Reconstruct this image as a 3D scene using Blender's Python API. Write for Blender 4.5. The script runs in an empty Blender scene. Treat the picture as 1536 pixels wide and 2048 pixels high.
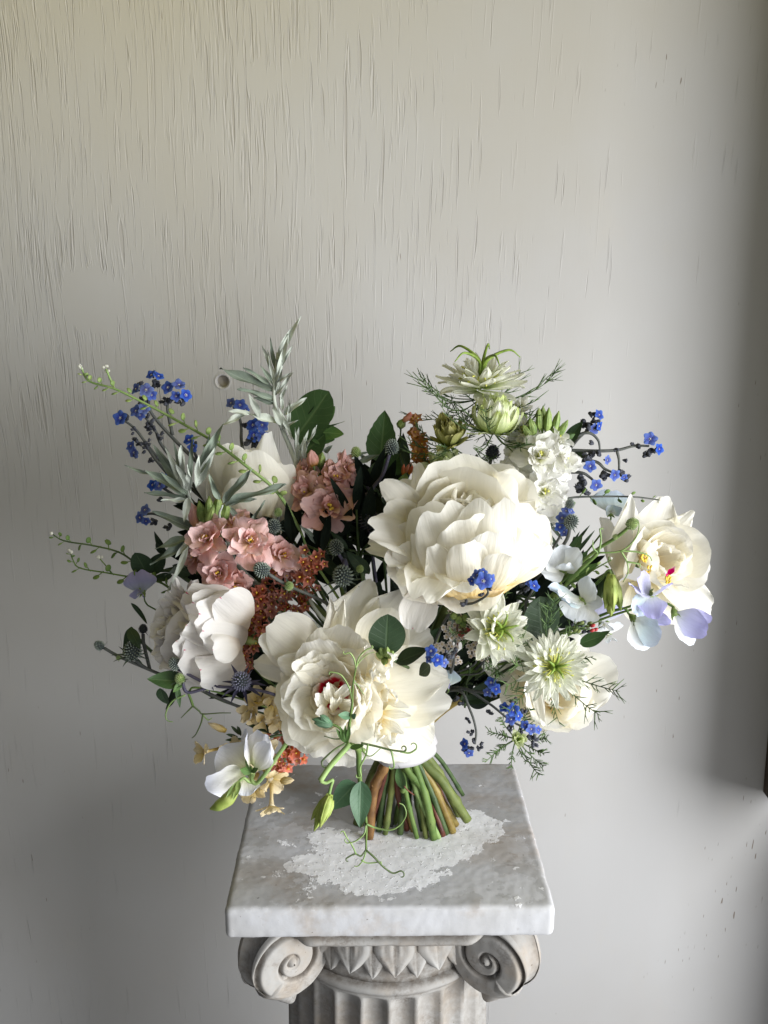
import bpy, math, random
import numpy as np
from mathutils import Matrix, Vector

# ------------------------------------------------------------------ camera, light, exposure
scene = bpy.context.scene
COL = scene.collection
F = 1900.0                       # focal length in pixels of the 1536 x 2048 photograph
PITCH = math.radians(14.83)
TOP = 0.90                       # height of the pedestal's top
CAMZ = TOP + 0.5665
cp, sp = math.cos(PITCH), math.sin(PITCH)
cam_d = bpy.data.cameras.new("camera")
cam = bpy.data.objects.new("camera", cam_d); COL.objects.link(cam)
cam.location = (0, 0, CAMZ)
cam.rotation_euler = (math.pi / 2 - PITCH, 0, 0)
cam_d.sensor_fit = 'VERTICAL'; cam_d.sensor_height = 36.0; cam_d.lens = 36.0 * F / 2048
cam_d.clip_start = 0.02; cam_d.clip_end = 50
scene.camera = cam
scene.view_settings.view_transform = 'Standard'
scene.view_settings.look = 'None'
scene.view_settings.exposure = 0.16
scene.view_settings.gamma = 1.0
scene.cycles.diffuse_bounces = 8; scene.cycles.max_bounces = 12; scene.cycles.transmission_bounces = 8

WALL_Y = 1.16
world = bpy.data.worlds.new("World"); scene.world = world; world.use_nodes = True
wb = world.node_tree.nodes["Background"]
wb.inputs[0].default_value = (0.82, 0.88, 1.0, 1); wb.inputs[1].default_value = 0.095

def area(name, loc, target, sx, sy, power, color, spread=math.pi):
    l = bpy.data.lights.new(name, 'AREA'); l.shape = 'RECTANGLE'; l.size = sx; l.size_y = sy
    l.energy = power; l.color = color; l.spread = spread
    o = bpy.data.objects.new(name, l); COL.objects.link(o); o.location = loc
    d = Vector(target) - Vector(loc)
    o.rotation_euler = d.to_track_quat('-Z', 'Y').to_euler()
    return o
# the big window opening on the right
area("window_light", (1.22, 0.0, 1.10), (-0.3, 0.34, 0.86), 0.95, 1.26, 39.0, (0.97, 0.985, 1.0), math.radians(140))
# soft fill lamp added behind the camera, to the right
area("front_fill_light", (0.95, -1.65, 1.50), (0.05, 0.9, 0.70), 1.7, 1.2, 4.2, (0.96, 0.98, 1.0), math.radians(100))
# greenish daylight that falls from leaves overhead
area("leaf_light", (-0.35, 0.42, 2.35), (-0.30, 1.16, 1.75), 0.7, 0.5, 1.6, (1.0, 0.83, 0.06), math.radians(150))

# ------------------------------------------------------------------ helpers
CAM = np.array([0, 0, CAMZ])
SR = np.array([1.0, 0, 0]); SU = np.array([0, sp, cp]); SF = np.array([0, cp, -sp])
def at(px, py, Y):
    """point of the place seen at photograph pixel (px, py) at distance Y from the camera"""
    d = SF + SR * (px - 768) / F - SU * (py - 1024) / F
    return CAM + d * (Y / d[1])
def on_top(px, py, z=TOP):
    d = SF + SR * (px - 768) / F - SU * (py - 1024) / F
    return CAM + d * ((z - CAMZ) / d[2])
def m(n, Y): return n * Y * 1.03 / F
def sd(r, u, t):
    v = SR * r + SU * u - SF * t
    return v / np.linalg.norm(v)
def nrm(v):
    v = np.asarray(v, float); return v / max(1e-9, np.linalg.norm(v))
def rot_about(v, k, a):
    k = nrm(k); return v * math.cos(a) + np.cross(k, v) * math.sin(a) + k * np.dot(k, v) * (1 - math.cos(a))
def frame(y, zh):
    y = nrm(y); z = np.asarray(zh, float) - y * np.dot(y, zh)
    if np.linalg.norm(z) < 1e-4: z = np.cross(y, [0.31, 0.77, 0.55])
    z = nrm(z); x = np.cross(y, z)
    return x, y, z
def mat4(x, y, z, o, s=1.0):
    M = Matrix.Identity(4)
    for i in range(3):
        M[i][0] = x[i] * s; M[i][1] = y[i] * s; M[i][2] = z[i] * s; M[i][3] = o[i]
    return M

MW = {}
def empty(name, loc):
    o = bpy.data.objects.new(name, None); COL.objects.link(o)
    o.empty_display_size = 0.02
    o.location = [float(c) for c in loc]; MW[o] = Matrix.Translation(o.location); return o
def thing(name, label, cat, loc, group=None):
    o = empty(name, loc); o['label'] = label; o['category'] = cat
    if group: o['group'] = group
    return o
def put(name, mesh, parent, M=None, mat=None):
    """link a mesh as a part; M is its place in the world"""
    o = bpy.data.objects.new(name, mesh); COL.objects.link(o)
    M = M if M is not None else Matrix.Identity(4)
    if parent is not None:
        o.parent = parent; o.matrix_basis = MW[parent].inverted() @ M
    else: o.matrix_basis = M
    MW[o] = M
    if mat is not None and len(mesh.materials) == 0: mesh.materials.append(mat)
    return o

class MB:
    def __init__(s): s.v = []; s.f = []; s.uv = []; s.n = 0; s.g = []
    def grid(s, P, closed=False, grime=None):
        nv, nu = P.shape[:2]
        b = s.n
        s.v.append(P.reshape(-1, 3)); s.n += nv * nu
        U = np.stack(np.meshgrid(np.linspace(0, 1, nu), np.linspace(0, 1, nv)), -1).reshape(-1, 2)
        s.uv.append(U)
        s.g.append(np.zeros(nv * nu) if grime is None else np.asarray(grime, float).reshape(-1))
        for j in range(nv - 1):
            for i in range(nu - 1 if not closed else nu):
                k = (i + 1) % nu
                s.f.append((b + j * nu + i, b + j * nu + k, b + (j + 1) * nu + k, b + (j + 1) * nu + i))
        return s
    def tube(s, pts, r, sides=6, cap=True):
        pts = np.asarray(pts, float); n = len(pts)
        r = np.full(n, r) if np.isscalar(r) else np.interp(np.linspace(0, 1, n), np.linspace(0, 1, len(r)), r)
        t = np.gradient(pts, axis=0); t /= np.maximum(1e-9, np.linalg.norm(t, axis=1))[:, None]
        a = np.cross(t[0], [0.3, 0.5, 0.81]); a = nrm(a)
        P = np.zeros((n, sides, 3)); ang = np.arange(sides) * 2 * math.pi / sides
        for i in range(n):
            a = nrm(a - t[i] * np.dot(a, t[i])); c = np.cross(t[i], a)
            P[i] = pts[i] + r[i] * (np.cos(ang)[:, None] * a + np.sin(ang)[:, None] * c)
        b = s.n; s.grid(P, closed=True)
        if cap:
            s.f.append(tuple(b + i for i in range(sides))[::-1])
            s.f.append(tuple(b + (n - 1) * sides + i for i in range(sides)))
        return s
    def ball(s, c, r, seg=8, rings=6, axis=None):
        """r is a radius or three radii; axis is the third one's direction"""
        r = np.array([r] * 3 if np.isscalar(r) else r, float)
        x, y, z = frame(axis if axis is not None else [0, 0, 1], [0.2, 0.9, 0.1])
        th = np.linspace(0.02, math.pi - 0.02, rings + 1); ph = np.arange(seg) * 2 * math.pi / seg
        P = np.zeros((rings + 1, seg, 3))
        for i, a in enumerate(th):
            P[i] = np.asarray(c) + (np.sin(a) * np.cos(ph) * r[0])[:, None] * x + (np.sin(a) * np.sin(ph) * r[1])[:, None] * z - math.cos(a) * r[2] * y
        s.grid(P, closed=True); return s
    def mesh(s, name, origin=(0, 0, 0), smooth=True, grime=False):
        me = bpy.data.meshes.new(name)
        V = np.concatenate(s.v) - np.asarray(origin)
        me.from_pydata(V.tolist(), [], s.f)
        uvl = me.uv_layers.new(name="UVMap"); UV = np.concatenate(s.uv)
        li = np.empty(len(me.loops), int); me.loops.foreach_get("vertex_index", li)
        uvl.data.foreach_set("uv", UV[li].astype(np.float32).ravel())
        if grime:
            at_ = me.attributes.new("grime", 'FLOAT', 'POINT')
            at_.data.foreach_set("value", np.concatenate(s.g).astype(np.float32))
        if smooth: me.polygons.foreach_set("use_smooth", [True] * len(me.polygons))
        me.update(); return me
    def part(s, name, mat, parent, smooth=True, grime=False):
        o = np.array(MW[parent].translation) if parent is not None else np.zeros(3)
        return put(name, s.mesh(name, o, smooth, grime), parent, Matrix.Translation(o), mat)

def crom(pts, n=8):
    """smooth curve through points"""
    p = np.asarray(pts, float)
    if len(p) == 2: return np.linspace(p[0], p[1], n + 1)
    q = np.vstack([2 * p[0] - p[1], p, 2 * p[-1] - p[-2]]); out = []
    for i in range(1, len(q) - 2):
        for t in np.linspace(0, 1, n, endpoint=False):
            out.append(0.5 * (2 * q[i] + (q[i + 1] - q[i - 1]) * t + (2 * q[i - 1] - 5 * q[i] + 4 * q[i + 1] - q[i + 2]) * t * t
                              + (3 * q[i] - q[i - 1] - 3 * q[i + 1] + q[i + 2]) * t ** 3))
    out.append(p[-1]); return np.array(out)
def path(pp, n=8): return crom([at(*a) for a in pp], n)

def pgrid(W=0.8, wb=0.35, pk=0.62, wt=0.6, a=0.3, cup=0.6, bend=0.7, bp=1.0, ruf=0.03, rf=1.6, jag=0.02, notch=0.0, frill=0.006, curl=None, seed=0, nu=12, nv=10):
    """one petal of unit length: base at the origin, growing along +Y, its inner face towards +Z"""
    g = np.random.default_rng(seed)
    V = np.linspace(0, 1, nv + 1)[:, None]; U = np.linspace(-1, 1, nu + 1)[None, :]
    ph = g.uniform(0, 6.28, 6)
    jn = sum(np.sin(U * k * 3.1 + ph[i]) / k ** .5 for i, k in enumerate((2, 3.3, 5.1))) * jag
    ve = V * (1 - a * np.abs(U) ** 2.3 * V + jn * V ** 2 - notch * np.exp(-(U / 0.22) ** 2) * V ** 3)
    if curl is None: curl = max(0.0, g.uniform(-.5, 1.1))
    T = np.linspace(0, 1.2, 61); th = bend * T ** bp - curl * np.clip((T - .6) / .4, 0, 1.3) ** 2
    yy = np.concatenate([[0], np.cumsum(np.cos((th[1:] + th[:-1]) / 2))]) / 50
    zz = np.concatenate([[0], np.cumsum(np.sin((th[1:] + th[:-1]) / 2))]) / 50
    y = np.interp(ve, T, yy); z = np.interp(ve, T, zz); t = np.interp(ve, T, th)
    f = np.where(V < pk, wb + (1 - wb) * np.sin(math.pi / 2 * V / pk), 1 - (1 - wt) * ((V - pk) / (1 - pk)) ** 2)
    h = W / 2 * f; c = cup * (0.6 + 0.4 * V); c = np.where(np.abs(c) < 1e-3, 1e-3, c)
    x = h * np.sin(c * U) / c; n = h * (1 - np.cos(c * U)) / c
    n = n + ruf * V ** 1.4 * (np.sin(rf * U * 3.14 + ph[3] + 1.5 * V) * 0.65 + np.sin(rf * 2.1 * U * 3.14 + ph[4] - V) * 0.35) * (0.45 + 0.55 * np.abs(U))
    n = n + frill * V ** 6 * (np.sin(U * 9.5 + ph[5]) + 0.7 * np.sin(U * 15 + ph[1])) + frill * np.abs(U) ** 4 * np.sin(V * 17 + ph[2] + U)
    return np.stack([x + 0 * y, y - np.sin(t) * n, z + np.cos(t) * n], -1)
def lgrid(W=0.35, fold=0.15, bend=0.3, pk=0.75, sharp=0.85, wave=0.01, seed=0, nu=6, nv=15, saw=0.0):
    """one pointed leaf of unit length"""
    g = np.random.default_rng(seed); ph = g.uniform(0, 6.28, 3)
    V = np.linspace(0, 1, nv + 1)[:, None]; U = np.linspace(-1, 1, nu + 1)[None, :]
    f = np.sin(math.pi * np.clip(V, 0, 1) ** pk) ** sharp; f = np.maximum(f, 0.03 * (1 - V))
    T = np.linspace(0, 1, 51); th = bend * T
    yy = np.concatenate([[0], np.cumsum(np.cos(th[1:]))]) / 50; zz = np.concatenate([[0], np.cumsum(np.sin(th[1:]))]) / 50
    y = np.interp(V, T, yy) + 0 * U; z = np.interp(V, T, zz) + 0 * U; t = bend * V
    x = W / 2 * f * U * (1 + saw * np.sin(V * 46)); n = fold * np.abs(x) + wave * np.sin(V * 9 + ph[0] + U * 2) * np.abs(U)
    return np.stack([x, y - np.sin(t) * n, z + np.cos(t) * n], -1)
def gmesh(P, name="petal"): return MB().grid(P).mesh(name)
_dup = {}
def with_mat(me, mat):
    k = (me.name, mat.name)
    if k not in _dup:
        c = me.copy(); c.materials.clear(); c.materials.append(mat); _dup[k] = c
    return _dup[k]

def stretch(name, parent, mat, P, base, tip, hint):
    """a grid petal or leaf laid from base to tip, its inner face towards hint"""
    mid = P.shape[1] // 2
    ch = P[-1, mid] - P[0, mid]; s = np.linalg.norm(np.asarray(tip) - base) / np.linalg.norm(ch)
    x, y, z = frame(np.asarray(tip) - base, hint)
    M = mat4(x, y, z, base, s) @ Matrix.Rotation(-math.atan2(ch[2], ch[1]), 4, 'X')
    return put(name, gmesh(P, name), parent, M, mat)
seedn = [100]
def sn():
    seedn[0] += 1; return seedn[0]
def petal(parent, mat, b, t, Wpx, hint=(0, 0, 1), name="petal", **k):
    """petal between two pixels with distances: b, t = (px, py, Y)"""
    B, T_ = at(*b), at(*t)
    W = m(Wpx, (b[2] + t[2]) / 2) / np.linalg.norm(T_ - B)
    k.pop('W', None); k.setdefault('seed', sn())
    return stretch(name, parent, mat, pgrid(W=W, **k), B, T_, sd(*hint))
def leaf(parent, mat, b, t, Wpx, hint=(0, .3, 1), name="leaf", **k):
    B, T_ = at(*b), at(*t)
    W = m(Wpx, (b[2] + t[2]) / 2) / np.linalg.norm(T_ - B)
    k.setdefault('seed', sn())
    return stretch(name, parent, mat, lgrid(W=W, **k), B, T_, sd(*hint))
def ring_petal(parent, mesh, C, A, phi, e, L, rb=0.0, hb=0.0, roll=0.0, name="petal", sx=1.0):
    """a petal standing round the axis A of a bloom at C: phi round it, e its rise (90 deg along the axis)"""
    u, a, v = frame(A, [0.13, 0.21, 0.97])
    r = math.cos(phi) * u + math.sin(phi) * v
    y = math.cos(e) * r + math.sin(e) * a; z = -math.sin(e) * r + math.cos(e) * a; x = np.cross(y, z)
    if roll: x, z = rot_about(x, y, roll), rot_about(z, y, roll)
    return put(name, mesh, parent, mat4(x * sx, y, z, np.asarray(C) + r * rb + a * hb, L))

# ------------------------------------------------------------------ materials
def newmat(name):
    mt = bpy.data.materials.new(name); mt.use_nodes = True
    nt = mt.node_tree; nt.nodes.clear()
    return mt, nt
def N(nt, t, **k):
    n = nt.nodes.new(t)
    for a, b in k.items(): setattr(n, a, b)
    return n
def ramp(nt, stops, src=None, interp='LINEAR'):
    r = N(nt, "ShaderNodeValToRGB"); r.color_ramp.interpolation = interp
    e = r.color_ramp.elements
    while len(e) < len(stops): e.new(0.5)
    for i, (p, c) in enumerate(stops):
        e[i].position = p; e[i].color = (*c, 1) if not np.isscalar(c) else (c, c, c, 1)
    if src is not None: nt.links.new(src, r.inputs[0])
    return r
def mixc(nt, fac, a, b, mode='MIX'):
    x = N(nt, "ShaderNodeMix", data_type='RGBA', blend_type=mode)
    for s, v in ((x.inputs[0], fac), (x.inputs[6], a), (x.inputs[7], b)):
        if hasattr(v, 'is_output'): nt.links.new(v, s)
        elif np.isscalar(v): s.default_value = v
        else: s.default_value = (*v, 1)
    return x.outputs[2]
def mathn(nt, op, a, b=0.0, c=0.0):
    x = N(nt, "ShaderNodeMath", operation=op)
    for s, v in zip(x.inputs, (a, b, c)):
        if hasattr(v, 'is_output'): nt.links.new(v, s)
        else: s.default_value = v
    return x.outputs[0]
def noise(nt, vec, scale, detail=3, rough=0.55, dist=0.0):
    n = N(nt, "ShaderNodeTexNoise"); n.inputs['Scale'].default_value = scale; n.inputs['Detail'].default_value = detail
    n.inputs['Roughness'].default_value = rough; n.inputs['Distortion'].default_value = dist
    if vec is not None: nt.links.new(vec, n.inputs['Vector'])
    return n.outputs[0]
def mapping(nt, vec, scale, loc=(0, 0, 0)):
    mp = N(nt, "ShaderNodeMapping"); mp.inputs['Scale'].default_value = scale; mp.inputs['Location'].default_value = loc
    nt.links.new(vec, mp.inputs[0]); return mp.outputs[0]
def finish(nt, col, rough=0.6, trans=0.0, tcol=None, bump=None, bstr=0.2, bdist=0.001, spec=0.3):
    p = N(nt, "ShaderNodeBsdfPrincipled"); out = N(nt, "ShaderNodeOutputMaterial")
    if hasattr(col, 'is_output'): nt.links.new(col, p.inputs['Base Color'])
    else: p.inputs['Base Color'].default_value = (*col, 1)
    if hasattr(rough, 'is_output'): nt.links.new(rough, p.inputs['Roughness'])
    else: p.inputs['Roughness'].default_value = rough
    p.inputs['Specular IOR Level'].default_value = spec
    sh = p.outputs[0]
    nb = None
    if bump is not None:
        b = N(nt, "ShaderNodeBump"); b.inputs['Strength'].default_value = bstr; b.inputs['Distance'].default_value = bdist
        nt.links.new(bump, b.inputs['Height']); nb = b.outputs[0]; nt.links.new(nb, p.inputs['Normal'])
    if trans > 0:
        t = N(nt, "ShaderNodeBsdfTranslucent"); c = tcol if tcol is not None else col
        if hasattr(c, 'is_output'): nt.links.new(c, t.inputs[0])
        else: t.inputs[0].default_value = (*c, 1)
        if nb: nt.links.new(nb, t.inputs['Normal'])
        mx = N(nt, "ShaderNodeMixShader"); mx.inputs[0].default_value = trans
        nt.links.new(sh, mx.inputs[1]); nt.links.new(t.outputs[0], mx.inputs[2]); sh = mx.outputs[0]
    nt.links.new(sh, out.inputs[0])
def petal_mat(name, stops, trans=0.5, vein=0.08, rough=0.8, bstr=0.34, fleck=None):
    """colour runs from the petal's base (0) to its rim (1), with faint veins along it"""
    mt, nt = newmat(name)
    uv = N(nt, "ShaderNodeUVMap").outputs[0]
    sep = N(nt, "ShaderNodeSeparateXYZ"); nt.links.new(uv, sep.inputs[0])
    oi = N(nt, "ShaderNodeObjectInfo")
    vadd = N(nt, "ShaderNodeVectorMath", operation='ADD'); nt.links.new(uv, vadd.inputs[0])
    cx = N(nt, "ShaderNodeCombineXYZ")
    for i in range(3): nt.links.new(mathn(nt, 'MULTIPLY', oi.outputs['Random'], 7.0 + i), cx.inputs[i])
    nt.links.new(cx.outputs[0], vadd.inputs[1]); uvr = vadd.outputs[0]
    soft = noise(nt, mapping(nt, uvr, (2.2, 1.5, 1)), 1.6, 3)
    v = mathn(nt, 'ADD', sep.outputs[1], mathn(nt, 'MULTIPLY', mathn(nt, 'SUBTRACT', soft, 0.5), 0.28))
    c = ramp(nt, stops, v).outputs[0]
    vn = noise(nt, mapping(nt, uvr, (26, 1.6, 1)), 1.0, 4, 0.6)
    fold = noise(nt, mapping(nt, uvr, (5.5, 1.3, 1)), 1.0, 3, 0.5)
    c = mixc(nt, vein, c, ramp(nt, [(0.3, 0.55), (0.6, 1.0)], vn).outputs[0], 'MULTIPLY')
    hv = N(nt, "ShaderNodeHueSaturation"); nt.links.new(c, hv.inputs['Color'])
    nt.links.new(mathn(nt, 'MULTIPLY_ADD', oi.outputs['Random'], 0.10, 0.93), hv.inputs['Value'])
    nt.links.new(mathn(nt, 'MULTIPLY_ADD', oi.outputs['Random'], 0.3, 0.85), hv.inputs['Saturation'])
    c = hv.outputs[0]
    if fleck is not None:
        uu = mathn(nt, 'ABSOLUTE', mathn(nt, 'SUBTRACT', sep.outputs[0], 0.5))
        fm = mathn(nt, 'SUBTRACT', mathn(nt, 'ADD', sep.outputs[1], mathn(nt, 'MULTIPLY', mathn(nt, 'SUBTRACT', vn, 0.5), 0.12)), mathn(nt, 'MULTIPLY', uu, 3.5))
        c = mixc(nt, ramp(nt, [(0.93, 0.0), (0.965, 1.0)], fm).outputs[0], c, fleck)
    tc = N(nt, "ShaderNodeHueSaturation"); tc.inputs['Saturation'].default_value = 1.15; nt.links.new(c, tc.inputs['Color'])
    finish(nt, c, rough, trans, tc.outputs[0], mathn(nt, 'ADD', mathn(nt, 'MULTIPLY', vn, 0.22), fold), bstr, 0.004, 0.06)
    return mt
def leaf_mat(name, col, rib, trans=0.18, rough=0.5, spec=0.35, var=0.35):
    mt, nt = newmat(name)
    uv = N(nt, "ShaderNodeUVMap").outputs[0]
    sep = N(nt, "ShaderNodeSeparateXYZ"); nt.links.new(uv, sep.inputs[0])
    ax = mathn(nt, 'ABSOLUTE', mathn(nt, 'SUBTRACT', sep.outputs[0], 0.5))
    mid = ramp(nt, [(0.0, 1.0), (0.05, 0.0)], ax).outputs[0]
    diag = mathn(nt, 'FRACT', mathn(nt, 'MULTIPLY', mathn(nt, 'SUBTRACT', sep.outputs[1], mathn(nt, 'MULTIPLY', ax, 0.5)), 7.0))
    side = ramp(nt, [(0.42, 0.0), (0.5, 0.45), (0.58, 0.0)], diag).outputs[0]
    rm = mathn(nt, 'MAXIMUM', mid, side)
    geo = N(nt, "ShaderNodeNewGeometry").outputs['Position']
    nn = noise(nt, geo, 90, 4)
    c = mixc(nt, ramp(nt, [(0.3, 0.0), (0.75, var)], nn).outputs[0], col, [x * 0.45 for x in col])
    c = mixc(nt, mathn(nt, 'MULTIPLY', rm, 0.5), c, rib)
    oi = N(nt, "ShaderNodeObjectInfo")
    hv = N(nt, "ShaderNodeHueSaturation"); nt.links.new(c, hv.inputs['Color'])
    nt.links.new(mathn(nt, 'MULTIPLY_ADD', oi.outputs['Random'], 0.5, 0.75), hv.inputs['Value'])
    finish(nt, hv.outputs[0], rough, trans, None, mathn(nt, 'SUBTRACT', nn, rm), 0.3, 0.0008, spec)
    return mt
def plain_mat(name, a, b, scale=120, rough=0.55, trans=0.0, bstr=0.3, spec=0.3, stretch_=(1, 1, 1)):
    mt, nt = newmat(name)
    geo = N(nt, "ShaderNodeNewGeometry").outputs['Position']
    nn = noise(nt, mapping(nt, geo, stretch_), scale, 4)
    c = ramp(nt, [(0.32, a), (0.68, b)], nn).outputs[0]
    finish(nt, c, rough, trans, None, nn, bstr, 0.001, spec)
    return mt

M_CREAM = petal_mat("petal_cream", [(0.0, (0.84, 0.66, 0.32)), (0.26, (0.93, 0.87, 0.69)), (0.55, (0.94, 0.91, 0.81)), (1.0, (0.95, 0.935, 0.875))])
M_WHITE = petal_mat("petal_white", [(0.0, (0.825, 0.748, 0.505)), (0.35, (0.923, 0.894, 0.786)), (1.0, (0.938, 0.923, 0.864))])
M_BLUSH = petal_mat("petal_blush_white", [(0.0, (0.757, 0.659, 0.553)), (0.4, (0.829, 0.784, 0.739)), (1.0, (0.850, 0.829, 0.811))])
M_FLECK = petal_mat("petal_white_magenta_fleck", [(0.0, (0.76, 0.66, 0.55)), (0.45, (0.84, 0.81, 0.76)), (1.0, (0.86, 0.84, 0.815))], fleck=(0.58, 0.05, 0.17))
M_RED = petal_mat("petal_crimson_splash", [(0.0, (0.50, 0.04, 0.03)), (0.4, (0.50, 0.015, 0.035)), (0.62, (0.62, 0.10, 0.12)), (0.8, (0.90, 0.78, 0.70)), (1.0, (0.94, 0.88, 0.80))], trans=0.2)
M_MAGENTA = petal_mat("petal_magenta", [(0.0, (0.55, 0.03, 0.14)), (0.7, (0.62, 0.06, 0.20)), (1.0, (0.86, 0.62, 0.70))], trans=0.2)
M_SALMON = petal_mat("petal_salmon", [(0.0, (0.46, 0.27, 0.06)), (0.2, (0.60, 0.34, 0.20)), (0.5, (0.68, 0.39, 0.34)), (1.0, (0.75, 0.49, 0.46))], trans=0.25, vein=0.2)
M_PINKS = petal_mat("petal_rose_salmon", [(0.0, (0.55, 0.32, 0.06)), (0.2, (0.76, 0.48, 0.28)), (0.5, (0.81, 0.51, 0.455)), (1.0, (0.84, 0.585, 0.575))], trans=0.25, vein=0.16)
M_STOCKW = petal_mat("petal_stock_white", [(0.0, (0.555, 0.601, 0.231)), (0.2, (0.795, 0.795, 0.574)), (0.5, (0.869, 0.865, 0.805)), (1.0, (0.883, 0.874, 0.851))])
M_NIG = petal_mat("petal_nigella", [(0.0, (0.518, 0.611, 0.222)), (0.25, (0.777, 0.814, 0.574)), (0.6, (0.869, 0.874, 0.795)), (1.0, (0.851, 0.860, 0.740))], vein=0.16)
M_NIGG = petal_mat("petal_nigella_green", [(0.0, (0.40, 0.52, 0.12)), (0.35, (0.66, 0.75, 0.36)), (0.8, (0.82, 0.86, 0.60)), (1.0, (0.58, 0.66, 0.28))], vein=0.35)
M_NIGO = petal_mat("petal_nigella_olive", [(0.0, (0.20, 0.24, 0.05)), (0.5, (0.38, 0.40, 0.11)), (1.0, (0.47, 0.44, 0.17))], vein=0.4, trans=0.25)
M_SPLAV = petal_mat("petal_lavender", [(0.0, (0.74, 0.76, 0.74)), (0.4, (0.66, 0.66, 0.86)), (1.0, (0.50, 0.48, 0.82))], trans=0.35, vein=0.14)
M_SPTEAL = petal_mat("petal_pale_teal", [(0.0, (0.80, 0.82, 0.74)), (0.5, (0.62, 0.74, 0.78)), (1.0, (0.60, 0.68, 0.82))], trans=0.35, vein=0.14)
M_SPPALE = petal_mat("petal_ice_blue", [(0.0, (0.84, 0.83, 0.72)), (0.5, (0.80, 0.82, 0.83)), (1.0, (0.76, 0.80, 0.85))], trans=0.35, vein=0.1)
M_SPDUSK = petal_mat("petal_dusky_lilac", [(0.0, (0.40, 0.44, 0.48)), (0.5, (0.36, 0.36, 0.56)), (1.0, (0.42, 0.38, 0.60))], trans=0.25, vein=0.1)
M_SPWHITE = petal_mat("petal_pea_white", [(0.0, (0.66, 0.72, 0.36)), (0.25, (0.86, 0.85, 0.70)), (0.6, (0.86, 0.85, 0.84)), (1.0, (0.78, 0.80, 0.90))], trans=0.3, vein=0.1)
M_BUFF = petal_mat("petal_buff", [(0.0, (0.66, 0.50, 0.18)), (0.4, (0.76, 0.62, 0.34)), (1.0, (0.83, 0.72, 0.50))], trans=0.32, vein=0.2)
M_RUST = petal_mat("petal_rust", [(0.0, (0.616, 0.352, 0.044)), (0.2, (0.405, 0.150, 0.062)), (0.6, (0.352, 0.114, 0.075)), (1.0, (0.440, 0.185, 0.141))], trans=0.2, vein=0.35)
M_CORAL = petal_mat("petal_coral", [(0.0, (0.82, 0.52, 0.05)), (0.2, (0.70, 0.28, 0.12)), (1.0, (0.70, 0.27, 0.22))], trans=0.3, vein=0.25)
M_APRI = petal_mat("petal_apricot_brown", [(0.0, (0.75, 0.45, 0.05)), (0.3, (0.52, 0.25, 0.08)), (1.0, (0.50, 0.26, 0.14))], trans=0.25, vein=0.25)
M_BLUE = petal_mat("petal_blue", [(0.0, (0.55, 0.55, 0.66)), (0.14, (0.05, 0.06, 0.28)), (0.45, (0.075, 0.115, 0.38)), (1.0, (0.12, 0.195, 0.52))], trans=0.2, vein=0.25)
M_YAR = petal_mat("petal_yarrow", [(0.0, (0.60, 0.50, 0.36)), (0.4, (0.80, 0.72, 0.66)), (1.0, (0.82, 0.76, 0.72))], trans=0.2)
M_LEAF = leaf_mat("leaf_green", (0.055, 0.115, 0.035), (0.16, 0.24, 0.09))
M_LEAFB = leaf_mat("leaf_bright_green", (0.085, 0.17, 0.04), (0.22, 0.32, 0.10), trans=0.25)
M_LEAFD = leaf_mat("leaf_dark_green", (0.022, 0.045, 0.018), (0.06, 0.10, 0.04), trans=0.08)
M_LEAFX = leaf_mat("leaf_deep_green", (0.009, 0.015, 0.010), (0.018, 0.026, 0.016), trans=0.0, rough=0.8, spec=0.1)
M_LEAFBL = leaf_mat("leaf_blue_green", (0.10, 0.20, 0.11), (0.22, 0.32, 0.20), trans=0.18)
M_SILV = leaf_mat("leaf_silver", (0.52, 0.56, 0.49), (0.74, 0.76, 0.69), trans=0.1, rough=0.85, spec=0.1, var=0.5)
M_SILVD = leaf_mat("leaf_silver_green", (0.22, 0.265, 0.21), (0.42, 0.46, 0.39), trans=0.1, rough=0.85, spec=0.1, var=0.45)
M_STEM = plain_mat("stem_green", (0.070, 0.133, 0.028), (0.140, 0.203, 0.052), 60, 0.62)
M_STEML = plain_mat("stem_light_green", (0.170, 0.281, 0.085), (0.272, 0.374, 0.136), 60, 0.62)
M_STEMO = plain_mat("stem_olive", (0.068, 0.096, 0.024), (0.152, 0.176, 0.048), 50, 0.62)
M_STEMD = plain_mat("stem_dark_green", (0.03, 0.055, 0.02), (0.07, 0.11, 0.035), 60, 0.5)
M_STEMB = plain_mat("stem_brown", (0.075, 0.034, 0.013), (0.225, 0.120, 0.041), 70, 0.5)
M_STEMR = plain_mat("stem_red_brown", (0.07, 0.022, 0.018), (0.17, 0.06, 0.035), 70, 0.5)
M_STEMC = plain_mat("stem_ochre", (0.150, 0.098, 0.022), (0.255, 0.195, 0.053), 70, 0.5)
M_STEMG = plain_mat("stem_grey", (0.055, 0.06, 0.06), (0.11, 0.115, 0.10), 80, 0.7)
M_STEMP = plain_mat("stem_purple_grey", (0.055, 0.05, 0.085), (0.12, 0.11, 0.16), 80, 0.6)
M_SILST = plain_mat("stem_silver", (0.30, 0.34, 0.29), (0.50, 0.53, 0.47), 90, 0.85)
M_TEND = plain_mat("tendril_green", (0.14, 0.23, 0.07), (0.26, 0.36, 0.13), 40, 0.4)
M_TENDD = plain_mat("tendril_dark", (0.06, 0.09, 0.03), (0.11, 0.15, 0.06), 40, 0.4)
M_FERN = plain_mat("fern_green", (0.045, 0.085, 0.03), (0.10, 0.16, 0.05), 80, 0.6)
M_LIME = plain_mat("bud_lime", (0.24, 0.32, 0.06), (0.42, 0.48, 0.14), 110, 0.5, 0.15)
M_BUDG = plain_mat("bud_green", (0.12, 0.20, 0.05), (0.30, 0.38, 0.12), 150, 0.5, 0.1)
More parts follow.
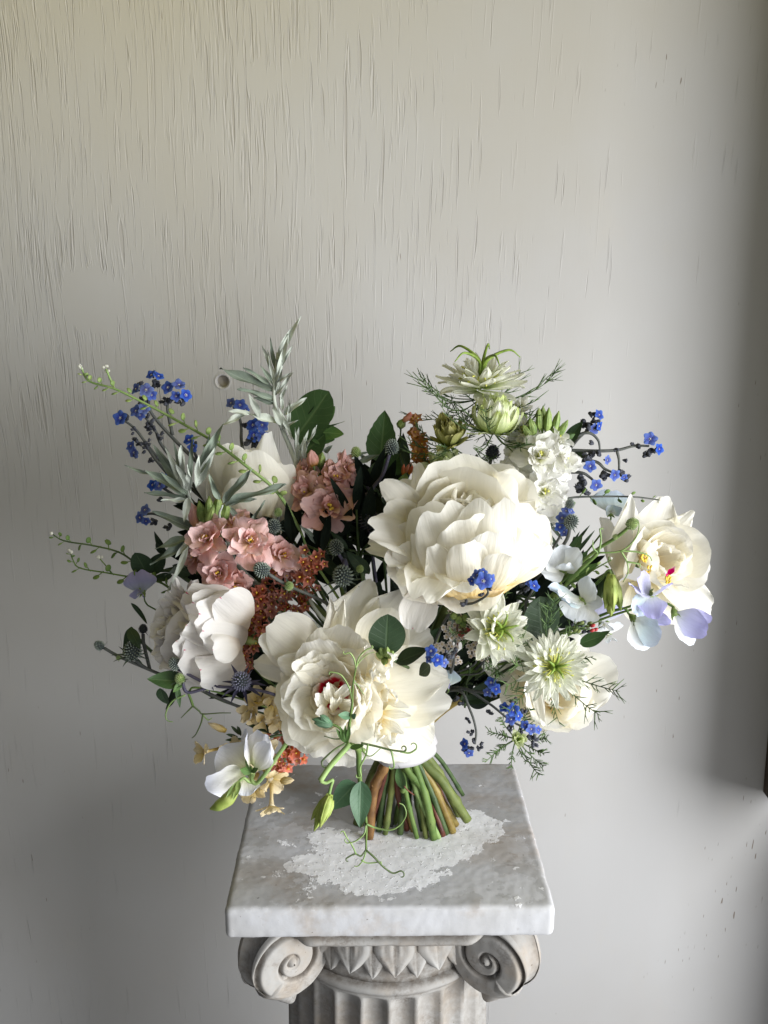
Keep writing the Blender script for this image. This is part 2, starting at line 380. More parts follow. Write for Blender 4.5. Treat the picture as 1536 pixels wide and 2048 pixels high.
M_BUDD = plain_mat("bud_dark", (0.022, 0.025, 0.034), (0.075, 0.078, 0.095), 200, 0.8)
M_ERYG = plain_mat("thistle_grey_green", (0.12, 0.15, 0.13), (0.30, 0.34, 0.29), 300, 0.7)
M_ERYC = plain_mat("thistle_core", (0.02, 0.028, 0.03), (0.05, 0.06, 0.06), 200, 0.9)
M_ERYP = plain_mat("thistle_violet", (0.14, 0.14, 0.22), (0.32, 0.32, 0.42), 300, 0.7)
M_ERYD = plain_mat("thistle_dark", (0.03, 0.03, 0.045), (0.075, 0.075, 0.10), 300, 0.8)
M_ERYL = plain_mat("thistle_lime", (0.20, 0.28, 0.12), (0.42, 0.50, 0.24), 300, 0.7)
M_BRG = leaf_mat("bract_grey_green", (0.07, 0.095, 0.075), (0.16, 0.2, 0.16), trans=0.05)
M_BRP = leaf_mat("bract_violet", (0.05, 0.045, 0.085), (0.12, 0.11, 0.18), trans=0.05)
M_YEL = plain_mat("anther_yellow", (0.62, 0.38, 0.03), (0.80, 0.60, 0.10), 300, 0.6)
M_ANTH = plain_mat("anther_lime", (0.46, 0.48, 0.08), (0.66, 0.64, 0.18), 300, 0.6)
M_PIST = plain_mat("pistil_green", (0.10, 0.17, 0.02), (0.24, 0.33, 0.06), 200, 0.4)
M_CRIM = plain_mat("berry_red", (0.20, 0.015, 0.02), (0.38, 0.04, 0.04), 200, 0.35)
# ------------------------------------------------------------------ the wall
def wall_mat():
    mt, nt = newmat("painted_plywood")
    pos = N(nt, "ShaderNodeNewGeometry").outputs['Position']
    sep = N(nt, "ShaderNodeSeparateXYZ"); nt.links.new(pos, sep.inputs[0])
    # the grain wanders: bend x by a slow noise
    slow = noise(nt, mapping(nt, pos, (2.6, 1, 1.5)), 1.0, 2)
    wx = mathn(nt, 'ADD', sep.outputs[0], mathn(nt, 'MULTIPLY', mathn(nt, 'SUBTRACT', slow, 0.5), 0.055))
    # and leans outwards a little towards the left
    wx = mathn(nt, 'ADD', wx, mathn(nt, 'MULTIPLY', mathn(nt, 'MULTIPLY', mathn(nt, 'SUBTRACT', sep.outputs[2], 1.4), sep.outputs[0]), -0.05))
    cb = N(nt, "ShaderNodeCombineXYZ"); nt.links.new(wx, cb.inputs[0]); nt.links.new(sep.outputs[2], cb.inputs[2])
    g = cb.outputs[0]
    n1 = noise(nt, mapping(nt, g, (240, 1, 10.5)), 1.0, 1.0, 0.5)
    n2 = noise(nt, mapping(nt, g, (380, 1, 19), (3.3, 0, 7.1)), 1.0, 2.0, 0.5)
    n3 = noise(nt, mapping(nt, g, (170, 1, 6.5), (9.3, 0, 2.1)), 1.0, 1.0, 0.5)
    dens = noise(nt, mapping(nt, pos, (5.5, 1, 3.2)), 1.0, 3)
    # fewer checks to the right and to the bottom, where the paint lies thicker
    side = N(nt, "ShaderNodeMapRange"); side.inputs['From Min'].default_value = -0.15; side.inputs['From Max'].default_value = 0.22
    side.inputs['To Min'].default_value = 0.024; side.inputs['To Max'].default_value = -0.075
    nt.links.new(sep.outputs[0], side.inputs[0])
    low = N(nt, "ShaderNodeMapRange"); low.inputs['From Min'].default_value = 1.05; low.inputs['From Max'].default_value = 1.35
    low.inputs['To Min'].default_value = -0.10; low.inputs['To Max'].default_value = 0.0
    nt.links.new(sep.outputs[2], low.inputs[0])
    bias = mathn(nt, 'ADD', mathn(nt, 'MULTIPLY', mathn(nt, 'SUBTRACT', dens, 0.5), 0.30), mathn(nt, 'ADD', side.outputs[0], low.outputs[0]))
    # two sanded filler patches without grain
    def spot(px, py, r, soft):
        c = at(px, py, WALL_Y)
        d = N(nt, "ShaderNodeVectorMath", operation='DISTANCE'); nt.links.new(pos, d.inputs[0]); d.inputs[1].default_value = tuple(c)
        dd = mathn(nt, 'ADD', d.outputs['Value'], mathn(nt, 'MULTIPLY', slow, 0.012))
        return ramp(nt, [(r - soft, 1.0), (r + soft, 0.0)], dd).outputs[0]
    patch = mathn(nt, 'MAXIMUM', spot(185, 600, 0.034, 0.014), mathn(nt, 'MULTIPLY', spot(520, 160, 0.016, 0.014), 0.6))
    bias = mathn(nt, 'SUBTRACT', bias, mathn(nt, 'MULTIPLY', patch, 0.5))
    c1 = ramp(nt, [(0.65, 0.0), (0.715, 1.0)], mathn(nt, 'ADD', n1, bias)).outputs[0]
    c2 = ramp(nt, [(0.635, 0.0), (0.71, 0.7)], mathn(nt, 'ADD', n2, bias)).outputs[0]
    c3 = ramp(nt, [(0.69, 0.0), (0.74, 1.0)], mathn(nt, 'ADD', n3, bias)).outputs[0]
    crack = mathn(nt, 'MAXIMUM', c1, mathn(nt, 'MAXIMUM', c2, c3))
    fine = noise(nt, mapping(nt, g, (420, 1, 10), (1.3, 0, 4.1)), 1.0, 3)
    brush = noise(nt, mapping(nt, g, (60, 1, 2.0), (5.3, 0, 1.1)), 1.0, 3)
    lip = mathn(nt, 'MAXIMUM', ramp(nt, [(0.60, 0.0), (0.642, 0.5), (0.66, 0.0)], mathn(nt, 'ADD', n1, bias)).outputs[0], ramp(nt, [(0.64, 0.0), (0.68, 0.6), (0.70, 0.0)], mathn(nt, 'ADD', n3, bias)).outputs[0])
    h = mathn(nt, 'SUBTRACT', mathn(nt, 'ADD', mathn(nt, 'MULTIPLY', fine, 0.10), mathn(nt, 'ADD', lip, mathn(nt, 'MULTIPLY', brush, 0.25))), crack)
    # paint: pale warm grey with faint stains; dark wood shows in a few pits
    st = noise(nt, mapping(nt, pos, (3.2, 1, 2.4), (4, 0, 1)), 1.0, 4, 0.6)
    col = mixc(nt, ramp(nt, [(0.35, 0.0), (0.75, 1.0)], st).outputs[0], (0.44, 0.434, 0.428), (0.408, 0.394, 0.376))
    leaf_tint = ramp(nt, [(0.0, 0.0), (1.0, 1.0)], mathn(nt, 'ADD', mathn(nt, 'MULTIPLY', mathn(nt, 'SUBTRACT', mathn(nt, 'SUBTRACT', sep.outputs[2], mathn(nt, 'MULTIPLY', sep.outputs[0], 0.35)), 1.42), 2.2), mathn(nt, 'MULTIPLY', mathn(nt, 'SUBTRACT', st, 0.5), 1.0))).outputs[0]
    col = mixc(nt, mathn(nt, 'MULTIPLY', leaf_tint, 0.8), col, (0.432, 0.402, 0.328))  # yellowish light from leaves, put into the paint colour towards the upper left
    sm = noise(nt, mapping(nt, pos, (14, 1, 9), (1, 0, 6)), 1.0, 5, 0.65)
    col = mixc(nt, mathn(nt, 'MULTIPLY', ramp(nt, [(0.60, 0.0), (0.75, 1.0)], sm).outputs[0], 0.22), col, (0.46, 0.43, 0.38))
    pit = noise(nt, mapping(nt, g, (330, 1, 42), (7.7, 0, 3.9)), 1.0, 1.0)
    pd = noise(nt, mapping(nt, pos, (7, 1, 4.5), (2.0, 0, 8)), 1.0, 2)
    edge = N(nt, "ShaderNodeMapRange"); edge.inputs['From Min'].default_value = 0.22; edge.inputs['From Max'].default_value = 0.48
    edge.inputs['To Min'].default_value = 0.0; edge.inputs['To Max'].default_value = 0.075; nt.links.new(sep.outputs[0], edge.inputs[0])
    ledge = N(nt, "ShaderNodeMapRange"); ledge.inputs['From Min'].default_value = -0.38; ledge.inputs['From Max'].default_value = -0.50
    ledge.inputs['To Min'].default_value = 0.0; ledge.inputs['To Max'].default_value = 0.05; nt.links.new(sep.outputs[0], ledge.inputs[0])
    ledge2 = mathn(nt, 'MULTIPLY', ledge.outputs[0], ramp(nt, [(0.9, 1.0), (1.15, 0.0)], sep.outputs[2]).outputs[0])
    pp = mathn(nt, 'ADD', mathn(nt, 'ADD', pit, mathn(nt, 'MULTIPLY', mathn(nt, 'SUBTRACT', pd, 0.5), 0.30)), mathn(nt, 'ADD', edge.outputs[0], ledge2))
    pits = ramp(nt, [(0.815, 0.0), (0.845, 0.8)], pp).outputs[0]
    dirt = mathn(nt, 'MAXIMUM', mathn(nt, 'MULTIPLY', mathn(nt, 'MULTIPLY', c3, c3), 0.18), mathn(nt, 'MAXIMUM', mathn(nt, 'MULTIPLY', mathn(nt, 'MULTIPLY', c1, c1), 0.09), pits))
    col = mixc(nt, dirt, col, (0.16, 0.12, 0.085))
    h = mathn(nt, 'SUBTRACT', h, mathn(nt, 'MULTIPLY', pits, 0.7))
    finish(nt, col, 0.62, 0, None, h, 0.95, 0.00040, 0.3)
    return mt
def build_wall():
    hc = at(445, 763, WALL_Y); r = 0.0072; q = 0.03
    x0, x1, z0, z1 = -1.7, 0.72, 0.0, 2.6
    b = MB()
    def rect(xa, xb, za, zb):
        b.grid(np.array([[[xa, WALL_Y, za], [xb, WALL_Y, za]], [[xa, WALL_Y, zb], [xb, WALL_Y, zb]]]))
    cx, cz = hc[0], hc[2]
    rect(x0, cx - q, z0, z1); rect(cx + q, x1, z0, z1); rect(cx - q, cx + q, z0, cz - q); rect(cx - q, cx + q, cz + q, z1)
    n = 40; rings = []
    for rr, d in ((None, 0), (r * 1.55, 0.0), (r * 1.25, -0.0006), (r * 1.02, 0.0006), (r * 0.98, 0.0030), (r * 0.96, 0.0092)):
        ring = []
        for i in range(n):
            a = 2 * math.pi * i / n; c, s = math.cos(a), math.sin(a)
            k = q / max(abs(c), abs(s)) if rr is None else rr
            ring.append([cx + c * k, WALL_Y + d, cz + s * k])
        rings.append(ring[::-1])
    b.grid(np.array(rings), closed=True)
    # back, sides
    T = 0.018
    b.grid(np.array([[[x1, WALL_Y + T, z0], [x0, WALL_Y + T, z0]], [[x1, WALL_Y + T, z1], [x0, WALL_Y + T, z1]]]))
    for P in ([[x0, WALL_Y, z0], [x0, WALL_Y + T, z0]], [[x0, WALL_Y, z1], [x0, WALL_Y + T, z1]]), ([[x1, WALL_Y + T, z0], [x1, WALL_Y, z0]], [[x1, WALL_Y + T, z1], [x1, WALL_Y, z1]]), ([[x0, WALL_Y, z1], [x0, WALL_Y + T, z1]], [[x1, WALL_Y, z1], [x1, WALL_Y + T, z1]]):
        b.grid(np.array(P))
    w = thing("plywood_wall", "pale grey painted plywood wall with cracked vertical grain behind the bouquet", "wall", (0, WALL_Y, 0))
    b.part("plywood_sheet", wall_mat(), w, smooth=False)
    d = MB(); ph = np.arange(24) * 2 * math.pi / 24
    P = np.stack([np.stack([cx + k * np.cos(-ph), 0 * ph + WALL_Y + 0.0086 - (1 - k / r) * 0.0008, cz + k * np.sin(-ph)], -1) for k in (r * 0.95, r * 0.6, r * 0.05)])
    d.grid(P, closed=True); d.part("wood_plug", plain_mat("bare_wood", (0.40, 0.36, 0.30), (0.48, 0.44, 0.37), 300, 0.8), w)
build_wall()
def build_shade_boards():
    # upper board shows as a sliver; unseen lower board added to shade the wall
    wood = plain_mat("dark_wood", (0.03, 0.02, 0.014), (0.07, 0.05, 0.035), 40, 0.7, 0, .3, .3, (4, 4, .3))
    p = thing("corner_shade_boards", "dark brown upright boards at the wall's right end, the upper showing as a thin dark sliver, the lower unseen and added for shade", "board", (0.53, 1.08, 0))
    for x0, x1, z0, z1, lean in ((0.518, 0.546, 0.765, 2.55, -0.045), (0.62, 0.648, 0.0, 0.762, 0)):  # upper board leans so that its shade follows the wall's right strip
        b = MB(); y0, y1 = 1.0, WALL_Y - 0.003
        lo = np.array([[x0, y1, z0], [x0, y0, z0], [x1, y0, z0], [x1, y1, z0]]); hi = lo + [lean, 0, z1 - z0]
        b.grid(np.stack([np.vstack([lo, lo[:1]]), np.vstack([hi, hi[:1]])]))
        b.grid(np.array([[hi[0], hi[1]], [hi[3], hi[2]]])); b.grid(np.array([[lo[1], lo[0]], [lo[2], lo[3]]]))
        b.part("board", wood, p, smooth=False)
build_shade_boards()
fl = MB().grid(np.array([[[-3, -2, 0], [3, -2, 0]], [[-3, WALL_Y - 0.002, 0], [3, WALL_Y - 0.002, 0]]])).part("floor", plain_mat("floor_concrete", (0.36, 0.36, 0.37), (0.46, 0.46, 0.47), 12, 0.8), None)
fl['kind'] = 'structure'

# ------------------------------------------------------------------ the pedestal
from mathutils import noise as mnoise
def nz(p, s, k=0): return mnoise.noise(Vector((p[0] * s + k, p[1] * s - k, p[2] * s + 2 * k)))
def plaster_mat(top):
    mt, nt = newmat("painted_plaster_top" if top else "painted_plaster")
    pos = N(nt, "ShaderNodeNewGeometry").outputs['Position']
    n1 = noise(nt, pos, 22, 5, 0.6); n2 = noise(nt, pos, 160, 4, 0.6); n3 = noise(nt, pos, 9, 3)
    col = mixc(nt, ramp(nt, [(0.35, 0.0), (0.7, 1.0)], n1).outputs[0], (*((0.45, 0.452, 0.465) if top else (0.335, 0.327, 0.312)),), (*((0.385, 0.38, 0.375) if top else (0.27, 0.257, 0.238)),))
    br = noise(nt, mapping(nt, pos, (1, 1, 1), (3.1, 1.7, 0)), 13, 6, 0.68)
    col = mixc(nt, mathn(nt, 'MULTIPLY', ramp(nt, [(0.50, 0.0), (0.68, 1.0)], br).outputs[0], 0.55 if top else 0.5), col, (0.30, 0.23, 0.16))
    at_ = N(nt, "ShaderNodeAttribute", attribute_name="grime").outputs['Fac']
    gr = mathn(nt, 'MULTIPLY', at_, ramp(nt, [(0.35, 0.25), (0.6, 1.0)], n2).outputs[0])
    h = mathn(nt, 'MULTIPLY', n2, 0.35)
    if top:
        c = on_top(785, 1715)
        def patch(off, sx, sy, amt, dloc):
            mp = mapping(nt, pos, (1 / sx, 1 / sy, 0), (-(c[0] + off[0]) / sx, -(c[1] + off[1]) / sy, 0))
            l = N(nt, "ShaderNodeVectorMath", operation='LENGTH'); nt.links.new(mp, l.inputs[0])
            ns = noise(nt, mapping(nt, pos, (1, 1, 0.2), dloc), 26, 7, 0.62)
            return ramp(nt, [(0.97, 1.0), (1.0, 0.0)], mathn(nt, 'ADD', l.outputs['Value'], mathn(nt, 'MULTIPLY', mathn(nt, 'SUBTRACT', ns, 0.5), amt))).outputs[0]
        pa = patch((-0.012, -0.002), 0.085, 0.062, 2.2, (0, 0, 0))
        pb = patch((0.055, 0.055), 0.055, 0.05, 2.6, (4, 1, 0))
        fl_ = ramp(nt, [(0.655, 0.0), (0.67, 1.0)], noise(nt, pos, 62, 5, 0.6)).outputs[0]
        white = mathn(nt, 'MAXIMUM', pa, mathn(nt, 'MAXIMUM', pb, mathn(nt, 'MULTIPLY', fl_, 0.8)))
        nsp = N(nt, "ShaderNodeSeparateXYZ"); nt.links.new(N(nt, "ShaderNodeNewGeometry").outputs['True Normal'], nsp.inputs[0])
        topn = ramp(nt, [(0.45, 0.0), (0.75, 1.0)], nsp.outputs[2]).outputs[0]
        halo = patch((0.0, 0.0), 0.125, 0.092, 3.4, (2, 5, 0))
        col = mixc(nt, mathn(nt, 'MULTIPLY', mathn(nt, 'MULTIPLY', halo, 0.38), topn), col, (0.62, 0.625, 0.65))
        hole = ramp(nt, [(0.335, 1.0), (0.36, 0.0)], noise(nt, pos, 95, 4, 0.65)).outputs[0]
        nsep = N(nt, "ShaderNodeSeparateXYZ"); nt.links.new(N(nt, "ShaderNodeNewGeometry").outputs['True Normal'], nsep.inputs[0])
        upf = ramp(nt, [(0.45, 0.0), (0.75, 1.0)], nsep.outputs[2]).outputs[0]; white = mathn(nt, 'MULTIPLY', white, upf)
        white = mathn(nt, 'MULTIPLY', white, mathn(nt, 'SUBTRACT', 1.0, mathn(nt, 'MULTIPLY', hole, 0.85)))
        col = mixc(nt, white, col, (0.86, 0.865, 0.885))
        blister = ramp(nt, [(0.60, 0.0), (0.68, 1.0)], noise(nt, mapping(nt, pos, (1, 1, 1), (7, 7, 0)), 210, 2)).outputs[0]
        h = mathn(nt, 'ADD', h, mathn(nt, 'ADD', mathn(nt, 'MULTIPLY', white, 0.9), mathn(nt, 'MULTIPLY', mathn(nt, 'MULTIPLY', blister, white), 0.6)))
        for (bx, by, sx, sy, am) in ((530, 1745, .05, .03, .45), (1000, 1700, .05, .05, .38), (640, 1800, .06, .012, .3), (980, 1600, .03, .02, .3)):
            q = on_top(bx, by); mp = mapping(nt, pos, (1 / sx, 1 / sy, 0), (-q[0] / sx, -q[1] / sy, 0)); l = N(nt, "ShaderNodeVectorMath", operation='LENGTH'); nt.links.new(mp, l.inputs[0])
            mk = ramp(nt, [(0.2, 1.0), (1.1, 0.0)], mathn(nt, 'ADD', l.outputs['Value'], mathn(nt, 'MULTIPLY', mathn(nt, 'SUBTRACT', noise(nt, mapping(nt, pos, (1, 2.2, 1), (bx * .01, by * .01, 0)), 45, 6, 0.7), 0.5), 1.8))).outputs[0]
            col = mixc(nt, mathn(nt, 'MULTIPLY', mk, am), col, (0.29, 0.24, 0.19))
        scr = ramp(nt, [(0.70, 0.0), (0.74, 1.0)], noise(nt, mapping(nt, pos, (30, 150, 30), (1, 3, 0)), 1, 3)).outputs[0]
        col = mixc(nt, mathn(nt, 'MULTIPLY', scr, 0.45), col, (0.13, 0.10, 0.08))
        chp = ramp(nt, [(0.25, 0.0), (0.5, 1.0)], mathn(nt, 'MULTIPLY', at_, ramp(nt, [(0.3, 0.4), (0.6, 1.0)], n2).outputs[0])).outputs[0]
        col = mixc(nt, mathn(nt, 'MULTIPLY', chp, 0.85), col, (0.74, 0.735, 0.72))
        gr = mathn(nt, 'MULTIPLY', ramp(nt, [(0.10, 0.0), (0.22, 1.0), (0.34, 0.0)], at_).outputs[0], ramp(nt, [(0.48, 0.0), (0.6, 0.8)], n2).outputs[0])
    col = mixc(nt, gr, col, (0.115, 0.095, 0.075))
    soot = mathn(nt, 'MULTIPLY', ramp(nt, [(0.50, 0.0), (0.68, 1.0)], noise(nt, mapping(nt, pos, (1, 1, 1), (5, 2, 8)), 30, 6, 0.7)).outputs[0], ramp(nt, [(0.42, 0.0), (0.60, 0.75)], noise(nt, mapping(nt, pos, (1, 1, 1), (1, 6, 3)), 300, 3, 0.7)).outputs[0])
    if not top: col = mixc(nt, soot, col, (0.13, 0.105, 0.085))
    speck = ramp(nt, [(0.73, 0.0), (0.75, 1.0)], noise(nt, mapping(nt, pos, (1, 1, 1), (2, 9, 4)), 230, 2)).outputs[0]
    col = mixc(nt, mathn(nt, 'MULTIPLY', speck, 0.7), col, (0.10, 0.08, 0.06))
    finish(nt, col, 0.92, 0, None, h, 0.5, 0.0011, 0.08)
    return mt
FLc, FRc, BRc = on_top(447, 1820), on_top(1112, 1815), on_top(1028, 1525)
PW = np.linalg.norm(FRc - FLc); PD = abs(np.dot(BRc - FRc, [0, 1, 0])) * 1.005
PX = nrm(FRc - FLc); PYv = np.array([-PX[1], PX[0], 0.0])
PC = (FLc + FRc) / 2 + PYv * PD / 2           # middle of the top
ped = thing("pedestal", "weathered white plaster column pedestal with scrolled corners under the bouquet", "pedestal", (PC[0], PC[1], 0.0))
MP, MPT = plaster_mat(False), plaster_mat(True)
def pw(x, y, z): return PC + PX * x + PYv * y + np.array([0, 0, z])
def build_slab():
    b = MB(); hx, hy, T, r = PW / 2, PD / 2, 0.0318, 0.0058
    def axis(h, n):
        e = np.array([0, 0.15, 0.35, 0.6, 0.85, 1.0]) * r * 1.3
        return np.concatenate([-h + e, np.linspace(-h + r * 1.3, h - r * 1.3, n + 66)[1:-1], (h - e)[::-1]])
    X, Y_, Z = axis(hx, 44), axis(hy, 40), np.concatenate([-T + np.array([0, .3, .6, 1]) * r, np.linspace(-T + r, -r, 6)[1:-1], np.array([-1, -.6, -.3, 0]) * r])
    chip = [0.0]
    def shape(p):
        chip[0] = 0.0
        q = np.array([np.clip(p[0], -hx + r, hx - r), np.clip(p[1], -hy + r, hy - r), np.clip(p[2], -T + r, -r)])
        d = p - q; l = np.linalg.norm(d)
        if l > 1e-9: p = q + d / l * r
        w = pw(*p); e = (abs(p[0]) > hx - 2 * r) + (abs(p[1]) > hy - 2 * r) + (p[2] > -1.5 * r or p[2] < -T + 1.5 * r)
        k = 0.0005 * nz(w, 45) + (0.0009 if e >= 2 else 0.0004) * nz(w, 160, 3)
        if e >= 2:
            c = nz(w, 34, 9)
            k0 = k
            if c > 0.02: k -= min(0.009, (c - 0.02) * (0.030 if e == 2 else 0.060))
            c2 = nz(w, 95, 5)
            if c2 > 0.05: k -= min(0.0040, (c2 - 0.05) * 0.024)
            chip[0] = min(1.0, (k0 - k) / 0.0030)
        n = d / l if l > 1e-9 else np.zeros(3)
        return w + (PX * n[0] + PYv * n[1] + np.array([0, 0, n[2]])) * k
    def face(A, B, fn):
        P = []; G = []
        for c in B:
            row = []; gr = []
            for a in A: row.append(shape(np.array(fn(a, c)))); gr.append(chip[0])
            P.append(row); G.append(gr)
        b.grid(np.array(P), grime=np.array(G))
    face(X, Y_, lambda a, c: (a, c, 0.0)); face(X[::-1], Y_, lambda a, c: (a, c, -T))
    face(X, Z, lambda a, c: (a, -hy, c)); face(X[::-1], Z, lambda a, c: (a, hy, c))
    face(Y_, Z, lambda a, c: (hx, a, c)); face(Y_[::-1], Z, lambda a, c: (-hx, a, c))
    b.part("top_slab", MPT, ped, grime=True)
build_slab()

def spiral_face(c, h, n, R, up=np.array([0, 0, 1.0]), hand=1):
    """a round scroll face: a broad band winding in, parted by a groove"""
    NR, NA = 44, 96
    P = np.zeros((NR + 1, NA + 1, 3)); G = np.zeros((NR + 1, NA + 1))
    for i in range(NR + 1):
        r = R * (0.02 + 0.98 * i / NR)
        for j in range(NA + 1):
            a = 2 * math.pi * j / NA
            ph = (2.0 * (1 - (r / R) ** 0.75) - hand * a / (2 * math.pi) + 0.35) % 1.0
            d = abs(ph - 0.5) * 2          # 1 in the groove
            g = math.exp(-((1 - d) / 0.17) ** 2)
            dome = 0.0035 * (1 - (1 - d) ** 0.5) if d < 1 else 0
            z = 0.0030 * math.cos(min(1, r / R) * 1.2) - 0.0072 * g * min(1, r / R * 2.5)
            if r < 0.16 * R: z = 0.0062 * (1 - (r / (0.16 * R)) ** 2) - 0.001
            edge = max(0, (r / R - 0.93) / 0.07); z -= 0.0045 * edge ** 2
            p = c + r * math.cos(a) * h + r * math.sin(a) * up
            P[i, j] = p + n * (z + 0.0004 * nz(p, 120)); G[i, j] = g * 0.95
    return P, G
def build_volutes():
    R = 0.0405; s3 = math.sin(math.radians(31)); c3 = math.cos(math.radians(31))
    zc = -0.0840
    for qx in (-1, 1):
        for qy in (-1, 1):
            b = MB(); rims = []
            for side in (0, 1):
                if side == 0:      # face looking to the front (or back), turned a little inwards
                    h = PX * (-qx * c3) + PYv * (-qy * s3); n = PX * (-qx * s3) + PYv * (qy * c3)
                    C = pw(qx * 0.128, qy * (PD / 2 - 0.0125), zc) + h * R
                else:
                    h = PX * (-qx * s3) + PYv * (-qy * c3); n = PX * (qx * c3) + PYv * (-qy * s3)
                    C = pw(qx * 0.1465, qy * (PD / 2 - 0.0285), zc) + h * R
                right = np.dot(np.cross(h, [0, 0, 1.0]), n) > 0
                P, G = spiral_face(C, h, n, R, hand=-1)
                if not right: P, G = P[:, ::-1], G[:, ::-1]
                b.grid(P, grime=G); rims.append((C, h, n))
            (C1, h1, n1), (C2, h2, n2) = rims
            NA = 48; L = []; G = []
            for k in range(9):
                t = k / 8; row = []
                for j in range(NA):
                    a = 2 * math.pi * j / NA
                    rr = R * (0.985 - 0.05 * math.sin(t * math.pi))
                    p1 = C1 + rr * (math.cos(a) * h1 + math.sin(a) * np.array([0, 0, 1])) - n1 * 0.003
                    p2 = C2 + rr * (math.cos(a) * h2 + math.sin(a) * np.array([0, 0, 1])) - n2 * 0.003
                    p = p1 * (1 - t) + p2 * t; row.append(p + 0.0008 * nz(p, 60))
                L.append(row); G.append([0.9 * abs(nz(r_, 30, 4)) for r_ in row])
            b.grid(np.array(L), closed=True, grime=np.array(G))
            # tail that runs from the scroll down onto the shaft
            d = nrm(PX * -qx + PYv * -qy)
            base = pw(qx * 0.116, qy * (PD / 2 - 0.034), zc - 0.020)
            tp = [base, base + d * 0.016 + [0, 0, -0.017], base + d * 0.026 + [0, 0, -0.040]]
            b.tube(crom(tp, 8), [0.017, 0.016, 0.013, 0.005], 14)
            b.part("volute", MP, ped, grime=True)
build_volutes()
def build_capital():
    z0, z1 = -0.0300, -0.0560
    for q in range(4):                                   # the concave band with rolled lips on each face
        b = MB(); rows = []; gm = []
        prof = [(0.0, 0.0, .2), (0.004, -0.001, 0), (0.0065, -0.004, 0), (0.005, -0.0075, .35), (0.0008, -0.009, .9), (-0.001, -0.013, .5), (-0.001, -0.017, .4), (0.001, -0.0195, .8), (0.0052, -0.021, .2), (0.0068, -0.0245, 0), (0.0045, -0.028, .3), (-0.003, -0.030, .9), (-0.016, -0.031, .9)]
        for o, dz, g in prof:
            row = []
            for t in np.linspace(-1, 1, 49):
                x = 0.099 * t; yo = -0.006 * (1 - t * t) - 0.030 * max(0, (abs(t) - .72) / .28) ** 2; sag = 0.0045 * t * t - 0.004
                half = (PD / 2 if q % 2 == 0 else PW / 2) - 0.0255
                yy = half + yo + o
                lx = x * (PW / 0.30 if q % 2 == 0 else PD / 0.30)
                vx, vy = [(lx, -yy), (yy, lx), (-lx, yy), (-yy, -lx)][q]
                p = pw(vx, vy, z0 + dz + sag); row.append(p + 0.0005 * nz(p, 90))
            rows.append(row[::-1]); gm.append([g] * 49)
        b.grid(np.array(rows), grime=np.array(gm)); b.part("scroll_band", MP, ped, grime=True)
    ex, ey = 0.1085, 0.1085 * min(1.0, (PD / PW) * 1.06)
    def ringp(prof, name, flutes=0):
        b = MB(); NA = 240; rows = []; gm = []
        for r, z, g, fd in prof:
            row = []; gr = []
            for j in range(NA):
                a = 2 * math.pi * j / NA; k = 0
                if flutes and fd > 0:
                    w = abs(((a * flutes / (2 * math.pi)) % 1) - 0.5) * 2
                    k = fd * max(0.0, 1 - (w / 0.86) ** 2) ** 0.5 if w < 0.86 else 0
                p = pw((r - k) * math.cos(a), (r - k) * math.sin(a) * ey / ex, z); row.append(p + 0.0004 * nz(p, 80)); gr.append(g)
            rows.append(row); gm.append(gr)
        b.grid(np.array(rows), closed=True, grime=np.array(gm)); b.part(name, MP, ped, grime=True)
    D = -0.0095
    ringp([(0.095, -0.102 + D, .3, 0), (0.1035, -0.1015 + D, .9, 0), (0.1035, -0.096 + D, .6, 0), (0.106, -0.087 + D, .5, 0), (0.108, -0.076 + D, .5, 0), (0.1075, -0.066 + D, .6, 0), (0.104, -0.058 + D, .9, 0), (0.09, -0.050 + D, 1, 0)], "frieze_ring")
    D = -0.0135
    sh = [(0.098, -0.0965 + D, .9, 0), (0.108, -0.0975 + D, .7, 0), (0.1115, -0.100 + D, .1, 0), (0.112, -0.1035 + D, 0, 0), (0.110, -0.107 + D, .3, 0), (0.1068, -0.109 + D, .5, 0), (0.1065, -0.112 + D, 0, 0)]
    sh += [(0.1068, -0.114 - 0.012 * t + D, 0.2 * t, 0.0085 * math.sqrt(1 - (1 - t) ** 2)) for t in np.linspace(0.02, 1, 10)]
    sh += [(0.107 + 0.010 * t, -0.128 - 0.60 * t + D, .3, 0.0085) for t in np.linspace(0, 1, 12)]
    sh += [(0.118, -0.76, 0, 0), (0.135, -0.765, 0, 0), (0.142, -0.78, 0, 0), (0.138, -0.80, .3, 0), (0.150, -0.81, 0, 0), (0.160, -0.83, 0, 0), (0.155, -0.85, 0, 0), (0.165, -0.853, 0, 0), (0.165, -0.9, 0, 0)]
    ringp(sh, "fluted_shaft", 24)
    n = 16
    big = MB(); NU, NV = 14, 14
    def leafp(w, L, th, rib):
        P = np.zeros((NV + 1, NU + 1, 3)); G = np.zeros((NV + 1, NU + 1))
        for i in range(NV + 1):
            v = i / NV; f = max(0.02, (1 - v ** 2.6)) ** 0.62 * (0.80 + 0.20 * math.sin(math.pi * min(1, v * 1.3)))
            for j in range(NU + 1):
                u = -1 + 2 * j / NU
                hgt = th * (1 - abs(u) ** 3) * (0.55 + 0.45 * math.sin(math.pi * min(1, 0.15 + 0.6 * v)))
                gv = math.exp(-(u / 0.13) ** 2) * (1 - v) ** 0.3 + 0.7 * math.exp(-((abs(u) - 0.52 + 0.35 * v) / 0.10) ** 2) * (1 - v) ** 0.5
                hgt -= rib * gv
                P[i, j] = (w / 2 * f * u, -L * v, hgt - 0.0012); G[i, j] = min(1, 0.8 * gv + (0.9 if abs(u) > 0.93 else 0))
        return P, G
    P, G = leafp(0.0430, 0.038, 0.0058, 0.0032); big.grid(P, grime=G); me1 = big.mesh("frieze_leaf", grime=True); me1.materials.append(MP)
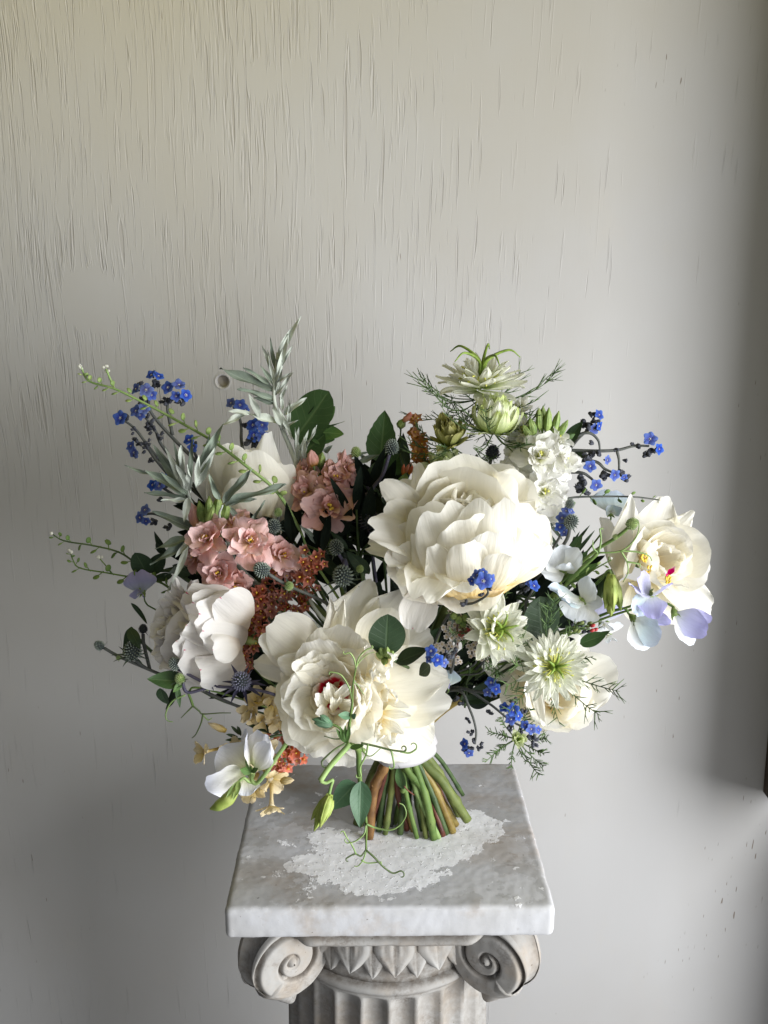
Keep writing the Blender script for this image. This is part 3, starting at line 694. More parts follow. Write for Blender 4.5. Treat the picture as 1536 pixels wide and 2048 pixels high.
    sm = MB(); P, G = leafp(0.030, 0.041, 0.0028, 0.0016); sm.grid(P, grime=G); me2 = sm.mesh("frieze_dart", grime=True); me2.materials.append(MP)
    for k in range(n * 2):
        a = math.pi * k / n + 0.05
        r = 0.1075; p = pw(r * math.cos(a), r * math.sin(a) * ey / ex, -0.0585 if k % 2 == 0 else -0.0600)
        out = nrm(PX * math.cos(a) + PYv * math.sin(a) * ex / ey)
        z = np.array([0, 0, 1.0]); out2 = nrm(out * math.cos(-0.06) - z * math.sin(-0.06)); y = nrm(z * math.cos(-0.06) + out * math.sin(-0.06)); x = np.cross(y, out2)
        put("frieze_leaf" if k % 2 == 0 else "frieze_dart", me1 if k % 2 == 0 else me2, ped, mat4(x, y, out2, p))
build_capital()
# ------------------------------------------------------------------ stems gathered under the ribbon
BIND_Y = 0.862
BIND = at(795, 1490, BIND_Y)
rs = random.Random(7)
def rnd(a, b): return rs.uniform(a, b)
def gather(parent, start, mat, r=0.0022, foot=None, direct=None, lift=0.03, name="stem", node=False):
    """one stem from a bloom through the ribbon, with an optional cut end (pixel on the pedestal's top, height)"""
    start = np.asarray(start, float)
    a = rnd(0, 6.28); rr = rnd(0.0, 0.020)
    bp = BIND + np.array([rr * math.cos(a), rr * math.sin(a), 0])
    if foot is not None:
        f = on_top(*foot[:2], TOP + (foot[2] if len(foot) > 2 else 0.001))
        d = f - BIND; bp = BIND + np.array([d[0] * 0.28, np.clip(d[1] * 0.5, -.02, .02), 0])
    mid = (start + bp) / 2; mid = mid * 0.8 + (BIND + np.array([0, 0.01, 0.14])) * 0.2
    d0 = nrm(direct) if direct is not None else nrm(bp - start)
    p1 = start + d0 * min(0.03, np.linalg.norm(bp - start) * 0.25)
    pts = [start, p1, mid, bp]
    if foot is not None:
        sw = np.array([rnd(-.007, .007), rnd(-.006, .006), 0])
        pts += [bp * 0.55 + f * 0.45 + sw, f]
    c = crom(pts, 8)
    if foot is not None: r *= 1.35
    b = MB()
    if node:
        rad = np.full(len(c), r); rad[-5] = r * 1.35; rad[:8] = r * 0.8
        b.tube(c, rad, 9)
    else:
        rad = np.full(len(c), r)
        if foot is not None:
            for q in range(2):
                k = rs.randint(len(c) - 13, len(c) - 3); rad[k] = r * 1.22
                o = nrm([rnd(-1, 1), -1, rnd(-.2, .6)]); b.ball(c[k] + o * r * .8, (r * .35, r * .5, r * .5), 6, 4, o)
            rad[-1] = r * .93
        b.tube(c, rad, 9)
    return b.part(name, mat, parent)

def bloom(name, label, C, group=None, cat="peony"):
    return thing(name, label, cat, C, group)

def whorl(par, mats, C, A, rows, seed=1, name="petal"):
    """rows: (count, rise deg, length, rb, hb, shape dict) - rows of petals round an axis, each row with a few shared shapes"""
    g = random.Random(seed); off = 0
    for i, (n, e, L, rb, hb, shp) in enumerate(rows):
        mat = mats[min(i, len(mats) - 1)] if isinstance(mats, (list, tuple)) else mats
        vs = []
        for k in range(min(n, 5)):
            me = gmesh(pgrid(seed=seed * 97 + i * 13 + k, **shp), name); me.materials.append(mat); vs.append(me)
        off += g.uniform(0.3, 1.2)
        for k in range(n):
            ring_petal(par, vs[k % len(vs)], C, A, off + 2 * math.pi * (k + g.uniform(-.22, .22)) / n, math.radians(e + g.uniform(-7, 7)),
                       L * g.uniform(0.88, 1.1), rb, hb + g.uniform(-.03, .03) * L, g.uniform(-.22, .22), name)

# ------------------------------------------------------------------ sea holly
_ery = {}
def ery_mesh(kind):
    """a thistle head of unit radius, axis +Y"""
    if kind in _ery: return _ery[kind]
    core, spike, cone = {"grey": (M_ERYC, M_ERYG, .9), "violet": (M_ERYC, M_ERYP, .9), "dark": (M_ERYC, M_ERYD, .8), "lime": (M_BUDG, M_ERYL, 1.0)}[kind]
    b = MB(); b.ball((0, 0.05, 0), (0.80, 0.80, 1.02), 12, 9, (0, 1, 0)); nf0 = len(b.f)
    n = 105
    for i in range(n):
        y = 0.99 - 1.72 * (i + 0.5) / n; a = i * 2.39996; r = math.sqrt(max(0, 1 - y * y))
        d = np.array([r * math.cos(a), y, r * math.sin(a)])
        p = d * np.array([.78, 1.0, .78]) + [0, .05, 0]; q = p + nrm(d + [0, .25, 0]) * (0.24 if y > .2 else 0.30)
        b.tube([p - d * .05, p * .55 + q * .45, q], [0.075, 0.085, 0.012], 5, cap=False)
    me = b.mesh("flower_head"); me.materials.append(core); me.materials.append(spike)
    mi = [0 if k < nf0 else 1 for k in range(len(me.polygons))]; me.polygons.foreach_set("material_index", mi)
    _ery[kind] = me; return me
_bract = {}
def bract_mesh(mat):
    if mat not in _bract:
        out = []
        for k in range(3):
            P = lgrid(W=0.17, fold=0.5, bend=(-0.5, 0.25, -0.9)[k], pk=.62, sharp=.9, nu=2, nv=7, seed=k); me = gmesh(P, "bract"); me.materials.append(mat); out.append(me)
        _bract[mat] = out
    return _bract[mat]
def sea_holly(label, heads, stems, mat_stem=None, foot=None, group="sea holly thistles", gather_from=True):
    """heads: (px, py, r px, Y, axis (r,u,t), kind, bracts, bract len); stems: lists of (px,py,Y) from head end to base"""
    mat_stem = mat_stem or M_STEMG
    t = thing("sea_holly", label, "sea holly", at(*stems[0][-1]), group)
    for s in stems:
        MB().tube(path(s, 6), m(3.6, s[0][2]), 6).part("stem", mat_stem, t)
    for (px, py, r, Y, ax, kind, nb, bl) in heads:
        C = at(px, py, Y); A = sd(*ax); R = m(r, Y) * 0.87
        x, y, z = frame(A, [0.2, -1, 0.3])
        h = put("flower_head", ery_mesh(kind), t, mat4(x, y, z, C - A * R * 0.05, R))
        bm = bract_mesh(M_BRP if kind in ("violet", "dark") else M_BRG)
        for k in range(nb):
            ring_petal(h, bm[k % 3], C - A * R * 0.75, A, 6.28 * k / nb + rnd(-.3, .3), math.radians(rnd(-12, 30)), R * bl * rnd(.75, 1.2), R * .25, 0, name="bract")
    gather(t, at(*stems[0][-1]), M_STEMD, 0.0016, foot)
    return t

# ------------------------------------------------------------------ blue forget-me-nots
def fmn_mesh(seed):
    b = MB()
    g = random.Random(seed)
    for k in range(5):
        P = pgrid(W=1.05, wb=.2, pk=.62, wt=.8, a=.42, cup=-.3, bend=-.35, ruf=.05, jag=.01, seed=seed * 7 + k, nu=6, nv=5)
        e = math.radians(g.uniform(5, 32)); a = 6.28 * k / 5 + g.uniform(-.12, .12); c, s = math.cos(a), math.sin(a)
        # turn the petal: radial, axis +Y
        y = P[..., 1] * math.cos(e) - P[..., 2] * math.sin(e) + .1; h = P[..., 1] * math.sin(e) + P[..., 2] * math.cos(e); x = P[..., 0]
        b.grid(np.stack([y * c - x * s, h, y * s + x * c], -1))
    nf = len(b.f); b.ball((0, .10, 0), .09, 6, 4); n2 = len(b.f)
    b.tube([(0, -.75, 0), (0, -.3, 0), (0, .02, 0)], [.16, .24, .16], 6)
    me = b.mesh("floret")
    for mt in (M_BLUE, M_STOCKW, M_BUDD): me.materials.append(mt)
    me.polygons.foreach_set("material_index", [0 if i < nf else 1 if i < n2 else 2 for i in range(len(me.polygons))])
    return me
FMN = [fmn_mesh(k) for k in range(4)]
def fbud_mesh(seed):
    g = random.Random(seed); b = MB()
    for k in range(4):
        c = np.array([g.uniform(-.7, .7), g.uniform(-.5, .5), g.uniform(-.7, .7)])
        b.ball(c, (.42, .42, .6), 6, 5, nrm(c + [0, .6, 0]))
        for j in range(3):
            a = g.uniform(0, 6.28); b.tube([c + [0, -.2, 0], c + [.35 * math.cos(a), .1, .35 * math.sin(a)], c + [.5 * math.cos(a), .6, .5 * math.sin(a)]], [.16, .14, .02], 4)
    me = b.mesh("bud"); me.materials.append(M_BUDD); return me
FBUD = [fbud_mesh(k) for k in range(4)]
def fmn(label, stems, flowers, buds=(), along=0, mat=None, foot=None):
    """stems: pixel paths tip -> base; flowers: (px,py,r,Y,(r,u,t)); buds: (px,py,r,Y)"""
    t = thing("forget_me_not", label, "forget-me-not", at(*stems[0][-1]), "blue forget-me-not sprigs")
    mat = mat or M_STEMG
    for s in stems:
        c = path(s, 7)
        MB().tube(c, np.linspace(m(2.2, s[0][2]), m(3.8, s[0][2]), len(c)), 6).part("stem", mat, t)
        for k in range(along):
            i = int(len(c) * (0.12 + 0.62 * k / max(1, along))); p = c[min(i, len(c) - 2)]
            tg = nrm(c[min(i + 1, len(c) - 1)] - c[i]); o = nrm(np.cross(tg, sd(0, 0, 1)) * (1 if k % 2 else -1) + sd(0, 0, .5))
            r = m(rnd(6.5, 9), s[0][2]); x, y, z = frame(o, tg)
            put("bud", FBUD[k % 4], t, mat4(x, y, z, p + o * r * .9, r))
    for i, (px, py, r, Y, ax) in enumerate(flowers):
        x, y, z = frame(sd(*ax), [rnd(-1, 1), .3, rnd(-1, 1)])
        R = m(r, Y) * .86; C = at(px, py, Y)
        put("floret", FMN[i % 4], t, mat4(x, y, z, C, R))
        q = crom([C - y * R * .7, C - y * R * 1.3, C - y * R * 1.6], 3)
    for i, (px, py, r, Y) in enumerate(buds):
        x, y, z = frame(sd(rnd(-1, 1), rnd(-.4, 1), rnd(0, 1)), [.3, .2, .9])
        put("bud", FBUD[i % 4], t, mat4(x, y, z, at(px, py, Y), m(r, Y)))
    gather(t, at(*stems[0][-1]), M_STEMD, 0.0015, foot)
    return t

# ------------------------------------------------------------------ stock: ruffled double florets
def stock_floret(par, C, A, R, mats, seed, n=(7, 7, 5), core=True):
    g = random.Random(seed)
    b = MB(); a = nrm(A); b.tube([C - a * R * .75, C - a * R * .3, C + a * R * .02], [R * .14, R * .17, R * .13], 7)
    fl = b.part("floret", M_BUDG, par)
    rows = [(n[0], 12, R * 1.0, .08, 0.0), (n[1], 38, R * .82, .05, .06), (n[2], 64, R * .58, .03, .1)]
    for i, (k, e, L, rb, hb) in enumerate(rows):
        off = g.uniform(0, 6)
        for j in range(k):
            me = STK[mats][(i * 5 + j + seed) % len(STK[mats])]
            ring_petal(fl, me, C, a, off + 6.283 * (j + g.uniform(-.25, .25)) / k, math.radians(e + g.uniform(-16, 16)), L * g.uniform(.85, 1.1), R * rb, R * hb, g.uniform(-.4, .4))
    if core:
        st = MB()
        for j in range(5):
            q = C + a * R * .42 + nrm([g.uniform(-1, 1), g.uniform(-1, 1), g.uniform(-1, 1)]) * R * .10
            st.ball(q, R * .055, 5, 4)
        st.part("stamen", M_YEL if mats != "w" else M_ANTH, fl)
    return fl
STK = {}
for key, mt in (("s", M_SALMON), ("p", M_PINKS), ("w", M_STOCKW), ("b", M_BUFF)):
    STK[key] = []
    for k in range(7):
        me = gmesh(pgrid(W=[1.0, .88, .95, .8, 1.05, .9, .7][k], wb=.16, pk=.68, wt=.66, a=.28, cup=[-.3, .2, .5, -.5, .1, .7, .9][k], bend=[-.5, -.2, .35, -.8, .1, .5, .8][k], ruf=.10, rf=1.4, jag=.008, frill=.012, notch=[.08, 0, .05, .1, .03, 0, .06][k], seed=300 + k, nu=8, nv=7), "petal")
        me.materials.append(mt); STK[key].append(me)
def bud_shape(par, C, A, L, R, mat, name="bud", tipmat=None):
    """a slim pointed bud made of overlapping sepals"""
    a = nrm(A); x, y, z = frame(a, [.2, .3, .9]); b = MB()
    c = [C + a * L * t for t in np.linspace(0, 1, 8)]
    b.tube(c, np.array([.45, .85, 1.0, .98, .85, .66, .42, .12]) * R, 8)
    for k in range(4):
        an = 6.28 * k / 4; o = math.cos(an) * x + math.sin(an) * z
        b.tube([C + o * R * .45, C + a * L * .3 + o * R * .86, C + a * L * .7 + o * R * .68, C + a * L * .98 + o * R * .1], [R * .2, R * .26, R * .2, R * .04], 5)
    return b.part(name, mat, par)

# ------------------------------------------------------------------ love-in-a-mist
def nigella(label, C, A, R, rows, mats, seed, pistil=True, stamens=26, horn=1.0, fern=9, fernL=1.5, fern_e=(0, 50), foot=None, npod=5):
    t = thing("nigella_bloom", label, "love-in-a-mist", C, "love-in-a-mist blooms")
    shp = lambda w, b, c: dict(W=w, wb=.3, pk=.55, wt=.12, a=-.05, cup=c, bend=b, ruf=.04, rf=1.1, jag=.02)
    whorl(t, mats, C, A, [(n, e, L * R, rb * R, hb * R, shp(w, b, c)) for (n, e, L, rb, hb, w, b, c) in rows], seed)
    a = nrm(A); u, _, v = frame(a, [.1, .3, .9]); g = random.Random(seed)
    if pistil:
        b = MB(); b.tube([C, C + a * R * .18, C + a * R * .32], [R * .10, R * .15, R * .09], 8)
        for k in range(npod):
            an = 6.28 * k / npod + .4; o = math.cos(an) * u + math.sin(an) * v
            b.tube(crom([C + a * R * .28 + o * R * .05, C + a * R * (.28 + .28 * horn) + o * R * .12, C + a * R * (.28 + .45 * horn) + o * R * .42 * horn, C + a * R * (.28 + .33 * horn) + o * R * .62 * horn], 5), [R * .055, R * .045, R * .03, R * .012], 6)
        b.part("pistil", M_PIST, t)
    if stamens:
        b = MB()
        for k in range(stamens):
            an = 6.28 * k / stamens + g.uniform(-.2, .2); o = math.cos(an) * u + math.sin(an) * v; l = g.uniform(.35, .62)
            p = [C + a * R * .1 + o * R * .08, C + a * R * .34 + o * R * l * .6, C + a * R * g.uniform(.2, .42) + o * R * l]
            b.tube(crom(p, 3), R * .014, 4); b.ball(p[-1], (R * .03, R * .03, R * .065), 5, 4, o)
        b.part("stamen", M_ANTH, t)
    for k in range(fern):
        an = 6.28 * k / max(1, fern) + g.uniform(-.3, .3); e = math.radians(g.uniform(*fern_e))
        o = math.cos(an) * u + math.sin(an) * v
        d = nrm(o * math.cos(e) + a * math.sin(e)); fern_bract(t, C - a * R * .30, d, a, R * fernL * g.uniform(.75, 1.2), g)
    return t
def fern_bract(par, base, d, up, L, g, mat=None, w=0.0005):
    """a thread-leaf: a bowed rib with forked side threads"""
    b = MB(); d = nrm(d); s = nrm(np.cross(d, up)); n = np.cross(s, d)
    c = crom([base, base + d * L * .4 - n * L * .06, base + d * L * .75 + n * L * .04, base + d * L + n * L * .22], 5)
    b.tube(c, [w * 1.3, w, w * .5], 4)
    for k in range(5, len(c) - 1):
        for sg in (-1, 1):
            if g.random() < .42: continue
            tdir = nrm(c[k] - c[k - 1]); q = nrm(tdir * g.uniform(.4, 1.2) + s * sg * g.uniform(.5, 1.0) + n * g.uniform(-.7, .8)); l = L * g.uniform(.10, .28)
            e = c[k] + q * l; b.tube([c[k], c[k] + q * l * .6, e], [w, w * .8, w * .35], 4)
            if g.random() < .75:
                q2 = nrm(q + tdir * .9 + n * g.uniform(-.5, .5)); m_ = c[k] + q * l * .5; b.tube([m_, m_ + q2 * l * .5], [w * .8, w * .3], 4)
    return b.part("bract", mat or M_FERN, par)

# ------------------------------------------------------------------ sweet peas
def sweet_pea(par, C, f, up, S, mat, roll=0.0, flare=.2, mat2=None, wing=1.0, stem=None, seed=0, name="bloom", ruf=.05):
    """a pea blossom facing f: broad standard petal behind, two wings and a keel before it, green cup of sepals"""
    f = nrm(f); r_, f, up_ = frame(f, up); up_ = rot_about(up_, f, roll); r_ = np.cross(f, up_)
    b = MB(); b.tube([C - f * S * .36, C - f * S * .22, C - f * S * .04], [S * .05, S * .12, S * .13], 8)
    for k in range(5):
        an = 1.256 * k + .3; o = math.cos(an) * r_ + math.sin(an) * up_
        b.tube([C - f * S * .12 + o * S * .11, C + o * S * .17, C + f * S * .06 + o * S * .25], [S * .05, S * .04, S * .008], 5)
    cup = b.part("bloom", M_BUDG, par)
    st = lambda **k: pgrid(nu=14, nv=11, **k)
    tip = C + up_ * S * .86 - f * S * flare
    stretch("standard_petal", cup, mat, st(W=1.62, wb=.14, pk=.55, wt=.74, a=.30, cup=-.30, bend=-.45, ruf=ruf, rf=1.1, jag=.012, notch=.12, seed=seed), C, tip, f)
    for sg in (-1, 1):
        tip = C + f * S * .50 * wing + up_ * S * .14 + r_ * sg * S * .30
        stretch("wing_petal", cup, mat2 or mat, pgrid(W=.82, wb=.16, pk=.58, wt=.6, a=.30, cup=.55, bend=.4, ruf=ruf * .8, jag=.012, seed=seed + 3 + sg), C, tip, -r_ * sg - up_ * .5)
    tip = C + f * S * .40 + up_ * S * .02
    stretch("keel_petal", cup, M_SPWHITE, pgrid(W=.42, wb=.3, pk=.5, wt=.5, a=.4, cup=1.2, bend=.5, ruf=0, jag=0, seed=seed + 9), C, tip, up_)
    if stem is not None:
        c = crom([C - f * S * .34] + [np.asarray(p) for p in stem], 7); MB().tube(c, S * .035, 6).part("stem", M_STEM, par)
    return cup
def tendril(par, pts, mat=None, r=2.0, curl=None):
    """thin tendril through pixels; curl = (radius px, turns, sense) winds its end"""
    Y = pts[-1][2]; P = [at(*p) for p in pts]
    if curl:
        rad, turns, sg = curl; d = nrm(P[-1] - P[-2]); nrm_ = sd(0, 0, 1); s = nrm(np.cross(nrm_, d)) * sg; R = m(rad, Y)
        cen = P[-1] + s * R
        for k in range(1, int(10 * turns) + 1):
            a = 2 * math.pi * k / 10; q = R * (1 - .55 * k / (10 * turns))
            P.append(cen + (-s * math.cos(a) + d * math.sin(a)) * q + nrm_ * R * .12 * k / 10 + s * 0)
    c = crom(P, 6)
    return MB().tube(c, np.linspace(m(r, Y), m(r * .45, Y), len(c)), 5).part("tendril", mat or M_TEND, par)
# ------------------------------------------------------------------ peonies
OUT = dict(W=1.0, wb=.34, pk=.62, wt=.84, a=.20, cup=.5, bend=.55, ruf=.045, rf=1.0, jag=.008, notch=.035, frill=.005)
def sh(**k):
    d = dict(OUT); d.update(k); return d
GP = "white peony blooms"
# the largest, wide open bowl
C = at(928, 1085, .800); A = sd(-.10, .40, .90); R = .082
t = p1 = bloom("peony", "largest creamy white peony, wide open bowl at the bouquet's upper middle", C, GP)
whorl(t, [M_CREAM], C - A * R * .25, A, [
    (8, 16, R * .94, R * .10, -R * .03, sh(W=1.05, bend=.75, cup=.5)),
    (9, 34, R * 1.00, R * .10, 0, sh(W=1.1, bend=.95, cup=.6)),
    (10, 50, R * .95, R * .08, R * .02, sh(W=1.1, bend=1.05, cup=.6, jag=.012)),
    (11, 62, R * .88, R * .08, R * .05, sh(W=1.1, bend=1.15, cup=.6, jag=.012)),
    (11, 70, R * .80, R * .06, R * .08, sh(W=1.1, bend=1.2, cup=.55, jag=.012, ruf=.07)),
    (8, 76, R * .72, R * .05, R * .10, sh(W=1.05, bend=1.25, cup=.5, jag=.012, ruf=.09, rf=1.3)),
    (8, 80, R * .62, R * .03, R * .12, sh(W=.95, bend=1.0, cup=.45, jag=.012, ruf=.10, rf=1.5))], 11)
for j in range(3):
    petal(t, M_MAGENTA, (912 + j * 5, 1030, .775), (908 + j * 9, 1008 + j * 4, .765), 12, (0, .5, 1), wt=.4)
K = dict(bend=.55, cup=.45, ruf=.05, jag=.009, wt=.8, a=.2, frill=.006)
for b_, t_, W, h, k in [
    ((850, 1085, .80), (766, 962, .79), 70, (.2, .4, 1), dict(bend=-.7, cup=.3, wt=.7, pk=.55, notch=.02)),
    ((852, 1060, .80), (828, 925, .82), 62, (.5, 0, .8), dict(bend=.2, cup=.5, wt=.5, pk=.5)),
    ((850, 1060, .805), (800, 960, .82), 80, (.3, .1, .9), dict(bend=.2, cup=.4)),
    ((850, 1100, .79), (750, 1060, .755), 84, (.2, .5, .9), dict(bend=-.9, cup=.3, wt=.85, a=.2, notch=.10, jag=.012)),
    ((850, 1110, .79), (742, 1092, .80), 50, (.2, .5, .9), dict(bend=-.5, notch=.1)),
    ((860, 1090, .785), (772, 1010, .775), 86, (.3, .2, .9), dict(bend=.1, cup=.4)),
    ((860, 1120, .79), (775, 1130, .745), 84, (.1, .7, .7), dict(bend=-.3, cup=.3)),
    ((890, 1130, .78), (800, 1172, .730), 80, (0, .9, .5), dict(bend=.3, cup=.6, jag=.012)),
    ((900, 1110, .775), (845, 1190, .715), 115, (0, .8, .8), dict(bend=.25, cup=.5, wt=.7, jag=.012, notch=.1)),
    ((930, 1110, .775), (925, 1185, .712), 130, (0, .9, .7), dict(bend=.3, cup=.4, wt=.8, jag=.012)),
    ((960, 1105, .775), (1015, 1170, .735), 120, (0, .8, .8), dict(bend=.5, cup=.5, wt=.75, jag=.012)),
    ((980, 1095, .78), (1082, 1128, .750), 105, (-.2, .6, .8), dict(bend=.4, cup=.5, wt=.7, jag=.012)),
    ((985, 1080, .78), (1105, 1078, .765), 110, (-.3, .4, .9), dict(bend=.35, cup=.5, wt=.7)),
    ((985, 1060, .80), (1080, 1005, .80), 85, (-.5, .2, .8), dict(bend=.45, cup=.6, wt=.5, a=.5)),
    ((960, 1040, .81), (1045, 948, .82), 110, (-.3, -.2, .9), dict(bend=.45, cup=.6, wt=.7)),
    ((920, 1040, .82), (935, 922, .825), 140, (0, -.4, .9), dict(bend=.55, cup=.5, wt=.75, jag=.012)),
    ((900, 1050, .82), (870, 940, .825), 100, (.2, -.3, .9), dict(bend=.5, cup=.6, wt=.7))]:
    q = dict(K); q.update(k); petal(t, M_CREAM, b_, t_, W, h, **q)
# broad petals that cup the bowl from the front: their backs are what shows
for b_, t_, W, k in [
    ((915, 1190, .758), (848, 1012, .756), 120, dict(bend=.8, cup=.45)), ((940, 1195, .755), (880, 1026, .734), 130, dict(bend=.85, cup=.4, notch=.09)),
    ((965, 1195, .755), (930, 1040, .724), 140, dict(bend=.85, cup=.4)), ((975, 1195, .755), (985, 1018, .728), 140, dict(bend=.8, cup=.4, notch=.1)), ((985, 1185, .755), (1030, 1008, .742), 130, dict(bend=.7, cup=.5)), ((990, 1180, .758), (1072, 1024, .758), 120, dict(bend=.7, cup=.5)),
    ((890, 1175, .765), (808, 1045, .768), 115, dict(bend=.6, cup=.6)), ((895, 1185, .752), (832, 1066, .742), 84, dict(bend=.5, cup=.5, wt=.6, a=.35)), ((915, 1190, .744), (866, 1092, .726), 84, dict(bend=.5, cup=.5, wt=.6, a=.3)),
    ((945, 1192, .742), (935, 1085, .716), 96, dict(bend=.6, cup=.4, jag=.012)), ((975, 1180, .742), (990, 1066, .713), 100, dict(bend=.65, cup=.45, jag=.012)), ((1000, 1170, .748), (1046, 1062, .728), 100, dict(bend=.6, cup=.5)), ((1010, 1165, .752), (1086, 1080, .742), 90, dict(bend=.6, cup=.5)),
    ((880, 1180, .760), (800, 1092, .752), 80, dict(bend=.5, cup=.5)), ((985, 1180, .738), (1012, 1108, .712), 80, dict(bend=.6, cup=.45, jag=.012))]:
    petal(t, M_CREAM, b_, t_, W, (0, .25, -1), **dict(sh(wt=.88, a=.2, ruf=.05, frill=.005), **k))
petal(t, M_FLECK, (855, 1170, .765), (825, 1258, .745), 76, (-.2, .2, 1), bend=.25, cup=.45, wt=.7, a=.15, notch=.08)
gather(t, C - A * R * .4, M_STEMO, .0036, (935, 1640, .012), -A, node=True)

# the lower front one, with a red heart and a ruffled bomb of small petals
C = at(668, 1388, .735); A = sd(-.16, .16, .97); R = .074
t = p2 = bloom("peony", "creamy peony with crimson heart and ruffled centre at the lower front", C, GP)
for b_, t_, W, h, k in [
    ((690, 1300, .77), (742, 1157, .81), 135, (0, -.3, 1), dict(bend=.3, cup=.35, wt=.5, a=.5)),
    ((720, 1310, .78), (812, 1185, .81), 110, (0, -.2, 1), dict(bend=.3, cup=.3, wt=.6)),
    ((730, 1330, .77), (795, 1222, .785), 120, (-.2, -.2, 1), dict(bend=.6, cup=.5, jag=.012, ruf=.08)),
    ((740, 1350, .77), (860, 1265, .80), 105, (-.2, 0, 1), dict(bend=.3, cup=.4, wt=.7)),
    ((740, 1370, .755), (885, 1335, .765), 120, (-.3, .1, 1), dict(bend=.45, cup=.4, wt=.7, notch=.06, jag=.015)),
    ((730, 1400, .755), (890, 1385, .755), 125, (-.3, .2, 1), dict(bend=.4, cup=.4, wt=.75, notch=.1)),
    ((720, 1420, .75), (868, 1450, .755), 120, (-.2, .3, 1), dict(bend=.35, cup=.4, wt=.75)),
    ((720, 1440, .75), (830, 1505, .755), 110, (0, .4, 1), dict(bend=.2, cup=.4, wt=.7)),
    ((690, 1440, .755), (690, 1533, .765), 110, (0, .4, 1), dict(bend=.15, cup=.3, wt=.6)),
    ((740, 1430, .74), (800, 1510, .735), 115, (0, .4, 1), dict(bend=.2, cup=.35)), ((765, 1425, .745), (860, 1492, .742), 115, (-.1, .4, 1), dict(bend=.25, cup=.35)), ((690, 1450, .745), (684, 1532, .738), 96, (0, .4, 1), dict(bend=.2, cup=.35)), ((720, 1440, .74), (740, 1518, .735), 100, (0, .4, 1), dict(bend=.2, cup=.3)),
    ((660, 1440, .75), (640, 1475, .725), 100, (0, .6, .8), dict(bend=.4, cup=.5)),
    ((640, 1420, .755), (578, 1462, .745), 80, (.2, .4, 1), dict(bend=.6, cup=.5)),
    ((630, 1400, .755), (556, 1425, .755), 75, (.3, .4, 1), dict(bend=.5, cup=.5)),
    ((640, 1370, .765), (570, 1400, .77), 100, (.3, .3, 1), dict(bend=.5, cup=.5)),
    ((640, 1320, .765), (545, 1245, .755), 105, (.1, .2, 1), dict(bend=-.5, cup=-.35, wt=.8, a=.2, notch=.04)),
    ((640, 1330, .765), (518, 1275, .755), 80, (.1, .3, 1), dict(bend=-.4, cup=-.3, wt=.7)),
    ((630, 1350, .765), (507, 1325, .77), 60, (.1, .2, 1), dict(bend=-.2, cup=-.3)),
    ((640, 1350, .755), (555, 1320, .735), 62, (.1, .3, 1), dict(bend=-.5, cup=-.3, wt=.65)),
    ((645, 1350, .75), (583, 1330, .720), 58, (.1, .3, 1), dict(bend=-.5, cup=-.3, wt=.65)),
    ((655, 1320, .765), (658, 1195, .775), 48, (.5, 0, .8), dict(bend=.2, cup=.9, wt=.2, pk=.4)),
    ((665, 1320, .76), (690, 1195, .77), 50, (-.5, 0, .8), dict(bend=.2, cup=.9, wt=.2, pk=.4)),
    ((660, 1330, .755), (645, 1255, .745), 84, (0, .1, 1), dict(bend=-.3, cup=-.2, jag=.012)),
    ((670, 1330, .755), (700, 1255, .735), 100, (0, .2, 1), dict(bend=-.4, cup=-.2, jag=.012)),
    ((690, 1340, .755), (740, 1290, .735), 90, (-.1, .2, 1), dict(bend=-.3, jag=.012))]:
    q = dict(K); q.update(k); petal(t, M_WHITE, b_, t_, W, h, **q)
whorl(t, [M_CREAM, M_CREAM, M_CREAM, M_WHITE, M_CREAM, M_RED, M_WHITE], C - A * R * .06, A, [
    (9, 14, R * .68, R * .08, 0, sh(W=.9, bend=.5, jag=.012, ruf=.08, rf=1.4, frill=.009)),
    (8, 26, R * .63, R * .08, 0, sh(W=.9, bend=.6, jag=.012, ruf=.075, rf=1.2, frill=.009)),
    (8, 38, R * .60, R * .10, 0, sh(W=.9, bend=.6, jag=.012, ruf=.075, rf=1.2, frill=.009)),
    (7, 50, R * .46, R * .16, -R * .04, sh(W=.95, bend=.4, jag=.012, ruf=.08, frill=.009)),
    (6, 58, R * .34, R * .16, -R * .06, sh(W=.8, bend=.3, jag=.012, ruf=.06)),
    (7, 45, R * .27, R * .06, -R * .03, sh(W=.8, bend=.2, jag=.012, ruf=.05)),
    (4, 72, R * .34, R * .05, -R * .02, sh(W=.5, bend=.5, jag=.012, ruf=.08))], 23)
for (bx, by), (tx, ty), W in [((664, 1404), (654, 1366), 30), ((674, 1400), (696, 1370), 32), ((678, 1414), (706, 1404), 30), ((654, 1410), (630, 1390), 32), ((668, 1424), (664, 1394), 18), ((656, 1424), (632, 1424), 36), ((674, 1430), (692, 1444), 36), ((662, 1432), (652, 1450), 34), ((672, 1418), (680, 1392), 14)]:
    petal(t, M_WHITE, (bx, by, .716), (tx, ty, .702), W, (.3, .2, 1), bend=.7, cup=.5, wt=.8, ruf=.10, curl=.8)
g = random.Random(5)
for j in range(26):                                    # loose shreds to the right of the heart
    px, py = 745 + g.uniform(-38, 45), 1385 + g.uniform(-85, 95)
    dx, dy = g.uniform(-22, 36), g.uniform(-26, 34)
    petal(t, M_CREAM, (px, py, .728), (px + dx, py + dy, .705 + g.uniform(-.008, .012)), g.uniform(24, 52), (g.uniform(-.7, .3), g.uniform(-.2, .6), .8), bend=g.uniform(.2, 1.0), cup=g.uniform(.2, .7), ruf=.09, jag=.012, wt=.7)
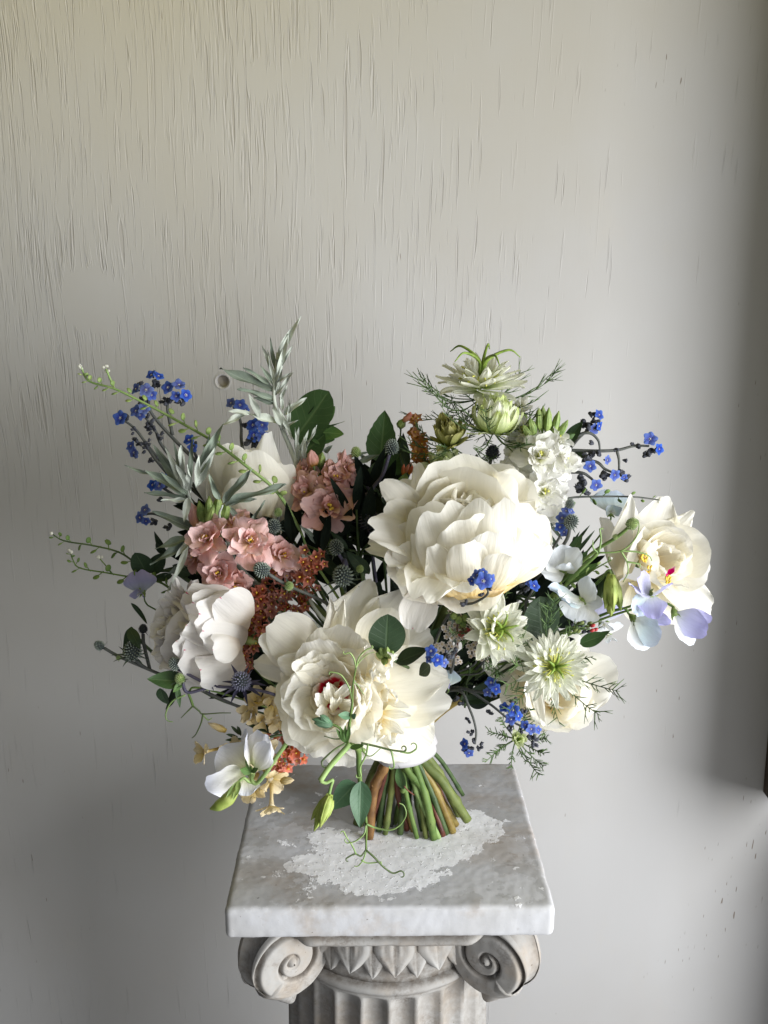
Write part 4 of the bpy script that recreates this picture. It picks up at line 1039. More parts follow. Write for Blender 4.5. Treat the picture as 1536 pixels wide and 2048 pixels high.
for (bx, by), (tx, ty), W in [((770, 1400), (818, 1415), 18), ((765, 1425), (822, 1432), 22), ((765, 1440), (808, 1468), 24), ((755, 1450), (782, 1492), 34), ((710, 1460), (722, 1490), 44), ((690, 1455), (700, 1486), 30)]:
    petal(t, M_CREAM, (bx, by, .72), (tx, ty, .70), W, (-.2, .4, .9), bend=.3, cup=.6, wt=.6, jag=.012)
gather(t, C - A * R * .4, M_STEMB, .0037, (738, 1676), -A)

# lower left, turned to the left: big petal backs face the camera
C = at(408, 1262, .800); A = sd(-.85, .25, .45); R = .055
t = p3 = bloom("peony", "blush white peony turned left with magenta flecks on its petal tips, at the left edge", C, GP)
whorl(t, [M_BLUSH], C - A * R * .45, A, [
    (6, 35, R * 1.15, R * .08, 0, sh(W=1.0, bend=.9)), (7, 52, R * 1.15, R * .08, 0, sh(W=.95, bend=.9)),
    (7, 66, R * 1.1, R * .06, R * .1, sh(W=.8, bend=.7, jag=.012)), (9, 76, R * 1.1, R * .05, R * .1, sh(W=.5, bend=.5, jag=.012, ruf=.1))], 31)
for b_, t_, W, k in [
    ((485, 1255, .80), (372, 1185, .775), 110, dict(bend=.9, cup=.9, wt=.7)), ((500, 1250, .79), (398, 1228, .742), 125, dict(bend=.9, cup=.8, wt=.6)),
    ((485, 1300, .79), (368, 1300, .75), 160, dict(bend=.8, cup=.8, wt=.75)), ((470, 1330, .795), (340, 1350, .79), 90, dict(bend=.5, cup=.7)),
    ((495, 1275, .785), (405, 1262, .742), 95, dict(bend=.9, cup=.8, wt=.7)), ((480, 1240, .79), (385, 1205, .752), 80, dict(bend=.8, cup=.5, ruf=.09)), ((470, 1270, .78), (372, 1250, .745), 74, dict(bend=.8, cup=.5, ruf=.09)),
    ((470, 1310, .78), (352, 1282, .748), 80, dict(bend=.7, cup=.5, ruf=.09)), ((490, 1320, .78), (400, 1340, .748), 100, dict(bend=.6, cup=.5, ruf=.08)), ((480, 1285, .77), (425, 1300, .735), 70, dict(bend=.6, cup=.5, ruf=.09)), ((500, 1240, .78), (440, 1195, .752), 90, dict(bend=.8, cup=.5, ruf=.08))]:
    petal(t, M_FLECK, b_, t_, W, (0, -.1, -1), **dict(sh(ruf=.075, rf=1.3, jag=.014), **k))
for (tx, ty), W in [((328, 1220), 50), ((338, 1290), 46), ((330, 1325), 50), ((360, 1345), 50), ((318, 1200), 46), ((345, 1170), 50), ((312, 1240), 44), ((300, 1275), 54), ((302, 1310), 50), ((318, 1340), 46), ((345, 1245), 34), ((352, 1265), 26), ((330, 1185), 40), ((390, 1160), 60), ((350, 1155), 26)]:
    petal(t, M_BLUSH, (400, 1250, .81), (tx, ty, .785), W, (-.3, .3, 1), bend=.3, cup=.5, wt=.65, jag=.012, ruf=.08)
gather(t, at(490, 1280, .815), M_STEMO, .0030, (720, 1650), -A)

# upper left, a half open cup
C = at(498, 1000, .875); A = sd(-.22, .95, .25); R = .06
t = p4 = bloom("peony", "half open white peony cup behind silver leaves at the upper left", C, GP)
whorl(t, [M_WHITE], C - A * R * .65, A, [(5, 62, R * 1.35, R * .1, 0, sh(W=.95, bend=.8, cup=.9)), (6, 76, R * 1.4, R * .12, 0, sh(W=.85, bend=.5, cup=.8)), (7, 84, R * 1.2, R * .1, 0, sh(W=.7, bend=.4, cup=.7))], 41)
for b_, t_, W, h, k in [
    ((520, 1062, .87), (536, 866, .865), 125, (-.2, .2, -1), dict(bend=.5, cup=1.0, wt=.35, pk=.5, a=.4)), ((515, 1060, .865), (500, 905, .838), 150, (.1, .2, -1), dict(bend=.6, cup=.8, wt=.7)),
    ((505, 1055, .865), (440, 892, .85), 120, (.2, .2, -1), dict(bend=.5, cup=.9, wt=.75)), ((530, 1060, .86), (572, 930, .855), 115, (-.4, .2, -1), dict(bend=.7, cup=.9, wt=.6)),
    ((505, 1050, .865), (402, 955, .862), 90, (.4, .2, -1), dict(bend=.5, cup=.7)), ((520, 1045, .85), (485, 955, .825), 115, (0, .2, -1), dict(bend=.7, cup=.8, wt=.8)),
    ((470, 1010, .86), (415, 1032, .84), 90, (0, 1, -.3), dict(bend=.4, cup=.4)), ((520, 1030, .86), (500, 1075, .835), 110, (0, .8, .6), dict(bend=-.2, cup=-.3)), ((490, 1030, .86), (440, 1068, .845), 80, (0, .8, .6), dict(bend=-.2, cup=-.3))]:
    petal(t, M_WHITE, b_, t_, W, h, **sh(**k))
gather(t, C - A * R * .6, M_STEMO, .0030, None, -A)

# right edge, facing right, with yellow anthers
C = at(1318, 1120, .845); A = sd(.40, .18, .9); R = .055
t = p5 = bloom("peony", "creamy peony with yellow anthers and a magenta streak at the right edge", C, GP)
for b_, t_, W, h, k in [
    ((1245, 1150, .86), (1262, 988, .855), 120, (.5, -.1, .8), dict(bend=.55, cup=.8, wt=.35, pk=.5, a=.4)), ((1240, 1160, .87), (1200, 1035, .87), 70, (.7, 0, .6), dict(bend=.2, cup=.8)),
    ((1290, 1120, .87), (1332, 992, .87), 100, (.1, -.2, 1), dict(bend=.5, cup=.6, wt=.6)), ((1310, 1110, .87), (1388, 1022, .87), 85, (-.2, -.2, 1), dict(bend=.4, cup=.7, wt=.4, a=.5)),
    ((1330, 1120, .86), (1418, 1085, .85), 120, (-.3, 0, 1), dict(bend=.6, cup=.6, wt=.8)), ((1330, 1130, .86), (1420, 1140, .85), 105, (-.3, .1, 1), dict(bend=.6, cup=.6)),
    ((1310, 1150, .855), (1422, 1222, .845), 80, (-.1, .6, 1), dict(bend=.1, cup=.3, wt=.6, jag=.012, notch=.04)), ((1300, 1160, .855), (1365, 1240, .84), 100, (0, .6, 1), dict(bend=.2, cup=.4)),
    ((1280, 1160, .86), (1305, 1248, .845), 120, (0, .5, 1), dict(bend=.3, cup=.5)), ((1265, 1160, .86), (1240, 1225, .855), 90, (.3, .4, 1), dict(bend=.4, cup=.6)),
    ((1250, 1150, .85), (1285, 1060, .825), 110, (.7, 0, .5), dict(bend=.7, cup=.8)), ((1300, 1100, .86), (1330, 1040, .845), 110, (0, -.3, 1), dict(bend=.9, cup=.6, jag=.012)), ((1320, 1100, .86), (1372, 1065, .84), 100, (-.2, -.2, 1), dict(bend=.8, cup=.6))]:
    q = dict(K); q.update(k); petal(t, M_WHITE, b_, t_, W, h, **q)
whorl(t, [M_CREAM], C - A * R * .35, A, [(7, 40, R * .85, R * .1, 0, sh(W=.8, bend=.9, jag=.012, ruf=.09)), (7, 58, R * .75, R * .12, 0, sh(W=.7, bend=.7, jag=.012, ruf=.1)), (6, 70, R * .6, R * .12, 0, sh(W=.6, bend=.4, jag=.012, ruf=.1))], 53)
for b_, t_, W in [((1336, 1150, .81), (1350, 1132, .80), 13), ((1335, 1158, .81), (1330, 1145, .80), 8), ((1324, 1238, .828), (1336, 1236, .824), 7)]:
    petal(t, M_MAGENTA, b_, t_, W, (0, .3, 1), bend=.4, cup=.5)
an = MB(); g = random.Random(3)
for cx, cy, n in ((1288, 1116, 9), (1332, 1158, 7), (1300, 1140, 4)):
    for j in range(n):
        q = at(cx + g.uniform(-9, 9), cy + g.uniform(-7, 7), .80); an.tube([at(cx, cy + 8, .83), q], .0004, 4); an.ball(q, (.0010, .0010, .0022), 6, 4, [g.uniform(-1, 1), g.uniform(-1, 1), 1])
an.part("stamen", M_YEL, t)
gather(t, C - A * R * .5, M_STEM, .0030, (868, 1678), -A)

# lower right bowl behind a love-in-a-mist
C = at(1108, 1385, .815); A = sd(.15, .20, .95); R = .055
t = p6 = bloom("peony", "smooth cream peony bowl at the lower right behind a shaggy white bloom", C, GP)
for b_, t_, W, h, k in [
    ((1090, 1400, .83), (1228, 1325, .82), 140, (.25, .1, 1), dict(bend=.4, cup=.45, wt=.75, jag=.01)), ((1090, 1400, .83), (1215, 1372, .80), 105, (.3, .2, 1), dict(bend=.6, cup=.5, wt=.7)),
    ((1080, 1390, .83), (1180, 1445, .80), 105, (.3, .5, 1), dict(bend=.4, cup=.4, wt=.8, jag=.012)), ((1080, 1390, .83), (1130, 1465, .79), 125, (.2, .6, .8), dict(bend=.5, cup=.5, wt=.7)),
    ((1070, 1390, .83), (1060, 1462, .80), 120, (.1, .6, .9), dict(bend=.5, cup=.6)), ((1070, 1390, .84), (1000, 1400, .82), 100, (.4, .2, 1), dict(bend=.5, cup=.6)),
    ((1070, 1380, .84), (965, 1330, .84), 70, (.3, .4, 1), dict(bend=.3, cup=.5, wt=.4)), ((1080, 1370, .85), (1075, 1265, .85), 130, (.2, -.1, 1), dict(bend=.4, cup=.4)), ((1090, 1370, .85), (1160, 1270, .85), 115, (.2, -.1, 1), dict(bend=.4, cup=.4)),
    ((1062, 1330, .775), (1088, 1452, .775), 30, (-.4, .2, 1), dict(bend=.1, cup=.9, wt=.6)), ((1100, 1400, .82), (1170, 1400, .785), 95, (.3, .3, 1), dict(bend=.7, cup=.5))]:
    q = dict(K); q.update(k); petal(t, M_CREAM, b_, t_, W, h, **q)
whorl(t, [M_CREAM], C - A * R * .3, A, [(6, 40, R * .9, R * .1, 0, sh(W=.9, bend=.8)), (6, 58, R * .8, R * .1, 0, sh(W=.8, bend=.7))], 61)
gather(t, C - A * R * .5, M_STEMC, .0030, (906, 1664), -A)
# ------------------------------------------------------------------ love-in-a-mist
nigella("side-on white love-in-a-mist with green horns, topmost of the bouquet", at(962, 775, .90), sd(.02, .92, .38), .038,
        [(11, -2, 1.0, .1, -.06, .42, .2, .4), (11, 9, 1.0, .1, 0, .42, .25, .4), (11, 20, .95, .1, .04, .40, .3, .4), (10, 33, .82, .1, .08, .38, .3, .4), (8, 48, .62, .1, .1, .36, .3, .4)], [M_NIG], 71, horn=1.5, fern=15, fernL=1.7, fern_e=(-45, 15))
nigella("globe-shaped pale green love-in-a-mist below the topmost bloom", at(990, 846, .87), sd(.12, .95, .25), .029,
        [(8, -8, .9, .1, -.3, .3, .35, .3), (13, 8, 1.15, .12, -.35, .38, 1.7, .4), (13, 22, 1.2, .14, -.35, .38, 1.7, .4), (13, 36, 1.2, .14, -.3, .36, 1.5, .4), (10, 55, 1.15, .1, -.3, .34, 1.1, .4)], [M_NIGG, M_NIGG, M_NIG, M_NIGG, M_NIGG], 72, pistil=False, stamens=0, fern=14, fernL=1.7, fern_e=(-30, 35))
nigella("olive green half closed love-in-a-mist bud, left of the globe-shaped one", at(900, 880, .875), sd(-.1, .72, .65), .024,
        [(7, 20, .95, .1, -.2, .5, .5, .5), (9, 45, 1.15, .12, -.25, .55, .95, .6), (9, 60, 1.1, .12, -.2, .5, .9, .6), (8, 72, 1.0, .1, -.1, .42, .7, .6)], [M_NIGO], 73, pistil=False, stamens=0, fern=16, fernL=1.9, fern_e=(-40, 40))
nigella("greenish love-in-a-mist tip peeping over the largest peony's rim", at(888, 940, .865), sd(-.2, .75, .6), .022,
        [(8, 35, 1.1, .1, -.2, .5, .6, .5), (8, 60, 1.1, .1, -.2, .5, .6, .5)], [M_NIGG], 74, pistil=False, stamens=0, fern=4)
nigella("white shaggy love-in-a-mist with lime stamens beside the round dark leaf", at(990, 1262, .755), sd(.42, .25, .85), .029,
        [(12, 0, 1.0, .1, -.15, .4, .3, .3), (12, 16, 1.02, .1, -.1, .4, .35, .3), (12, 32, 1.0, .1, -.08, .38, .45, .3), (11, 48, .9, .1, 0, .36, .5, .3)], [M_NIG], 75, horn=.8, stamens=22, fern=10, fernL=1.35, fern_e=(-30, 15))
nigella("wide open white love-in-a-mist with green heart in front of the lower right peony", at(1104, 1335, .745), sd(.12, .22, .96), .0280,
        [(18, -6, 1.0, .1, -.12, .23, .15, .2), (19, 5, 1.02, .1, -.08, .23, .2, .2), (19, 17, .98, .1, -.05, .22, .25, .2), (18, 30, .88, .1, 0, .22, .3, .2), (15, 42, .68, .1, 0, .22, .35, .2)], [M_NIG], 76, horn=.65, stamens=28, fern=11, fernL=1.8, fern_e=(-5, 25))
nigella("small green love-in-a-mist bud in a thread collar, lowest on the right", at(1034, 1478, .785), sd(.15, .2, .95), .0125,
        [(8, 38, 1.0, .1, -.2, .55, .8, .5), (8, 60, 1.0, .1, -.1, .5, .8, .5)], [M_NIGG], 77, pistil=False, stamens=0, fern=16, fernL=2.7, fern_e=(-20, 45))

# ------------------------------------------------------------------ stocks
def stock(label, florets, buds, spine, mats, foot=None, leaves=()):
    t = thing("stock_flower", label, "stock flower", at(*spine[-1]), "stock flower spikes")
    MB().tube(path(spine, 6), m(7, spine[0][2]), 8).part("stem", M_STEML if mats == "w" else M_STEM, t)
    for i, (px, py, r, Y, ax, mt) in enumerate(florets):
        stock_floret(t, at(px, py, Y), sd(*ax), m(r, Y), mt, 500 + i * 17 + int(px))
    for (px, py, tx, ty, w, Y, mt) in buds:
        B, T_ = at(px, py, Y), at(tx, ty, Y - .004)
        bud_shape(t, B, T_ - B, np.linalg.norm(T_ - B), m(w, Y), mt)
        MB().tube(crom([B, B - nrm(T_ - B) * .006, at(spine[1][0], py + 34, Y + .004)], 4), m(2.6, Y), 5).part("stem", M_STEML, t)
    for (b_, t_, w, mt, h) in leaves: leaf(t, mt, b_, t_, w, h, fold=.3, bend=.3)
    gather(t, at(*spine[-1]), M_STEM, .0026, foot)
    return t
stock("white stock spike topped by green buds, right of the largest peony",
      [(1078, 915, 52, .835, (.1, .3, .95), "w"), (1118, 925, 46, .84, (.6, .2, .8), "w"), (1030, 962, 50, .85, (-.2, .2, .95), "w"), (1085, 985, 48, .835, (.2, .1, .95), "w"), (1045, 905, 44, .86, (-.5, .4, .7), "w"),
       (1110, 880, 34, .865, (.5, .6, .6), "w"), (1050, 868, 40, .87, (-.4, .6, .6), "w"), (1095, 1018, 42, .845, (.3, -.3, .9), "w"), (1015, 1000, 36, .86, (-.4, 0, .9), "w"), (1040, 820, 30, .885, (-.6, .6, .5), "w"), (1110, 990, 34, .85, (.8, 0, .5), "w")],
      [(1080, 858, 1078, 816, 8, .865, M_BUDG), (1094, 862, 1098, 815, 8, .862, M_BUDG), (1106, 868, 1118, 822, 8, .865, M_BUDG), (1068, 868, 1060, 836, 9, .86, M_BUDG), (1116, 872, 1136, 840, 8, .865, M_BUDG), (1060, 872, 1046, 850, 8, .86, M_BUDG), (1088, 850, 1086, 812, 7, .87, M_BUDG), (1122, 880, 1150, 868, 8, .87, M_LEAFB)],
      [(1090, 850, .87), (1085, 900, .87), (1070, 990, .875), (1030, 1090, .875)], "w", None,
      [((1130, 888, .88), (1166, 842, .875), 26, M_LEAFD, (0, .6, 1)), ((1125, 935, .87), (1166, 910, .87), 24, M_LEAF, (0, .6, 1)), ((1130, 920, .875), (1172, 905, .87), 18, M_LEAFD, (0, .6, 1))])
stock("dusty salmon stock spike with buds on top, between silver foliage and dark centre",
      [(660, 1015, 58, .835, (.1, .1, .98), "s"), (620, 985, 46, .85, (-.5, .2, .8), "s"), (668, 962, 40, .855, (.2, .5, .8), "s"), (612, 945, 34, .875, (-.4, .5, .7), "s"), (690, 940, 34, .865, (.7, .4, .6), "s")],
      [(628, 930, 622, 900, 12, .865, M_SALMON), (662, 940, 658, 918, 11, .865, M_SALMON), (682, 936, 690, 898, 7, .865, M_SALMON), (698, 940, 714, 930, 9, .86, M_SALMON), (640, 935, 645, 905, 9, .87, M_BUDG)],
      [(645, 925, .875), (650, 980, .87), (655, 1070, .87), (680, 1160, .87)], "s")
stock("rosy salmon stock spike with green buds above, at the left of the bouquet",
      [(418, 1078, 50, .800, (-.25, .2, .95), "p"), (500, 1085, 55, .795, (.2, .2, .95), "p"), (440, 1145, 48, .805, (-.1, -.1, 1), "p"), (468, 1168, 44, .81, (.3, -.4, .9), "s"), (560, 1112, 44, .815, (.5, .2, .8), "p"), (395, 1110, 40, .83, (-.7, 0, .6), "s"), (590, 1128, 34, .825, (.5, .1, .8), "s"), (470, 1050, 36, .825, (.1, .7, .7), "p")],
      [(408, 1046, 398, 1002, 11, .825, M_BUDG), (420, 1040, 418, 992, 10, .82, M_BUDG), (432, 1040, 438, 990, 10, .82, M_BUDG), (444, 1046, 456, 1002, 10, .825, M_BUDG), (396, 1054, 382, 1006, 14, .83, M_SALMON), (414, 1050, 428, 1010, 9, .81, M_BUDG)],
      [(430, 1040, .83), (445, 1100, .825), (500, 1180, .84), (570, 1260, .85)], "p")

# ------------------------------------------------------------------ statice: small papery trumpets in one-sided rows
def tiny_mesh(mt, seed, n=5, tube=.8, frill=.2):
    b = MB(); g = random.Random(seed)
    NA = 15; rows = []
    for v in np.linspace(0, 1, 7):
        r = .16 + .10 * v + .62 * max(0, v - .45) ** 1.25 * 1.7; h = -tube + (tube + .12) * v - .10 * max(0, v - .75) * 2
        rows.append([[(r * (1 + frill * max(0, v - .5) * 3 * math.cos(n * a))) * math.cos(a), h + .16 * max(0, v - .5) * math.sin(n * a * 1 + seed) * 2 * frill * 6, (r * (1 + frill * max(0, v - .5) * 3 * math.cos(n * a))) * math.sin(a)] for a in np.arange(NA) * 2 * math.pi / NA])
    b.grid(np.array(rows), closed=True); nf = len(b.f)
    b.ball((0, .0, 0), (.13, .13, .22), 6, 4, (0, 1, 0))
    me = b.mesh("floret"); me.materials.append(mt); me.materials.append(M_YEL)
    me.polygons.foreach_set("material_index", [0 if i < nf else 1 for i in range(len(me.polygons))])
    return me
TINY = {k: [tiny_mesh(mt, j, 5, .8, (.12, .22, .3, .18, .26)[j]) for j in range(5)] for k, mt in (("r", M_RUST), ("c", M_CORAL), ("a", M_APRI))}
def statice(label, spots, spine, kind, foot=None, jit=9, leaves=()):
    """spots: (px, py, n, spread px, r px, Y)"""
    t = thing("statice", label, "statice", at(*spine[-1]), "rust and coral statice sprays")
    MB().tube(path(spine, 6), m(4, spine[0][2]), 6).part("stem", M_STEM, t)
    for (px, py, n, sprd, r, Y) in spots:
        c = at(px, py, Y + .012)
        n = int(n * 1.5)
        for k in range(n):
            a = 2.39996 * k + px; q = math.sqrt((k + .3) / n) * sprd
            P = at(px + q * math.cos(a) + rnd(-7, 7), py + q * math.sin(a) + rnd(-7, 7), Y + rnd(-.009, .012))
            ax = nrm(P - c + sd(rnd(-1, 1), rnd(-.7, 1), .55) * .022); x, y, z = frame(ax, [rnd(-1, 1), rnd(-1, 1), .2])
            R = m(r * rnd(.75, 1.3), Y); put("floret", TINY[kind][(k * 3 + int(px)) % 5], t, mat4(x, y, z, P, R))
    for (b_, t_, w, mt, h) in leaves: leaf(t, mt, b_, t_, w, h, fold=.3, bend=.3)
    gather(t, at(*spine[-1]), M_STEMD, .0017, foot)
    return t
statice("rust brown statice spray under the salmon blooms", [(625, 1125, 9, 26, 14, .80), (612, 1160, 8, 26, 13, .81), (560, 1165, 9, 30, 13, .815), (520, 1190, 8, 28, 13, .82), (500, 1225, 6, 22, 12, .825), (590, 1200, 9, 34, 13, .83)],
        [(620, 1140, .82), (580, 1180, .835), (560, 1260, .85)], "r")
statice("deep rust statice row in the gap beside the lower left peony", [(515, 1195, 6, 22, 13, .815), (520, 1245, 7, 20, 13, .815), (498, 1290, 7, 20, 13, .82), (488, 1325, 6, 20, 13, .82), (505, 1265, 5, 26, 12, .83), (540, 1215, 6, 22, 12, .83)],
        [(515, 1240, .83), (500, 1320, .84), (600, 1420, .855)], "r")
statice("coral statice with yellow throats hanging at the lower left", [(580, 1480, 6, 18, 13, .80), (590, 1512, 6, 20, 13, .79), (562, 1525, 6, 16, 13, .785), (555, 1548, 4, 12, 13, .785), (545, 1470, 5, 20, 12, .81)],
        [(565, 1535, .80), (580, 1490, .81), (640, 1450, .84)], "c", None, 9, [((575, 1490, .80), (622, 1455, .79), 24, M_LEAFD, (.3, .3, 1)), ((620, 1455, .81), (608, 1512, .79), 26, M_LEAFD, (.3, .3, 1))])
statice("apricot brown statice spike standing behind the largest peony", [(826, 842, 3, 8, 12, .895), (832, 868, 5, 12, 13, .89), (838, 892, 6, 14, 13, .89), (842, 920, 7, 16, 14, .885), (852, 945, 6, 16, 13, .885)],
        [(828, 840, .90), (842, 900, .90), (850, 1000, .89)], "a", None, 9, [((812, 945, .895), (806, 865, .895), 22, M_LEAFD, (.3, 0, 1))])
t = thing("statice", "closed pink statice buds left of the apricot brown spike", "statice", at(800, 990, .87), "rust and coral statice sprays")
for (a_, b_, w, mt) in [((812, 945, .865), (818, 928, .86), 4, M_CORAL), ((818, 948, .865), (826, 930, .86), 4, M_CORAL), ((806, 950, .865), (808, 928, .86), 4, M_CORAL), ((800, 855, .9), (806, 838, .895), 9, M_BUDG), ((806, 842, .895), (826, 828, .89), 6, M_CORAL), ((815, 836, .895), (822, 824, .89), 5, M_CORAL)]:
    B, T_ = at(*a_), at(*b_); bud_shape(t, B, T_ - B, np.linalg.norm(T_ - B), m(w, .87), mt)
MB().tube(path([(802, 855, .90), (800, 905, .895), (812, 950, .875), (800, 990, .87)]), .0009, 5).part("stem", M_STEMD, t)
leaf(t, M_BUDG, (798, 985, .868), (812, 945, .862), 30, (.2, .2, 1), fold=.6)
gather(t, at(800, 990, .87), M_STEMD, .0014)

# ------------------------------------------------------------------ sea holly
sea_holly("sea holly with round slate head before the pointed green leaf", [(783, 895, 17, .86, (.15, .9, .3), "grey", 5, 1.0), (712, 905, 12, .87, (-.1, .95, .3), "lime", 6, 1.2)],
          [[(780, 905, .86), (765, 950, .86), (742, 985, .86), (738, 1050, .865), (745, 1120, .87)], [(712, 912, .87), (722, 945, .868), (742, 985, .862)], [(700, 985, .86), (720, 992, .86), (742, 985, .86)]], M_STEMP)
sea_holly("very dark sea holly head in the bouquet's shaded centre", [(738, 1040, 24, .835, (-.1, .9, .4), "dark", 9, 1.6)], [[(740, 1060, .84), (748, 1130, .85), (760, 1220, .86)]], M_STEMP)
sea_holly("paired sea holly heads, dull grey, above the broad beige petal", [(672, 1095, 18, .825, (-.2, .9, .4), "grey", 7, 1.2), (686, 1152, 25, .805, (-.15, .7, .7), "grey", 9, 1.9), (720, 1138, 9, .82, (.2, .8, .5), "lime", 5, 1.0)],
          [[(684, 1165, .81), (690, 1120, .83), (705, 1180, .85), (740, 1260, .86)], [(676, 1105, .825), (695, 1140, .835), (705, 1180, .85)]], M_STEMP)
sea_holly("grey green sea holly lying across the rust statice", [(524, 1140, 19, .775, (-.75, .55, .4), "grey", 6, 1.0), (578, 1172, 11, .785, (.1, .3, .9), "lime", 8, 1.8)],
          [[(534, 1146, .778), (578, 1172, .79), (650, 1205, .81), (720, 1260, .85)]], M_STEMG)
sea_holly("small sea holly under the half open peony cup", [(547, 1052, 17, .825, (.1, .5, .85), "grey", 9, 1.6), (556, 1025, 10, .83, (.1, .8, .5), "lime", 5, 1.0)], [[(547, 1060, .83), (560, 1110, .84), (620, 1200, .86)], [(556, 1030, .832), (560, 1110, .84)]])
sea_holly("violet sea holly with spiky collar at the lower left of the bouquet", [(482, 1362, 24, .745, (-.1, .5, .85), "violet", 10, 2.1), (350, 1328, 16, .755, (-.35, .8, .5), "grey", 5, 1.0), (360, 1357, 13, .755, (-.1, .7, .7), "lime", 7, 1.5), (422, 1368, 5, .755, (0, .3, 1), "violet", 8, 5.0)],
          [[(356, 1338, .757), (422, 1370, .757), (482, 1376, .757), (545, 1388, .775), (640, 1430, .83)], [(364, 1362, .757), (376, 1385, .757), (422, 1372, .758)]], M_STEMP)
sea_holly("outermost sea holly sprig at the far left, three dark heads", [(265, 1302, 23, .795, (.1, .85, .5), "grey", 10, 1.8), (199, 1291, 12, .80, (-.7, .6, .3), "grey", 3, 1.6), (286, 1258, 11, .81, (.1, .9, .4), "dark", 4, 1.2), (237, 1316, 6, .80, (-.3, .6, .7), "lime", 4, 1.4)],
          [[(268, 1318, .80), (300, 1340, .805), (380, 1370, .82), (520, 1430, .84), (650, 1460, .855)], [(208, 1296, .802), (240, 1314, .802), (300, 1340, .806)], [(286, 1268, .812), (288, 1290, .81), (300, 1340, .808)]])
sea_holly("dark sea holly head among the threads behind the white stock", [(985, 905, 16, .875, (.2, .9, .3), "dark", 3, 1.0)], [[(983, 915, .878), (975, 950, .88), (960, 1040, .88)]])
sea_holly("pale studded sea holly beside blue florets right of the white stock", [(1143, 1043, 17, .815, (.2, .55, .8), "grey", 9, 1.2), (1140, 1008, 11, .825, (.2, .9, .3), "grey", 4, 1.0)], [[(1140, 1056, .82), (1130, 1085, .825), (1080, 1150, .845), (980, 1260, .86)], [(1140, 1016, .828), (1128, 1060, .83)]])
sea_holly("small green sea holly crossing the right edge peony", [(1264, 1048, 14, .785, (.55, .75, .3), "lime", 6, 1.3), (1231, 1074, 7, .79, (.6, .6, .5), "lime", 4, 1.2)], [[(1256, 1056, .787), (1231, 1076, .79), (1180, 1110, .80), (1080, 1200, .83), (960, 1300, .86)]], M_STEM)

# ------------------------------------------------------------------ forget-me-nots
fmn("forget-me-not sprig with the topmost blue florets at the upper left", [[(312, 758, .90), (302, 785, .90), (300, 820, .90), (340, 870, .90), (420, 950, .90)], [(352, 785, .90), (335, 810, .90), (345, 870, .90)], [(285, 785, .90), (300, 820, .90)]],
    [(303, 750, 13, .895, (-.3, .5, .8)), (317, 752, 13, .895, (.4, .5, .6)), (272, 778, 14, .89, (-.6, .3, .8)), (292, 780, 17, .885, (.1, .2, .95)), (303, 790, 13, .89, (.4, -.2, .8)), (336, 775, 16, .885, (-.3, .2, .9)), (358, 770, 16, .885, (.2, .6, .8)), (372, 790, 15, .885, (.6, .1, .8)), (352, 792, 13, .885, (0, -.4, .9))],
    [(311, 764, 9, .9), (340, 800, 11, .895), (366, 800, 11, .89), (290, 800, 11, .9), (280, 768, 8, .9)], 2, M_STEMG)
fmn("forget-me-not sprig leaning left with one large open floret at its end", [[(244, 838, .89), (272, 860, .89), (320, 920, .89), (420, 1010, .89)], [(285, 828, .89), (310, 860, .89), (330, 900, .89), (420, 1010, .89)]],
    [(241, 836, 18, .885, (-.3, .1, .95)), (272, 822, 15, .885, (-.3, .3, .9)), (288, 818, 14, .885, (.2, .2, .95)), (280, 830, 12, .885, (0, -.4, .9))], [(284, 826, 10, .89), (300, 845, 9, .89), (300, 855, 8, .89)], 3)
fmn("low forget-me-not sprig left of the fan of silver leaves", [[(272, 890, .885), (290, 890, .885), (320, 930, .885), (400, 1020, .885)]], [(262, 892, 13, .88, (-.5, .3, .8)), (268, 905, 14, .88, (-.4, -.2, .9))], [(284, 888, 9, .885), (306, 918, 8, .885), (272, 908, 8, .885)], 2)
fmn("forget-me-not florets peeping out behind the silver fan", [[(315, 970, .885), (340, 985, .885), (420, 1040, .885)], [(285, 1030, .88), (310, 1028, .88), (350, 1045, .88), (440, 1090, .88)], [(382, 885, .905), (400, 930, .905), (440, 1000, .9)]],
    [(325, 955, 12, .88, (-.2, .4, .9)), (305, 970, 14, .88, (-.4, .2, .9)), (318, 972, 13, .88, (.2, 0, 1)), (290, 1020, 14, .875, (-.3, .4, .8)), (280, 1035, 14, .875, (-.5, 0, .9)), (292, 1042, 11, .875, (.1, -.4, .9)), (378, 880, 14, .90, (-.2, .4, .9)), (385, 895, 12, .90, (.2, 0, .9))], [(328, 975, 9, .885), (308, 1042, 9, .88), (338, 1052, 9, .88), (322, 1000, 8, .88)], 1)
fmn("deep blue forget-me-not behind the silver plume", [[(472, 808, .91), (482, 850, .91), (486, 900, .91), (520, 1000, .905)], [(515, 860, .91), (505, 900, .91), (520, 1000, .905)]],
    [(462, 806, 13, .905, (-.4, .3, .8)), (480, 810, 15, .90, (.1, .3, .95)), (490, 820, 12, .905, (.5, .1, .8)), (506, 850, 17, .90, (-.2, .3, .9)), (524, 850, 16, .90, (.3, .2, .9)), (508, 870, 16, .90, (-.2, -.1, .95)), (524, 872, 15, .90, (.3, -.2, .9))], [(490, 852, 8, .91), (500, 880, 13, .905), (520, 885, 13, .905), (472, 818, 9, .91)], 1)
fmn("forget-me-not sprig rising right above the white stock", [[(1190, 832, .89), (1172, 862, .89), (1150, 885, .89), (1100, 950, .885)], [(1186, 852, .89), (1172, 862, .89)]],
    [(1198, 830, 13, .885, (.5, .3, .8)), (1188, 858, 14, .885, (.2, -.4, .9)), (1198, 852, 11, .885, (.6, -.2, .7))], [(1184, 828, 10, .89), (1182, 846, 10, .89), (1166, 845, 10, .89), (1178, 855, 10, .885)], 1)
